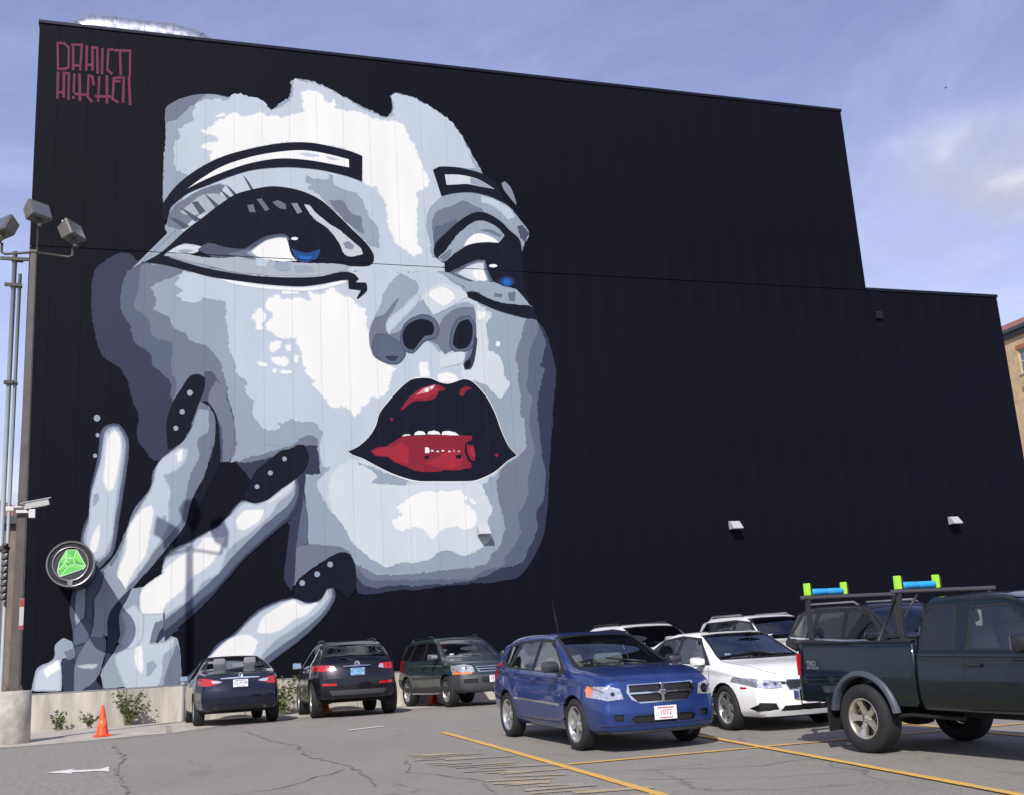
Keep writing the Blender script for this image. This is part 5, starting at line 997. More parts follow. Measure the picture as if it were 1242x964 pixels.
# ---------------- white saloon
def white_saloon():
    root = empty('parked_car'); tag(root, 'white four-door saloon with kidney grille and dark split front bumper, parked nose out', 'car', 'cars parked in the lot')
    P = car_paint('solid_white_paint', (.80, .80, .79), 0., .3); mats = [P, SEAM, TRIM, GLASS, CHROME, LENS, AMB, RED, PLAST]
    sp = dict(L=(-2.32, 2.28), wheels=(-1.405, 1.405, .325, .215), track=.77, archr=.365, roofz=1.43, hwroof=.56, bow=(.24, .18), flare=.02, redge=.09,
        top=[(-2.32, .96), (-2.1, 1.03), (-1.75, 1.06), (-.95, 1.33), (-.5, 1.42), (0, 1.43), (.3, 1.395), (.55, 1.29), (1.12, 1.03), (1.25, 1.0), (1.8, .935), (2.12, .86), (2.28, .775)],
        belt=[(-2.32, .86), (-1.6, .93), (0, .90), (1.0, .89), (1.7, .83), (2.28, .70)], hw=[(-2.32, .78), (-1.7, .87), (-.5, .885), (.8, .89), (1.7, .875), (2.28, .76)],
        bot=[(-2.32, .30), (-1.7, .22), (0, .19), (1.7, .18), (2.28, .20)], nose=[(.2, -.05), (.35, .03), (.5, .03), (.64, .0), (.78, -.05)], tail=[(.3, 0), (.6, .05), (.95, -.02)])
    s = Shell().loft(sp); s.arches((-1.405, 1.405), .325, .365)
    s.side('door', [(.98, .32), (.98, .90), (.35, 1.36), (-.25, 1.39), (-.25, .30), (.9, .30)], 0); s.side('door', [(-.25, .30), (-.25, 1.39), (-.95, 1.30), (-1.2, .95), (-1.0, .66), (-.85, .33)], 0)
    s.side('window_trim', [(1.0, .925), (.38, 1.335), (-.25, 1.375), (-.85, 1.32), (-1.42, 1.02), (-1.30, .965)], 2, -.003)
    s.side('side_window', [(.82, .95), (.36, 1.295), (-.19, 1.345), (-.20, .955)], 3, -.008); s.side('side_window', [(-.29, .96), (-.28, 1.345), (-.82, 1.295), (-1.10, .98)], 3, -.008)
    s.band([(.98, .90), (.98, .32), (.9, .30), (-.85, .31), (-1.0, .66), (-1.2, .95)], .012, 1); s.band([(-.25, .31), (-.25, 1.35)], .012, 1)
    s.cut('x', [(-.72, 1.0), (.72, 1.0), (.57, 1.375), (.3, 1.392), (-.3, 1.392), (-.57, 1.375)], s.region('windshield_frame', 2, -.003), (.1, 1.5), .12, 1)
    s.cut('x', [(-.67, 1.025), (.67, 1.025), (.535, 1.355), (.3, 1.375), (-.3, 1.375), (-.535, 1.355)], s.region('windshield', 3, -.008), (.1, 1.5), .12, 1)
    s.cut('x', [(-.62, 1.06), (.62, 1.06), (.5, 1.34), (-.5, 1.34)], s.region('rear_window', 3, -.006), (-2.2, -.5), .1, -1)
    s.end('grille', [(.025, .575), (.04, .715), (.31, .72), (.355, .67), (.31, .57)], 4, .006, mirror=True, lim=(1.7, 3)); s.end('grille_mesh', [(.042, .588), (.056, .702), (.30, .707), (.338, .665), (.298, .583)], 2, .002, mirror=True, lim=(1.7, 3))
    s.end('headlight', [(.40, .605), (.41, .70), (.62, .73), (.84, .765), (.86, .70), (.74, .62), (.56, .595)], 5, .003, mirror=True, lim=(1.3, 3), nmin=-.05); s.end('headlight_strip', [(.345, .65), (.345, .69), (.41, .70), (.40, .65)], 2, .003, mirror=True, lim=(1.3, 3), nmin=-.05)
    s.end('lower_grille', [(-.46, .285), (.46, .285), (.40, .36), (-.40, .36)], 2, -.02, lim=(1.7, 3)); s.end('air_intake', [(.48, .31), (.52, .40), (.74, .415), (.79, .33), (.74, .285)], 2, -.02, mirror=True, lim=(1.5, 3))
    for yy in (.49, .63): s.end('headlight_reflector', circle_poly(yy, .66, .042, 12), 4, .001, mirror=True, lim=(1.3, 3), nmin=-.05); s.end('headlight_bulb', circle_poly(yy, .66, .02, 8), 2, -.003, mirror=True, lim=(1.3, 3), nmin=-.05)
    s.side('side_reflector', [(1.80, .60), (1.80, .63), (1.92, .625), (1.92, .60)], 7, .003)
    s.end('lip', [(-.8, .17), (.8, .17), (.8, .215), (-.8, .215)], 2, .004, lim=(1.7, 3)); s.cut('z', [(-.35, -.36), (.18, -.36), (.18, .36), (-.35, .36)], s.region('sunroof', 2, .002), None, .7, 1)
    s.end('tail_light', [(.40, .78), (.84, .74), (.84, .90), (.42, .88)], 7, .004, front=False, mirror=True, lim=(-3, -1.6))
    for sd in (1, -1): s.band([(1.12, sd*.72), (1.6, sd*.69), (2.0, sd*.56), (2.16, sd*.40)], .012, 1, 'z', (1,), None, .25)
    s.build(root, mats, INT, .90)
    plate(root, 2.335, .45, '587 EA7', PLW, PLR, frame=TRIM, w=.30, h=.15); mirror(root, .83, .86, .985, P, .95); handles(root, [(-.08, .80), (-1.0, .83)], .882, .8, P)
    cabin(root, .62, -1.3, .64, .95, 1.4, floor=.36); add_wheels(root, sp, make_wheel_meshes(.325, .215, .235, 5, 'twin'))
    wiper(root, (1.12, .4, 1.04), (.95, -.2, 1.12)); part(root, 'parking_permit', MATS['pale_sticker'], lambda b: box(b, .90, .905, -.52, -.42, 1.06, 1.09)); part(root, 'rear_view_mirror', TRIM, lambda b: box(b, .30, .33, -.11, .11, 1.25, 1.30, .012))
    return root
# ---------------- navy saloon seen from behind
def navy_saloon():
    root = empty('parked_car'); tag(root, 'dark navy four-door saloon with red and clear tail lights, parked nose to the concrete footing', 'car', 'cars parked in the lot')
    P = car_paint('dark_navy_paint', (.008, .010, .024), .3, .3); mats = [P, SEAM, TRIM, GLASS, CHROME, LENS, AMB, RED, PLAST, WHLENS]
    sp = dict(L=(-2.40, 2.42), wheels=(-1.4, 1.4, .33, .22), track=.785, archr=.37, roofz=1.47, hwroof=.57, bow=(.34, .24), flare=.015, redge=.09,
        top=[(-2.40, 1.02), (-2.25, 1.075), (-2.0, 1.10), (-1.7, 1.14), (-.95, 1.38), (-.4, 1.465), (.1, 1.47), (.5, 1.36), (1.3, 1.02), (1.5, .97), (2.1, .84), (2.42, .70)],
        belt=[(-2.40, .92), (-1.6, 1.0), (0, .95), (1.0, .90), (1.7, .82), (2.42, .60)], hw=[(-2.40, .79), (-1.7, .89), (-.5, .905), (.8, .905), (1.7, .89), (2.42, .74)],
        bot=[(-2.40, .30), (-1.7, .24), (0, .20), (1.7, .19), (2.42, .22)], nose=[(.2, -.04), (.4, .03), (.75, -.06)], tail=[(.25, -.06), (.4, .03), (.6, .05), (.85, .0), (1.05, -.02)])
    s = Shell().loft(sp); s.arches((-1.4, 1.4), .33, .37)
    s.side('door', [(1.0, .32), (1.0, .93), (.4, 1.38), (-.25, 1.42), (-.25, .30)], 0); s.side('door', [(-.25, .30), (-.25, 1.42), (-1.1, 1.33), (-1.25, 1.02), (-1.0, .70), (-.85, .33)], 0)
    s.side('window_trim', [(1.05, .96), (.4, 1.36), (-.25, 1.41), (-.9, 1.36), (-1.45, 1.10), (-1.2, 1.03)], 4, -.001)
    s.side('side_window', [(.82, 1.0), (.36, 1.32), (-.2, 1.37), (-.21, 1.01)], 3, -.008); s.side('side_window', [(-.29, 1.02), (-.28, 1.37), (-.9, 1.32), (-1.22, 1.09)], 3, -.008)
    s.band([(-.25, .31), (-.25, 1.4)], .012, 1); s.band([(1.0, .93), (1.0, .32)], .012, 1); s.band([(-1.25, 1.02), (-1.0, .70), (-.85, .33)], .012, 1)
    s.cut('x', [(-.70, 1.04), (.70, 1.04), (.55, 1.42), (-.55, 1.42)], s.region('windshield', 3, -.008), (.2, 1.7), .12, 1)
    s.cut('x', [(-.69, 1.135), (.69, 1.135), (.56, 1.425), (.3, 1.445), (-.3, 1.445), (-.56, 1.425)], s.region('rear_window_frame', 2, -.003), (-2.1, -.4), .08, -1)
    s.cut('x', [(-.64, 1.15), (.64, 1.15), (.535, 1.405), (.3, 1.428), (-.3, 1.428), (-.535, 1.405)], s.region('rear_window', 3, -.008), (-2.1, -.4), .08, -1)
    s.end('tail_light', [(.38, .885), (.46, .92), (.66, .965), (.90, 1.0), (.90, .86), (.72, .81), (.58, .82)], 7, .004, front=False, mirror=True, lim=(-3, -1.9)); s.end('reversing_light', [(.36, .885), (.46, .915), (.60, .92), (.56, .865), (.46, .86)], 9, .006, front=False, mirror=True, lim=(-3, -1.9))
    s.end('boot_chrome_strip', [(-.40, .945), (.40, .945), (.40, .965), (0, .978), (-.40, .965)], 4, .008, front=False, lim=(-3, -1.9))
    s.end('plate_recess', [(-.26, .76), (.26, .76), (.28, .93), (-.28, .93)], 0, -.015, front=False, lim=(-3, -1.9)); s.band([(-.62, .80), (-.55, .70), (.55, .70), (.62, .80)], .012, 1, 'x', (-1,), (-3, -1.9), .1)
    s.end('rear_diffuser', [(-.6, .28), (.6, .28), (.56, .40), (-.56, .40)], 2, -.004, front=False, lim=(-3, -1.9)); s.band([(-.85, .48), (.85, .48)], .010, 1, 'x', (-1,), (-3, -1.9), .1)
    s.build(root, mats, INT, .98)
    for sd in (1, -1): part(root, 'exhaust_tip', CHROME, lambda b: lathe(b, [(.03, .1), (.045, .1), (.045, -.08)], 14, 'x', (-2.33, sd*.52, .33)))
    part(root, 'boot_emblem', CHROME, lambda b: lathe(b, [(.02, 0), (.045, .004), (.05, -.004)], 16, 'x', (-2.425, 0, 1.02))); plate(root, -2.455, .845, '52 AN8', PLW, PLN, False)
    mirror(root, .86, .86, 1.02, P, .95); handles(root, [(-.1, .88), (-1.05, .92)], .90, .88, CHROME); cabin(root, .72, -1.4, .66, 1.0, 1.45, floor=.38); add_wheels(root, sp, make_wheel_meshes(.33, .22, .225, 10))
    return root
# ---------------- dark crossover seen from behind
def dark_crossover():
    root = empty('parked_car'); tag(root, 'black crossover with rounded tailgate, roof rails and pale blue plate, parked nose to the footing', 'car', 'cars parked in the lot')
    P = car_paint('black_cherry_paint', (.010, .009, .013), .3, .28); mats = [P, SEAM, TRIM, GLASSD, CHROME, LENS, AMB, RED, PLAST, WHLENS]
    sp = dict(L=(-2.30, 2.52), wheels=(-1.425, 1.425, .40, .26), track=.81, archr=.44, roofz=1.66, hwroof=.60, bow=(.34, .24), flare=.03, tailx=1.3, redge=.11,
        top=[(-2.30, 1.50), (-1.7, 1.585), (-.8, 1.65), (-.1, 1.66), (.3, 1.58), (1.1, 1.20), (1.35, 1.12), (2.1, 1.0), (2.52, .82)],
        belt=[(-2.30, 1.16), (-1.4, 1.12), (0, 1.08), (1.0, 1.05), (1.7, .96), (2.52, .72)], hw=[(-2.30, .82), (-1.6, .93), (-.6, .945), (.8, .945), (1.7, .94), (2.52, .80)],
        bot=[(-2.30, .38), (-1.7, .30), (0, .27), (1.7, .26), (2.52, .30)], nose=[(.2, -.04), (.5, .03), (.9, -.06)], tail=[(.35, -.05), (.5, .04), (.72, .05), (.95, .0), (1.1, -.06), (1.55, -.62)])
    s = Shell().loft(sp); s.arches((-1.425, 1.425), .40, .44)
    s.side('door', [(1.0, .42), (1.0, 1.05), (.3, 1.52), (-.3, 1.54), (-.3, .38)], 0); s.side('door', [(-.3, .38), (-.3, 1.54), (-1.0, 1.50), (-1.3, 1.1), (-1.0, .8), (-.85, .42)], 0)
    s.side('window_trim', [(1.0, 1.10), (.3, 1.50), (-.3, 1.54), (-1.0, 1.50), (-1.6, 1.30), (-1.45, 1.19)], 4, -.001)
    s.side('side_window', [(.8, 1.13), (.26, 1.46), (-.25, 1.50), (-.26, 1.14)], 3, -.008); s.side('side_window', [(-.34, 1.15), (-.33, 1.50), (-.95, 1.47), (-1.42, 1.28), (-1.35, 1.2)], 3, -.008)
    s.band([(-.3, .39), (-.3, 1.5)], .012, 1); s.band([(-1.3, 1.1), (-1.0, .8), (-.85, .42)], .012, 1); s.band([(1.0, .42), (1.0, 1.05)], .012, 1)
    s.cut('x', [(-.70, 1.18), (.70, 1.18), (.56, 1.58), (-.56, 1.58)], s.region('windshield', 3, -.008), (.0, 1.6), .12, 1)
    s.cut('x', [(-.68, 1.13), (.68, 1.13), (.66, 1.26), (.50, 1.50), (.2, 1.53), (-.2, 1.53), (-.50, 1.50), (-.66, 1.26)], s.region('rear_window', 3, -.004), (-2.6, -.9), .06, -1)
    s.end('tail_light', [(.46, 1.00), (.50, 1.09), (.66, 1.10), (.92, 1.12), (.92, .99), (.70, .965)], 7, .006, front=False, mirror=True, lim=(-3, -1.5)); s.end('reversing_light', [(.46, 1.0), (.49, 1.07), (.58, 1.08), (.58, .985)], 9, .008, front=False, mirror=True, lim=(-3, -1.5))
    s.end('tailgate_chrome_strip', [(-.30, 1.05), (.30, 1.05), (.30, 1.065), (0, 1.08), (-.30, 1.065)], 4, .008, front=False, lim=(-3, -1.5)); s.end('plate_recess', [(-.27, .86), (.27, .86), (.30, 1.03), (-.30, 1.03)], 0, -.02, front=False, lim=(-3, -1.5))
    s.band([(-.70, 1.10), (-.66, .80), (.66, .80), (.70, 1.10)], .012, 1, 'x', (-1,), (-3, -1.2), .06); s.end('rear_reflector', [(.46, .66), (.46, .71), (.76, .72), (.76, .67)], 7, .004, front=False, mirror=True, lim=(-3, -1.5))
    s.end('bumper_garnish', [(-.55, .46), (.55, .46), (.62, .56), (-.62, .56)], 8, .006, front=False, lim=(-3, -1.5)); s.band([(-.86, .77), (.86, .77)], .010, 1, 'x', (-1,), (-3, -1.5), .1)
    s.build(root, mats, INT, 1.12)
    for sd in (1, -1):
        part(root, 'roof_rail', TRIM, lambda b: tube(b, [(.1, sd*.58, 1.63), (.0, sd*.585, 1.665), (-.8, sd*.585, 1.67), (-1.15, sd*.58, 1.64), (-1.25, sd*.57, 1.59)], .020, 8)); part(root, 'exhaust_tip', CHROME, lambda b: lathe(b, [(.03, .1), (.045, .1), (.045, -.08)], 14, 'x', (-2.2, sd*.55, .40)))
    plate(root, -2.31, .94, '701 WXC', PLB, PLN, False, tilt=0); part(root, 'tailgate_emblem', CHROME, lambda b: lathe(b, [(.02, 0), (.05, .004), (.06, -.004)], 16, 'x', (-2.245, 0, 1.115))); part(root, 'rear_wiper', TRIM, lambda b: tube(b, [(-2.20, 0, 1.16), (-2.10, .33, 1.26)], .012, 6))
    mirror(root, .86, .90, 1.16, P, 1.05); handles(root, [(-.1, 1.0), (-1.1, 1.03)], .94, 1.0, CHROME); cabin(root, .72, -1.5, .66, 1.1, 1.6, floor=.5); add_wheels(root, sp, make_wheel_meshes(.40, .26, .28, 6), steer=.0)
    return root
# ---------------- grey-green SUV facing out
def suv(root_label, col, name_mat, sx=1.0, glass=None, clad=None, sc=(1, 1, 1), amber=True, dark_plate=False, wheel=None, rail=None, txt='68 PK2', hz=1.69, dark=False):
    root = empty('parked_car'); tag(root, root_label, 'car', 'cars parked in the lot')
    P = car_paint(name_mat, col, .3, .35); mats = [P, SEAM, TRIM, glass or GLASS, CHROME, LENS, AMB, RED, clad or PLAST]
    k = hz/1.69
    Z = lambda pts: [(a, b*k) for a, b in pts]
    sp = dict(L=(-2.18, 2.14), wheels=(-1.315, 1.315, .355, .23), track=.775, archr=.41, roofz=1.66*k, hwroof=.63, bow=(.26, .12), flare=.03, tailx=.9, redge=.10,
        top=Z([(-2.18, 1.58), (-1.6, 1.64), (-.7, 1.665), (0, 1.655), (.3, 1.57), (1.02, 1.17), (1.2, 1.11), (1.7, 1.05), (2.0, .99), (2.14, .90)]),
        belt=Z([(-2.18, 1.10), (-1, 1.06), (.4, 1.03), (1.1, 1.01), (1.7, .96), (2.14, .80)]), hw=[(-2.18, .80), (-1.6, .875), (-.6, .885), (.8, .885), (1.6, .875), (2.14, .79)],
        bot=[(-2.18, .42), (-1.7, .32), (0, .30), (1.7, .30), (2.14, .33)], nose=Z([(.3, -.04), (.4, .04), (.62, .06), (.7, .01), (.9, -.03), (1.0, -.06)]), tail=Z([(.4, 0), (.7, .05), (.8, .0), (1.1, -.03), (1.6, -.32)]))
    s = Shell().loft(sp); s.arches((-1.315, 1.315), .355, .41)
    s.side('rocker_cladding', Z([(-2.1, .28), (2.1, .28), (2.1, .47), (-2.1, .47)]), 8, .004, .1)
    s.side('door', Z([(1.0, .47), (.98, 1.03), (.35, 1.57), (-.28, 1.60), (-.28, .47)]), 0); s.side('door', Z([(-.28, .47), (-.28, 1.60), (-1.05, 1.58), (-1.2, 1.1), (-1.0, .78), (-.88, .47)]), 0)
    s.side('window_trim', Z([(1.0, 1.07), (.36, 1.52), (-.28, 1.575), (-1.6, 1.545), (-1.98, 1.18), (-1.2, 1.11)]), 2, -.003)
    s.side('side_window', Z([(.80, 1.10), (.33, 1.485), (-.22, 1.54), (-.23, 1.105)]), 3, -.008); s.side('side_window', Z([(-.34, 1.11), (-.33, 1.54), (-1.02, 1.525), (-1.15, 1.13)]), 3, -.008); s.side('quarter_window', Z([(-1.27, 1.14), (-1.12, 1.525), (-1.55, 1.51), (-1.86, 1.2)]), 3, -.008)
    s.band(Z([(1.0, .48), (.98, 1.03)]), .013, 1); s.band(Z([(-.28, .48), (-.28, 1.57)]), .013, 1); s.band(Z([(-1.2, 1.1), (-1.0, .78), (-.88, .48)]), .013, 1); s.side('rub_strip', Z([(.95, .66), (.95, .72), (-.9, .72), (-.9, .66)]), 8, .012)
    s.cut('x', Z([(-.74, 1.13), (.74, 1.13), (.63, 1.585), (.3, 1.605), (-.3, 1.605), (-.63, 1.585)]), s.region('windshield_frame', 2, -.003), (-.1, 1.4), .12, 1)
    s.cut('x', Z([(-.69, 1.15), (.69, 1.15), (.595, 1.56), (.3, 1.585), (-.3, 1.585), (-.595, 1.56)]), s.region('windshield', 3, -.008), (-.1, 1.4), .12, 1)
    s.cut('x', Z([(-.62, 1.12), (.62, 1.12), (.54, 1.53), (-.54, 1.53)]), s.region('rear_window', 3, -.006), (-3, -1.3), .06, -1)
    s.end('bumper', Z([(-.9, .30), (.9, .30), (.9, .70), (-.9, .70)]), 8, .012, lim=(1.55, 3)); s.end('bumper', Z([(-.9, .36), (.9, .36), (.9, .68), (-.9, .68)]), 8, .012, front=False, lim=(-3, -1.65))
    s.end('lower_grille', Z([(-.30, .52), (.30, .52), (.33, .64), (-.33, .64)]), 2, -.01, lim=(1.6, 3)); s.end('fog_recess', Z([(.42, .53), (.42, .62), (.72, .62), (.72, .53)]), 2, -.01, mirror=True, lim=(1.4, 3))
    s.end('grille', Z([(-.36, .77), (-.42, .90), (.42, .90), (.36, .77)]), 4, .004, lim=(1.6, 3)); s.end('grille_mesh', Z([(-.33, .785), (-.37, .83), (.37, .83), (.33, .785)]), 2, -.01, lim=(1.6, 3)); s.end('grille_mesh', Z([(-.38, .845), (-.40, .885), (.40, .885), (.38, .845)]), 2, -.01, lim=(1.6, 3))
    s.end('headlight', Z([(.46, .78), (.50, .92), (.64, .955), (.84, .94), (.84, .73), (.62, .74)]), 5, .004, mirror=True, lim=(1.3, 3), nmin=-.05)
    if amber: s.end('indicator', Z([(.52, .735), (.51, .775), (.79, .78), (.835, .95), (.87, .95), (.87, .73)]), 6, .006, mirror=True, lim=(1.70, 3), nmin=-.05)
    s.end('headlight_reflector', Z(circle_poly(.64, .865, .055, 12)), 4, .006, mirror=True, lim=(1.3, 3), nmin=-.05); s.end('headlight_bulb', Z(circle_poly(.64, .865, .025, 8)), 2, .003, mirror=True, lim=(1.3, 3), nmin=-.05)
    s.end('tail_light', Z([(.66, .85), (.66, 1.15), (.86, 1.15), (.86, .85)]), 2 if dark else 7, .004, front=False, mirror=True, lim=(-3, -1.6))
    if dark: s.band(Z([(.98, 1.085), (-.28, 1.095), (-1.9, 1.15)]), .028, 4)
    s.build(root, mats, INT, 1.06*k)
    for sd in (1, -1):
        part(root, 'roof_rail', rail or CHROME, lambda b: tube(b, [(.0, sd*.60, 1.62*k), (-.12, sd*.605, 1.675*k), (-1.4, sd*.60, 1.68*k), (-1.55, sd*.59, 1.60*k)], .020, 8)); part(root, 'side_step', SILV, lambda b: box(b, -.85, .85, sd*.86-.06, sd*.86+.04, .30, .335, .012))
    plate(root, 2.235, .60*k, txt, PLW, PLR); mirror(root, .80, .87, 1.17*k, P if not amber else mat('chrome_mirror_cap', (.45, .46, .48), .2, metal=.8), 1.05); handles(root, [(-.10, .95*k), (-1.0, .97*k)], .885, .95, TRIM)
    cabin(root, .62, -1.7, .66, 1.08*k, 1.6, floor=.5, seats=(.2, -.8)); add_wheels(root, sp, wheel or make_wheel_meshes(.355, .23, .235, 5))
    part(root, 'parking_permit', mat('pale_sticker', (.6, .68, .75), .5), lambda b: box(b, .86, .865, -.56, -.45, 1.19*k, 1.235*k)); part(root, 'rear_view_mirror', TRIM, lambda b: box(b, .20, .23, -.11, .11, 1.43*k, 1.48*k, .012)); wiper(root, (1.04, .3, 1.18*k), (.9, -.25, 1.24*k))
    return root

c = blue_hatch(); place_car(c, 6.24, 15.80, R(-87.6))
c = white_saloon(); place_car(c, 8.98, 16.75, R(-88.5))
c = navy_saloon(); place_car(c, 1.80, 27.25, R(91.6))
c = dark_crossover(); place_car(c, 4.42, 27.05, R(88.2))
c = suv('grey-green compact SUV with grey plastic bumper and amber indicators, backed up to the footing', srgb(46, 60, 62), 'grey_green_paint'); place_car(c, 7.40, 27.75, R(-82))
wh = make_wheel_meshes(.355, .23, .235, 10)
c = suv('white SUV showing only its roof and windscreen over the blue hatchback', (.80, .80, .79), 'pearl_white_paint', glass=GLASSD, clad=mat('white_bumper_skin', (.78, .78, .77), .35, coat=1), amber=False, wheel=wh, rail=TRIM, txt='4TR 91', hz=1.68); place_car(c, 10.75, 23.7, R(-88))
c = suv('white SUV showing only its roof and side windows over the white saloon', (.80, .80, .79), 'pearl_white_paint', glass=GLASSD, clad=MATS['white_bumper_skin'], amber=False, wheel=wh, rail=SILV, txt='2GX 33', hz=1.74); place_car(c, 13.45, 22.9, R(-88))
c = suv('black SUV with chrome window strip and tinted glass, standing behind the pickup truck', (.010, .010, .012), 'gloss_black_paint', glass=GLASSD, clad=TRIM, amber=False, wheel=wh, rail=SILV, txt='71 KV3', hz=1.80, dark=True); place_car(c, 11.85, 16.2, R(-89))
# ---------------- pickup truck with a rack over its bed
def pickup():
    root = empty('pickup_truck'); tag(root, 'dark green pickup truck with a black rack over its bed carrying blue pads', 'pickup truck')
    P = car_paint('dark_green_paint', (.0050, .0110, .0125), .3, .34); FL = mat('grey_fender_flare', (.052, .062, .078), .5, rvar=.1, scale=8)
    mats = [P, SEAM, TRIM, GLASS, CHROME, LENS, AMB, RED, FL, GLASSD]
    sp = dict(L=(-.74, 2.42), n=74, wheels=(-9, 1.55, .39, .265), track=.765, archr=.46, roofz=1.765, hwroof=.61, bow=(.20, .02), bowx=(.6, -.5), flare=.02, tailx=.2, redge=.10,
        top=[(-.74, 1.70), (-.55, 1.755), (.2, 1.765), (.55, 1.70), (1.22, 1.25), (1.4, 1.20), (2.1, 1.13), (2.36, 1.05), (2.42, .98)], belt=[(-.74, 1.14), (1.0, 1.13), (1.6, 1.09), (2.42, .90)],
        hw=[(-.74, .825), (.6, .835), (1.7, .83), (2.42, .78)], bot=[(-.74, .50), (1.0, .50), (2.42, .48)], nose=[(.5, .0), (.7, .06), (1.0, -.03)], tail=[(.5, 0), (1.1, 0), (1.7, -.06)])
    s = Shell().loft(sp); s.arches((1.55,), .39, .46)
    s.side('door', [(1.12, .56), (1.12, 1.13), (.50, 1.70), (-.06, 1.71), (-.06, .54)], 0)
    s.side('window_trim', [(-.66, 1.17), (-.66, 1.60), (-.58, 1.645), (-.20, 1.655), (-.18, 1.17)], 2, -.003); s.side('quarter_window', [(-.62, 1.20), (-.62, 1.585), (-.55, 1.615), (-.24, 1.625), (-.22, 1.20)], 9, -.008)
    s.side('window_trim', [(-.02, 1.165), (-.02, 1.63), (.46, 1.645), (1.06, 1.18), (1.05, 1.165)], 2, -.003); s.side('side_window', [(.02, 1.185), (.02, 1.60), (.44, 1.615), (.98, 1.20), (.97, 1.185)], 3, -.010)
    s.band([(1.12, 1.13), (1.12, .56), (-.06, .54), (-.06, 1.70), (.50, 1.70)], .014, 1); s.band([(-.06, 1.06), (1.1, 1.05)], .010, 1); s.band([(-.7, 1.06), (-.1, 1.06)], .010, 1)
    s.cut('x', [(-.70, 1.26), (.70, 1.26), (.585, 1.69), (-.585, 1.69)], s.region('windshield', 3, -.008), (.3, 1.6), .12, 1); s.cut('x', [(-.62, 1.2), (.62, 1.2), (.55, 1.6), (-.55, 1.6)], s.region('rear_window', 9, -.006), (-1, -.5), .3, -1)
    s.end('grille', [(-.42, .86), (.42, .86), (.40, 1.0), (-.40, 1.0)], 4, .01, lim=(2, 3)); s.end('grille_mesh', [(-.38, .88), (.38, .88), (.36, .98), (-.36, .98)], 2, -.005, lim=(2, 3)); s.end('headlight', [(.46, .86), (.78, .86), (.78, 1.0), (.46, 1.0)], 5, .004, mirror=True, lim=(1.9, 3)); s.end('bumper', [(-.85, .48), (.85, .48), (.85, .74), (-.85, .74)], 4, .03, lim=(1.9, 3))
    s.build(root, mats, INT, 1.12)
    # bed sides: bowed skins cut round the wheel
    b = Shell(); n, m = 40, 12; x0, x1, z0, z1 = -2.66, -.752, .55, 1.235
    for sd in (1, -1):
        rows = []
        for i in range(n+1):
            x = x0+(x1-x0)*i/n; row = []
            for j in range(m+1):
                t = j/m; y = .80+.035*math.sin(math.pi*min(1, t*.75+.22))+.022*math.exp(-((x+1.55)/.5)**2)-.03*max(0, (x0+.12-x)/.12)
                row.append(b.bm.verts.new((x, sd*y, z0+(z1-z0)*t)))
            for k, (yy, zz) in enumerate(((.775, z1+.012), (.72, z1+.010), (.70, z1-.02), (.70, z0+.14))): row.append(b.bm.verts.new((x, sd*yy, zz)))
            rows.append(row)
        for A, B in zip(rows, rows[1:]):
            for j in range(len(A)-1): b.bm.faces.new((A[j], A[j+1], B[j+1], B[j]))
        for row in (rows[0], rows[-1]): b.bm.faces.new(row)
    bmesh.ops.recalc_face_normals(b.bm, faces=b.bm.faces); b.bm.normal_update()
    for f in b.bm.faces:                                    # make outward
        c = f.calc_center_median()
        if abs(c.y) > .79 and f.normal.y*c.y < 0: f.normal_flip()
    b.bm.normal_update()
    ra, rb = b.region('bed_side', 0), b.region('bed_side', 0)
    for f in b.bm.faces: f[b.lay] = ra if f.calc_center_median().y > 0 else rb
    b.arches((-1.55,), .39, .475); b.side('tail_light', [(-2.70, .86), (-2.70, 1.13), (-2.595, 1.13), (-2.60, .86)], 7, .006)
    b.build(root, mats)
    bm = bmesh.new(); box(bm, -2.60, -.77, -.71, .71, .70, .74); obj('bed_floor', bm, root, TRIM)
    for i in range(9):
        part(root, 'bed_rib', TRIM, lambda q: box(q, -2.58, -.79, -.64+i*.155, -.58+i*.155, .7405, .752))
    bm = bmesh.new(); box(bm, -2.672, -2.60, -.70, .70, .64, 1.235, .015); obj('tailgate', bm, root, P); bm = bmesh.new(); box(bm, -.81, -.768, -.70, .70, .745, 1.235, .008); obj('bed_front_wall', bm, root, P)
    for sd in (1, -1):
        part(root, 'rail_cap', TRIM, lambda q: box(q, -2.62, -.79, sd*.745-.045, sd*.745+.045, 1.249, 1.268, .006))
        part(root, 'tail_light', RED, lambda q: box(q, -2.685, -2.66, sd*.76-.055, sd*.76+.055, .86, 1.13, .01))
        for xw in (-1.55, 1.55):
            bm = bmesh.new(); rings = []
            for k in range(31):
                a = R(9+k*162/30); rings.append([bm.verts.new((xw+r*math.cos(a), sd*y, .39+r*math.sin(a))) for r, y in ((.466, .80), (.470, .875), (.488, .892), (.515, .888), (.542, .868), (.548, .82))])
            for A, B in zip(rings, rings[1:]):
                for q in range(5): bm.faces.new((A[q], A[q+1], B[q+1], B[q]))
            bm.faces.new(rings[0]); bm.faces.new(rings[-1]); smooth(obj('fender_flare', fin(bm), root, FL), 50)
        part(root, 'mud_flap', TRIM, lambda q: box(q, -2.12, -2.10, sd*.765-.13, sd*.765+.13, .22, .62)); part(root, 'wheel_well', SEAM, lambda q: (lathe(q, [(.48, sd*.80), (.48, sd*.45), (.01, sd*.45)], 24, 'y', (-1.55, 0, .39)), bmesh.ops.delete(q, geom=[f for f in q.faces if f.calc_center_median().z < .56], context='FACES'), fin(q)))
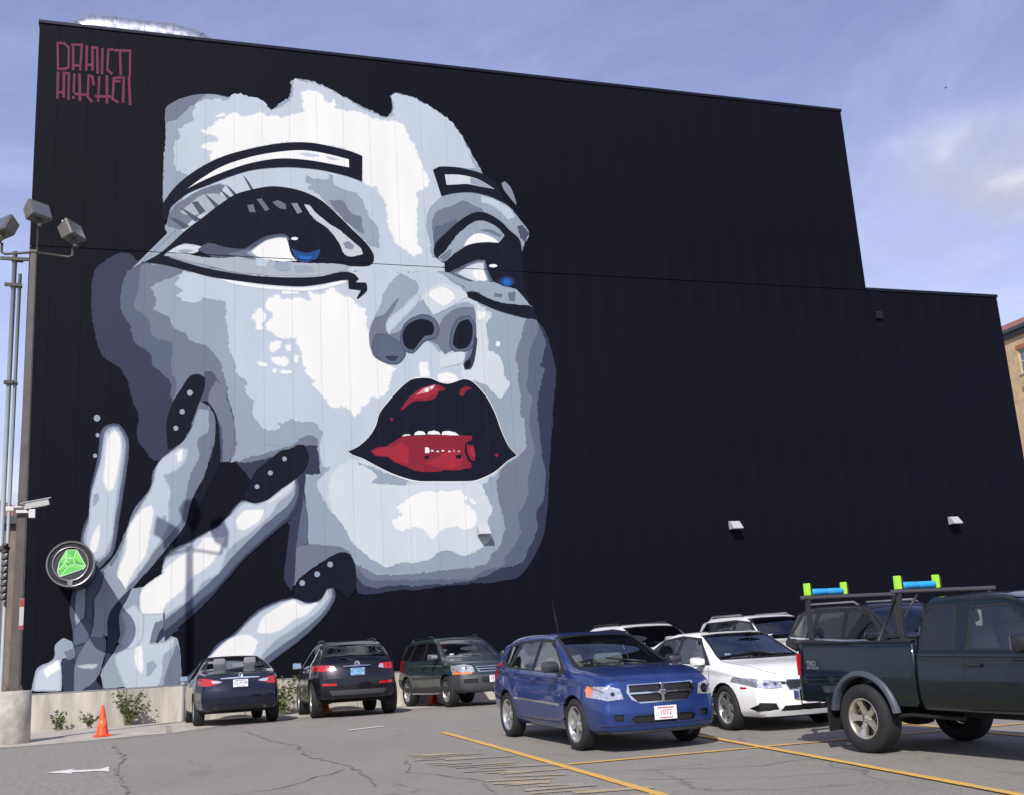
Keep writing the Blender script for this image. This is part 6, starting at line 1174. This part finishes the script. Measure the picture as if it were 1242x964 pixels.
    part(root, 'rear_bumper', CHROME, lambda q: box(q, -2.82, -2.69, -.80, .80, .55, .70, .03)); part(root, 'frame_rail', SEAM, lambda q: (box(q, -2.6, 2.2, -.48, -.38, .46, .58), box(q, -2.6, 2.2, .38, .48, .46, .58), box(q, -1.66, -1.44, -.70, .70, .32, .44, .03), box(q, -1.7, -1.40, -.16, .16, .26, .52, .08), box(q, -.6, 1.0, -.3, .3, .40, .56, .04)))
    part(root, 'exhaust_pipe', DISC, lambda q: tube(q, [(-.4, -.5, .42), (-1.1, -.55, .44), (-1.25, -.78, .42)], .035, 8))
    # lettering on the bed side
    for sd in (1, -1):
        for txt, sz, zz, dx in (('TRD', .085, 1.01, 0), ('OFF ROAD', .045, .957, .02)):
            o = obj('bed_lettering', text_mesh(txt, sz), root, mat('pale_decal', (.26, .26, .28), .5)); y = sd*.868
            o.matrix_local = Matrix.Translation((-2.36+dx, y*.993, zz)) @ (Matrix.Rotation(R(180), 4, 'Z') if sd > 0 else Matrix.Identity(4)) @ Matrix.Rotation(R(90), 4, 'X')
    mirror(root, .90, .86, 1.24, TRIM, 1.25); handles(root, [(.08, 1.01)], .838, 1, TRIM); part(root, 'fuel_badge', CHROME, lambda q: box(q, 1.25, 1.55, -.852, -.846, .98, 1.02, .004))
    cabin(root, .85, -.7, .66, 1.16, 1.7, seats=(.10,), floor=.62, seatm=mat('tan_seat_cloth', (.34, .29, .24), .9)); add_wheels(root, dict(sp, wheels=(-1.55, 1.55, .39, .265), wellz=.56), make_wheel_meshes(.39, .265, .235, 5, 'spoke', mat('champagne_alloy', (.56, .52, .44), .3, metal=.8)))
    # rack
    RK = mat('black_rack_steel', (.022, .022, .024), .5, rvar=.1, scale=9); BAR = mat('brushed_bar_metal', (.16, .15, .145), .38, metal=.8)
    rack = empty('cargo_rack'); tag(rack, 'black steel load rack with four posts standing on the rails of the pickup bed', 'rack')
    for x in (-2.44, -.92):
        for sd in (1, -1):
            part(rack, 'post', RK, lambda q: box(q, x-.03, x+.03, sd*.745-.022, sd*.745+.022, 1.268, 1.80, .006)); part(rack, 'foot', RK, lambda q: box(q, x-.16, x+.16, sd*.745-.04, sd*.745+.04, 1.2685, 1.29, .004))
        part(rack, 'crossbar', BAR, lambda q: box(q, x-.032, x+.032, -.84, .86, 1.801, 1.845, .012))
    for sd in (1, -1):
        part(rack, 'brace', RK, lambda q: tube(q, [(-.94, sd*.745, 1.78), (-1.30, sd*.745, 1.28)], .017, 8)); part(rack, 'brace', RK, lambda q: tube(q, [(-.92, sd*.73, 1.50), (-.92, sd*.42, 1.80)], .016, 8))
    GRN = mat('lime_green_block', (.36, .74, .05), .5, var=.08, scale=20); BLU = mat('blue_foam_pad', (.02, .30, .66), .6, var=.15, scale=14)
    out = [root, rack]
    for x, where in ((-2.44, 'rear'), (-.92, 'front')):
        o = part(None, 'foam_pad', BLU, lambda q: lathe(q, [(.01, -.67), (.038, -.665), (.042, -.63), (.041, -.44), (.037, -.43), (.037, -.41), (.041, -.40), (.042, -.19), (.038, -.155), (.01, -.15)], 16, 'y', (x, 0, 1.888))); fin_o = o
        tag(o, 'bright blue foam pad strapped to the %s crossbar of the pickup rack' % ('tail-end' if where == 'rear' else 'cab-end'), 'foam pad', 'pads on the rack'); out.append(o)
        for y, inner in ((-.725, 'side'), (-.105, 'middle')):
            e = part(None, 'stop_block', GRN, lambda q: (box(q, x-.035, x+.035, y-.04, y+.02, 1.847, 2.00, .008)))
            part(e, 'backing_plate', RK, lambda q: box(q, x-.04, x+.04, y+.0205, y+.04, 1.847, 1.985, .003))
            tag(e, 'lime green stop block at the %s of the %s crossbar on the pickup rack' % ('outer end' if inner == 'side' else 'middle', 'tail-end' if where == 'rear' else 'cab-end'), 'stop block', 'blocks on the rack'); out.append(e)
    return out
for o in pickup(): o.matrix_world = ground_matrix(9.10, 10.28, R(-80.5))
# ------------------------------------------------------------------ light pole on its concrete base
PX, PY = -2.46, 24.2
pole = empty('light_pole', (PX, PY, zg(PY))); tag(pole, 'tall brown square light pole with floodlights, standing on a round concrete base', 'light pole')
BRZ = mat('bronze_pole_paint', (.072, .063, .053), .5, var=.2, scale=3, rvar=.1)
bm = bmesh.new(); lathe(bm, [(.30, -.2), (.32, -.19), (.32, .96), (.305, .985), (.001, .985)], 40); obj('concrete_base', fin(bm), pole, mat('pole_base_concrete', (.38, .355, .305), .9, var=.35, scale=3, bump=.4, bscale=40))
bm = bmesh.new(); box(bm, -.17, .17, -.17, .17, .986, 1.015, .004); [lathe(bm, [(.001, 1.075), (.016, 1.075), (.016, 1.0)], 8, 'z', (a*.13, b*.13, 0)) for a in (1, -1) for b in (1, -1)]; obj('base_plate', fin(bm), pole, mat('rusty_plate', (.09, .065, .05), .8, var=.4, scale=20))
def shaft(z0, z1, a, b):
    bm = bmesh.new(); v = box(bm, -1, 1, -1, 1, z0, z1)
    for q in v: k = (a if q.co.z < (z0+z1)/2 else b); q.co.x *= k; q.co.y *= k
    bmesh.ops.bevel(bm, geom=[e for e in bm.edges if abs(e.verts[0].co.z-e.verts[1].co.z) > 1], offset=.015, segments=2, affect='EDGES'); return bm
H = 10.02
obj('shaft', shaft(1.016, H, .105, .062), pole, BRZ)
bm = bmesh.new(); box(bm, -.08, .08, -.08, .08, H+.001, H+.07, .01); obj('cap', bm, pole, BRZ)
LAMP = mat('floodlight_housing', (.11, .102, .085), .5, rvar=.1, scale=6); LGL = mat('floodlight_glass', (.16, .17, .18), .10, metal=.4)
def flood(dx, dy, dz, yaw, tilt):
    bm = bmesh.new(); tube(bm, [(0, 0, H+.03), (dx*.9, dy*.9, H-.06), (dx, dy, H-.02), (dx, dy, H+dz-.18)], .028, 8); obj('lamp_arm', bm, pole, BRZ)
    fl = empty('floodlight'); fl.parent = pole; fl.location = (dx, dy, H+dz); fl.rotation_euler = (R(tilt), 0, R(yaw))
    bm = bmesh.new(); lathe(bm, [(.001, -.20), (.05, -.20), (.05, -.10), (.001, -.10)], 10); box(bm, -.055, .055, -.05, .05, -.12, -.02, .01); obj('knuckle', fin(bm), fl, BRZ)
    bm = bmesh.new(); v = box(bm, -.26, .26, -.14, .16, -.02, .40, .03)
    for q in v:
        if q.co.y < 0: q.co.x *= .80; q.co.z = .19+(q.co.z-.19)*.74
    obj('lamp_housing', bm, fl, LAMP)
    bm = bmesh.new(); box(bm, -.235, .235, .161, .172, .01, .37, .004); obj('lamp_glass', bm, fl, LGL)
    bm = bmesh.new(); lathe(bm, [(.001, .47), (.025, .465), (.03, .40)], 10, 'z', (.12, 0, 0)); obj('photocell', fin(bm), fl, mat('pale_photocell', (.7, .72, .75), .4))
flood(.06, .02, .78, 222, 22); flood(.78, -.06, .34, 238, 24); flood(-.62, -.05, .36, 130, 24)
# camera on the pole
cc = empty('security_camera', (PX+.12, PY-.16, zg(PY)+4.50)); tag(cc, 'pale box security camera clamped to the brown light pole', 'camera')
CW = mat('pale_camera_paint', (.55, .53, .49), .5, rvar=.1)
bm = bmesh.new(); m = Matrix.Rotation(R(25), 4, 'Z') @ Matrix.Rotation(R(-14), 4, 'Y'); box(bm, -.05, .42, -.07, .07, .02, .15, .012, xf=m); obj('camera_housing', bm, cc, CW)
bm = bmesh.new(); box(bm, -.09, .47, -.085, .085, .152, .168, .004, xf=m); obj('sun_shield', bm, cc, CW)
bm = bmesh.new(); box(bm, .421, .428, -.055, .055, .03, .135, .004, xf=m); obj('lens_window', bm, cc, TRIM)
bm = bmesh.new(); box(bm, -.42, -.10, .06, .16, .00, .09, .012); box(bm, -.22, .14, -.02, .02, -.06, .0, .008); box(bm, .02, .14, -.05, .05, -.16, .01, .01); obj('bracket', bm, cc, CW)
bm = bmesh.new(); box(bm, -.27, .03, .025, .035, -.10, .06); obj('clamp_strap', bm, cc, BRZ)
nt_ = empty('notice', (PX+.02, PY-.112, zg(PY)+2.45)); tag(nt_, 'small red and white notice stuck on the brown light pole', 'notice')
bm = bmesh.new(); box(bm, .02, .10, -.006, .0, -.30, .30, .002); obj('notice_board', bm, nt_, mat('notice_white', (.42, .41, .40), .5, var=.1, scale=30))
for za, zb in ((.14, .295), (-.295, -.22)):
    bm = bmesh.new(); box(bm, .023, .097, -.0075, -.0062, za, zb); obj('notice_print', bm, nt_, mat('notice_red', (.30, .03, .035), .6))

# ------------------------------------------------------------------ round sign standing off the wall
SX, SZ = -1.80, 3.865
sg = empty('wall_sign', (SX, WALL_Y, SZ)); tag(sg, 'round drum sign with a green faceted gem, fixed to the painted wall over the footing', 'sign')
MET = mat('sign_ring_metal', (.34, .33, .32), .35, metal=.8, rvar=.1, scale=10); SBL = mat('sign_face_black', (.012, .012, .015), .4)
D0 = -1.72
bm = bmesh.new(); lathe(bm, [(.535, D0), (.55, D0+.01), (.55, D0+.07), (.515, D0+.07), (.505, D0+.01), (.535, D0)], 48, 'y'); obj('outer_ring', fin(bm), sg, MET)
bm = bmesh.new(); lathe(bm, [(.512, D0+.03), (.512, -.06), (.40, -.06)], 40, 'y'); lathe(bm, [(.001, D0+.045), (.512, D0+.045)], 40, 'y'); obj('drum', fin(bm), sg, SBL)
bm = bmesh.new(); lathe(bm, [(.385, D0+.005), (.40, D0-.005), (.415, D0+.01), (.415, D0+.044), (.385, D0+.044), (.385, D0+.005)], 48, 'y'); obj('inner_ring', fin(bm), sg, MET)
bm = bmesh.new(); box(bm, -.055, .055, D0+.004, D0+.04, -.506, -.414, .004); obj('ring_stem', bm, sg, MET)
bm = bmesh.new(); lathe(bm, [(.001, D0+.036), (.386, D0+.036)], 40, 'y'); obj('face', fin(bm), sg, mat('sign_face_dark_grey', (.03, .033, .036), .5))
gem = [(-.10, .33), (.13, .33), (.34, -.06), (.30, -.12), (-.23, -.30), (-.29, -.17), (-.25, .05)]
ctr = (-.02, .02); hub = [(-.10, .14), (.06, .12), (.10, -.02), (-.06, -.08), (-.14, .02)]
greens = [(.10, .42, .07), (.16, .55, .10), (.07, .34, .06), (.22, .60, .16), (.12, .48, .09)]
tris = []
n = len(gem)
for i in range(n):
    a, b = gem[i], gem[(i+1) % n]; h = min(hub, key=lambda q: (q[0]-(a[0]+b[0])/2)**2+(q[1]-(a[1]+b[1])/2)**2); tris.append((a, b, h)); h2 = min(hub, key=lambda q: (q[0]-b[0])**2+(q[1]-b[1])**2)
    if h2 != h: tris.append((b, h2, h))
tris += [(hub[i], hub[(i+1) % 5], ctr) for i in range(5)]
bm = bmesh.new(); bm.faces.new([bm.verts.new((x, D0+.030, z)) for x, z in gem]); ob = obj('gem_base', bm, sg, mat('gem_green', greens[1], .4))
for k, t in enumerate(tris):
    cx = sum(p[0] for p in t)/3; cz = sum(p[1] for p in t)/3; bm = bmesh.new()
    vs = [bm.verts.new((cx+(x-cx)*.93, D0+.024, cz+(z-cz)*.93)) for x, z in t]; bm.faces.new(vs)
    for f in bm.faces:
        f.normal_update()
        if f.normal.y > 0: f.normal_flip()
    obj('gem_facet', bm, sg, mat('gem_facet_%d' % (k % 5), greens[k % 5], .35))
GL = mat('gem_line_white', (.55, .78, .5), .5); bm = bmesh.new()
for a, b in [(gem[i], gem[(i+1) % n]) for i in range(n)]+[(hub[i], hub[(i+1) % 5]) for i in range(5)]+[(gem[0], hub[0]), (gem[1], hub[1]), (gem[2], hub[2]), (gem[4], hub[3]), (gem[5], hub[4])]:
    d = Vector((b[0]-a[0], b[1]-a[1])).normalized()*.007; p = Vector((-d.y, d.x))
    bm.faces.new([bm.verts.new((x, D0+.020, z)) for x, z in ((a[0]+p.x, a[1]+p.y), (b[0]+p.x, b[1]+p.y), (b[0]-p.x, b[1]-p.y), (a[0]-p.x, a[1]-p.y))])
o = obj('gem_outline', bm, sg, GL); o['kind'] = 'stuff'
bm = bmesh.new(); [box(bm, a*.30-.03, a*.30+.03, -.06, .0, b*.30-.03, b*.30+.03) for a in (1, -1) for b in (1, -1)]; obj('wall_bracket', bm, sg, MET)

# ------------------------------------------------------------------ wall lamps, vent
LB = mat('wall_lamp_grey', (.40, .39, .40), .45, rvar=.1); 
for x, lab in ((9.02, 'grey wedge wall lamp on the white chin of the painted face'), (17.06, 'grey wedge wall lamp high on the bare black wall above the parked cars'), (25.17, 'grey wedge wall lamp on the black wall near its far corner')):
    w = empty('wall_lamp', (x, WALL_Y, 4.65)); tag(w, lab, 'wall lamp', 'wall lamps in a row')
    bm = bmesh.new(); vs = [bm.verts.new(p) for p in ((-.17, -.045, .13), (.17, -.045, .13), (.17, -.045, -.13), (-.17, -.045, -.13), (-.16, -.16, .12), (.16, -.16, .12), (.17, -.34, -.09), (-.17, -.34, -.09), (.17, -.34, -.13), (-.17, -.34, -.13))]
    for q in ((0, 1, 5, 4), (4, 5, 6, 7), (7, 6, 8, 9), (9, 8, 2, 3), (3, 2, 1, 0)): bm.faces.new([vs[k] for k in q])
    for q in ((1, 2, 8, 6, 5), (0, 4, 7, 9, 3)): bm.faces.new([vs[k] for k in q])
    fin(bm); bmesh.ops.bevel(bm, geom=bm.edges[:], offset=.008, segments=1, affect='EDGES'); obj('lamp_hood', bm, w, LB)
    bm = bmesh.new(); box(bm, -.14, .14, -.31, -.08, -.138, -.131); obj('lamp_lens', bm, w, LGL)
    bm = bmesh.new(); box(bm, -.11, .11, -.05, -.004, -.10, .10, .005); obj('back_plate', bm, w, LB)
v = empty('wall_vent', (23.46, WALL_Y, 11.67)); tag(v, 'small dark louvred vent high on the black wall by the roof step', 'vent')
bm = bmesh.new(); box(bm, -.12, .12, -.10, -.002, -.12, .12, .008); obj('vent_box', bm, v, mat('vent_black', (.004, .004, .005), .6))
for k in range(4):
    bm = bmesh.new(); box(bm, -.10, .10, -.118, -.101, -.09+k*.05, -.065+k*.05, .003); obj('louvre', bm, v, MATS['vent_black'])

# ------------------------------------------------------------------ roof duct
du = empty('roof_duct', (0, 33.0, 19.85)); tag(du, 'shiny round metal air duct bending down behind the roof edge', 'duct')
GAL = mat('galvanised_duct', (.62, .64, .66), .30, metal=.9, var=.08, scale=6, rvar=.1)
def ductpath():
    P = [Vector((-2.25, 0, -.8)), Vector((-2.25, 0, .25))]
    for k in range(1, 7): a = R(90*k/6); P.append(Vector((-2.25+.55*(1-math.cos(a)), 0, .25+.55*math.sin(a))))
    for k in range(1, 6): P.append(Vector((-1.7+k*.42, 0, .80)))
    c = P[-1]
    for k in range(1, 7): a = R(80*k/6); P.append(Vector((c.x+1.6*math.sin(a), 0, .80-1.6*(1-math.cos(a)))))
    return P
P = ductpath(); bm = bmesh.new()
for a, b in zip(P, P[1:]): pass
tube(bm, P, .62, 28); obj('duct_pipe', bm, du, GAL)
for i in range(2, len(P)-1, 1):
    if i % 2: continue
    d = (P[i+1]-P[i-1]).normalized(); bm = bmesh.new(); tube(bm, [P[i]-d*.025, P[i]+d*.025], .645, 28, False); obj('duct_collar', bm, du, GAL)

# ------------------------------------------------------------------ traffic cones
ORG = mat('cone_orange', (.72, .070, .014), .55, var=.22, scale=14); 
def cone(x, y, lab, lean=0.):
    c = empty('traffic_cone'); c.matrix_world = ground_matrix(x, y, R(20)) @ Matrix.Rotation(lean, 4, 'X') @ Matrix.Scale(.86, 4); tag(c, lab, 'traffic cone', 'traffic cones')
    bm = bmesh.new(); box(bm, -.17, .17, -.17, .17, .012, .045, .012); obj('base', bm, c, ORG)
    bm = bmesh.new(); lathe(bm, [(.145, .046), (.135, .08), (.03, .70), (.022, .715), (.001, .715)], 24); obj('cone_body', fin(bm), c, ORG)
    bm = bmesh.new(); lathe(bm, [(.1125, .223), (.1145, .225), (.084, .405), (.082, .405)], 24); obj('collar', fin(bm), c, mat('faded_orange_collar', (.82, .13, .04), .4, var=.1, scale=12))
cone(-.84, 24.4, 'orange traffic cone standing on the pavement before the concrete footing')
cone(4.35, 29.7, 'orange traffic cone half hidden beneath the black crossover, against the footing'); cone(7.25, 29.75, 'orange traffic cone glimpsed under the grey-green SUV, against the footing')

# ------------------------------------------------------------------ weeds along the footing
LEAF = [mat('weed_green_%d' % k, c, .6, var=.2, scale=20) for k, c in enumerate([(.085, .125, .035), (.12, .15, .05), (.15, .15, .07)])]; STEM = mat('weed_stem', (.12, .12, .05), .7)
def weed(x, y, h, n, lab, seed):
    rd = random.Random(seed); w = empty('weed', (x, y, zg(y))); tag(w, lab, 'weed', 'weeds along the footing')
    st = bmesh.new(); lf = bmesh.new()
    for i in range(n):
        a = rd.uniform(0, 6.28); r = h*rd.uniform(.15, .5); hh = h*rd.uniform(.5, 1); p1 = Vector((math.cos(a)*r*1.2, math.sin(a)*r*.5-.02, hh)); p0 = Vector((rd.uniform(-.1, .1), rd.uniform(-.05, .02), 0)); mid = (p0+p1)/2+Vector((0, 0, hh*.12))
        tube(st, [p0, mid, p1], [.006, .005, .002], 5, False)
        for k in range(16):
            t = rd.uniform(.12, 1); c = p0.lerp(mid, t*2) if t < .5 else mid.lerp(p1, t*2-1); d = Vector((rd.uniform(-1, 1), rd.uniform(-1, .3), rd.uniform(-.2, .8))).normalized(); L = rd.uniform(.05, .13); sd = d.cross(Vector((rd.uniform(-1, 1), rd.uniform(-1, 1), .4))).normalized()*L*.28
            f = lf.faces.new([lf.verts.new(q) for q in (c, c+d*L*.5+sd, c+d*L, c+d*L*.5-sd)]); f.material_index = rd.randrange(3)
    obj('stem', st, w, STEM); o = obj('foliage', lf, w, LEAF); o['kind'] = 'stuff'
weed(-.42, 29.9, .85, 26, 'tall bushy weed rising behind the orange cone', 1); weed(-1.35, 29.95, .42, 7, 'low weed between the light pole and the cone, beside the bushy one', 2); weed(-2.0, 29.9, .42, 8, 'small weed at the footing near the concrete pole base', 3); weed(3.25, 29.6, 1.0, 28, 'leafy weed between the navy saloon and the black crossover', 4); 

# ------------------------------------------------------------------ riser pole at the building's corner
rp = empty('riser_pole', (-3.66, 31.4, 0)); tag(rp, 'thin grey twin-pipe pole with clamps standing at the corner of the black building', 'pole')
GP = mat('grey_riser_paint', (.30, .34, .37), .5, var=.1, scale=2); 
for dx, rr, top in ((0, .062, 12.75), (.15, .045, 12.1)):
    bm = bmesh.new(); tube(bm, [(dx, 0, -.1), (dx, 0, top)], rr, 12); obj('pipe', bm, rp, GP)
CL = mat('dark_clamp', (.05, .045, .045), .6)
for z, L in ((12.5, .36), (11.75, .22), (9.0, .12), (4.6, .16)):
    bm = bmesh.new(); box(bm, -L, L, -.13, -.075, z-.05, z+.05, .01); box(bm, -.09, .21, -.09, .09, z-.035, z+.035, .01); obj('clamp', bm, rp, CL)
for k in range(9):
    bm = bmesh.new(); lathe(bm, [(.02, -.05), (.075, -.03), (.075, .03), (.02, .05)], 12, 'z', (.12, -.2, 3.3+k*.17)); obj('insulator', fin(bm), rp, CL)

# ------------------------------------------------------------------ neighbouring buildings
def far_building(name, lab, X, Y, Z, wallm, roofm, fl, bays, bw, fh, face='x', depth=14, trim=None, head=None):
    """facade looks towards -X (face x) or -Y (face y); windows as parts"""
    b = empty(name, (X, Y, 0)); tag(b, lab, 'building'); L = bays*bw; Htot = fl*fh+.9
    if face == 'y': b.rotation_euler = (0, 0, -math.pi/2)
    # local: facade in plane x=0 facing -x, running along y
    bm = bmesh.new(); box(bm, .32, depth, 0, L, -.2, Htot); obj('core', bm, b, wallm)
    ww, wh = bw*.56, fh*.56
    bm = bmesh.new()
    for f in range(fl+1):
        z0 = f*fh-(fh-wh)*.5 if f else -.2; z1 = f*fh+(fh-wh)*.5 if f < fl else Htot
        box(bm, 0, .318, 0, L, max(-.2, z0), z1)
    obj('spandrel_band', bm, b, wallm)['kind'] = 'stuff'
    for f in range(fl):
        za, zb = f*fh+(fh-wh)*.5+.001, (f+1)*fh-(fh-wh)*.5-.001
        for k in range(bays+1):
            y0 = k*bw-(bw-ww)*.5 if k else 0; y1 = k*bw+(bw-ww)*.5 if k < bays else L
            bm = bmesh.new(); box(bm, .001, .317, y0, y1, za, zb); obj('pier', bm, b, wallm)
        for k in range(bays):
            y0, y1 = k*bw+(bw-ww)*.5, (k+1)*bw-(bw-ww)*.5
            wn = empty('window'); wn.parent = b; wn.location = (.14, (y0+y1)/2, (za+zb)/2); hw_, hh_ = (y1-y0)/2-.002, (zb-za)/2-.002
            bm = bmesh.new(); box(bm, .02, .05, -hw_, hw_, -hh_, hh_); obj('pane', bm, wn, mat('far_window_glass', (.10, .13, .16), .08, spec=.8))
            bm = bmesh.new()
            for q in ((-hw_, -hw_+.09), (hw_-.09, hw_)): box(bm, 0, .018, q[0], q[1], -hh_, hh_)
            for q in ((-hh_, -hh_+.09), (-.05, .05), (hh_-.09, hh_)): box(bm, .0005, .0175, -hw_+.091, hw_-.091, q[0], q[1])
            obj('frame', bm, wn, trim); bm = bmesh.new(); box(bm, -.26, -.142, -hw_-.12, hw_+.12, -hh_-.18, -hh_-.02); obj('sill', bm, wn, trim)
            bm = bmesh.new(); box(bm, -.19, -.142, -hw_-.15, hw_+.15, hh_+.02, hh_+.42); obj('lintel', bm, wn, head or trim)
    bm = bmesh.new(); box(bm, -.55, depth+.3, -.55, L+.55, Htot, Htot+.35, .03); box(bm, -.28, -.002, -.28, L+.28, Htot-.45, Htot-.002, .02); obj('cornice', bm, b, mat('dark_cornice', (.05, .055, .06), .6))
    bm = bmesh.new(); vs = [bm.verts.new(p) for p in ((-.5, -.5, Htot+.352), (depth, -.5, Htot+.352), (depth, L+.5, Htot+.352), (-.5, L+.5, Htot+.352), (3.2, 3.0, Htot+2.2), (depth-3, 3.0, Htot+2.2), (depth-3, L-3, Htot+2.2), (3.2, L-3, Htot+2.2))]
    for q in ((0, 1, 5, 4), (1, 2, 6, 5), (2, 3, 7, 6), (3, 0, 4, 7), (4, 5, 6, 7)): bm.faces.new([vs[k] for k in q])
    obj('roof', fin(bm), b, roofm); return b
BUFF = mat('buff_brick', (.50, .36, .20), .85, var=.2, scale=1.5, bump=.2, bscale=20); TILE = mat('red_brown_tile', (.22, .10, .07), .8, var=.25, scale=3)
CRM = mat('cream_trim', (.55, .46, .33), .7, var=.1, scale=4); BRK = mat('red_brick_lintel', (.30, .12, .07), .8, var=.2, scale=5)
far_building('brick_building', 'buff brick building with red lintels and dark cornice beyond the black building', 76.0, 55.0, 0, BUFF, TILE, 7, 11, 3.6, 3.9, 'x', 16, CRM, BRK)
far_building('brick_building', 'low grey-brown building far behind the light pole at the corner of the black building', -22.0, 62.0, 0, mat('grey_brown_brick', (.17, .135, .11), .85, var=.25, scale=1.5), TILE, 2, 5, 3.4, 3.6, 'y', 10, CRM, BRK)

# ------------------------------------------------------------------ bird in the sky
bd = empty('bird', (45.65, 49.75, 33.45)); bd.scale = (.24, .24, .24); tag(bd, 'small dark bird flying high in the sky beside the clouds', 'bird')
bm = bmesh.new(); lathe(bm, [(.001, -.30), (.05, -.22), (.10, -.02), (.08, .14), (.045, .22), (.05, .28), (.001, .36)], 12, 'x'); obj('bird_body', fin(bm), bd, mat('bird_feathers', (.03, .028, .026), .8))
for sd in (1, -1):
    bm = bmesh.new(); p = [(.12, .06), (.16, .35), (.04, .66), (-.05, .62), (-.10, .30), (-.12, .06)]
    up = [bm.verts.new((x, sd*y, .03+.26*min(y, .35)-.10*max(0, y-.35)+.012)) for x, y in p]; dn = [bm.verts.new((x, sd*y, .03+.26*min(y, .35)-.10*max(0, y-.35)-.012)) for x, y in p]
    bm.faces.new(up); bm.faces.new(dn[::-1])
    for i in range(6): bm.faces.new((up[i], dn[i], dn[(i+1) % 6], up[(i+1) % 6]))
    obj('wing', fin(bm), bd, MATS['bird_feathers'])
bm = bmesh.new(); vs = [bm.verts.new(q) for q in ((-.24, -.04, .01), (-.24, .04, .01), (-.44, .10, .0), (-.44, -.10, .0), (-.34, 0, -.02))]; bm.faces.new(vs[:4]); [bm.faces.new((vs[i], vs[(i+1) % 4], vs[4])) for i in range(4)]; obj('tail', fin(bm), bd, MATS['bird_feathers'])
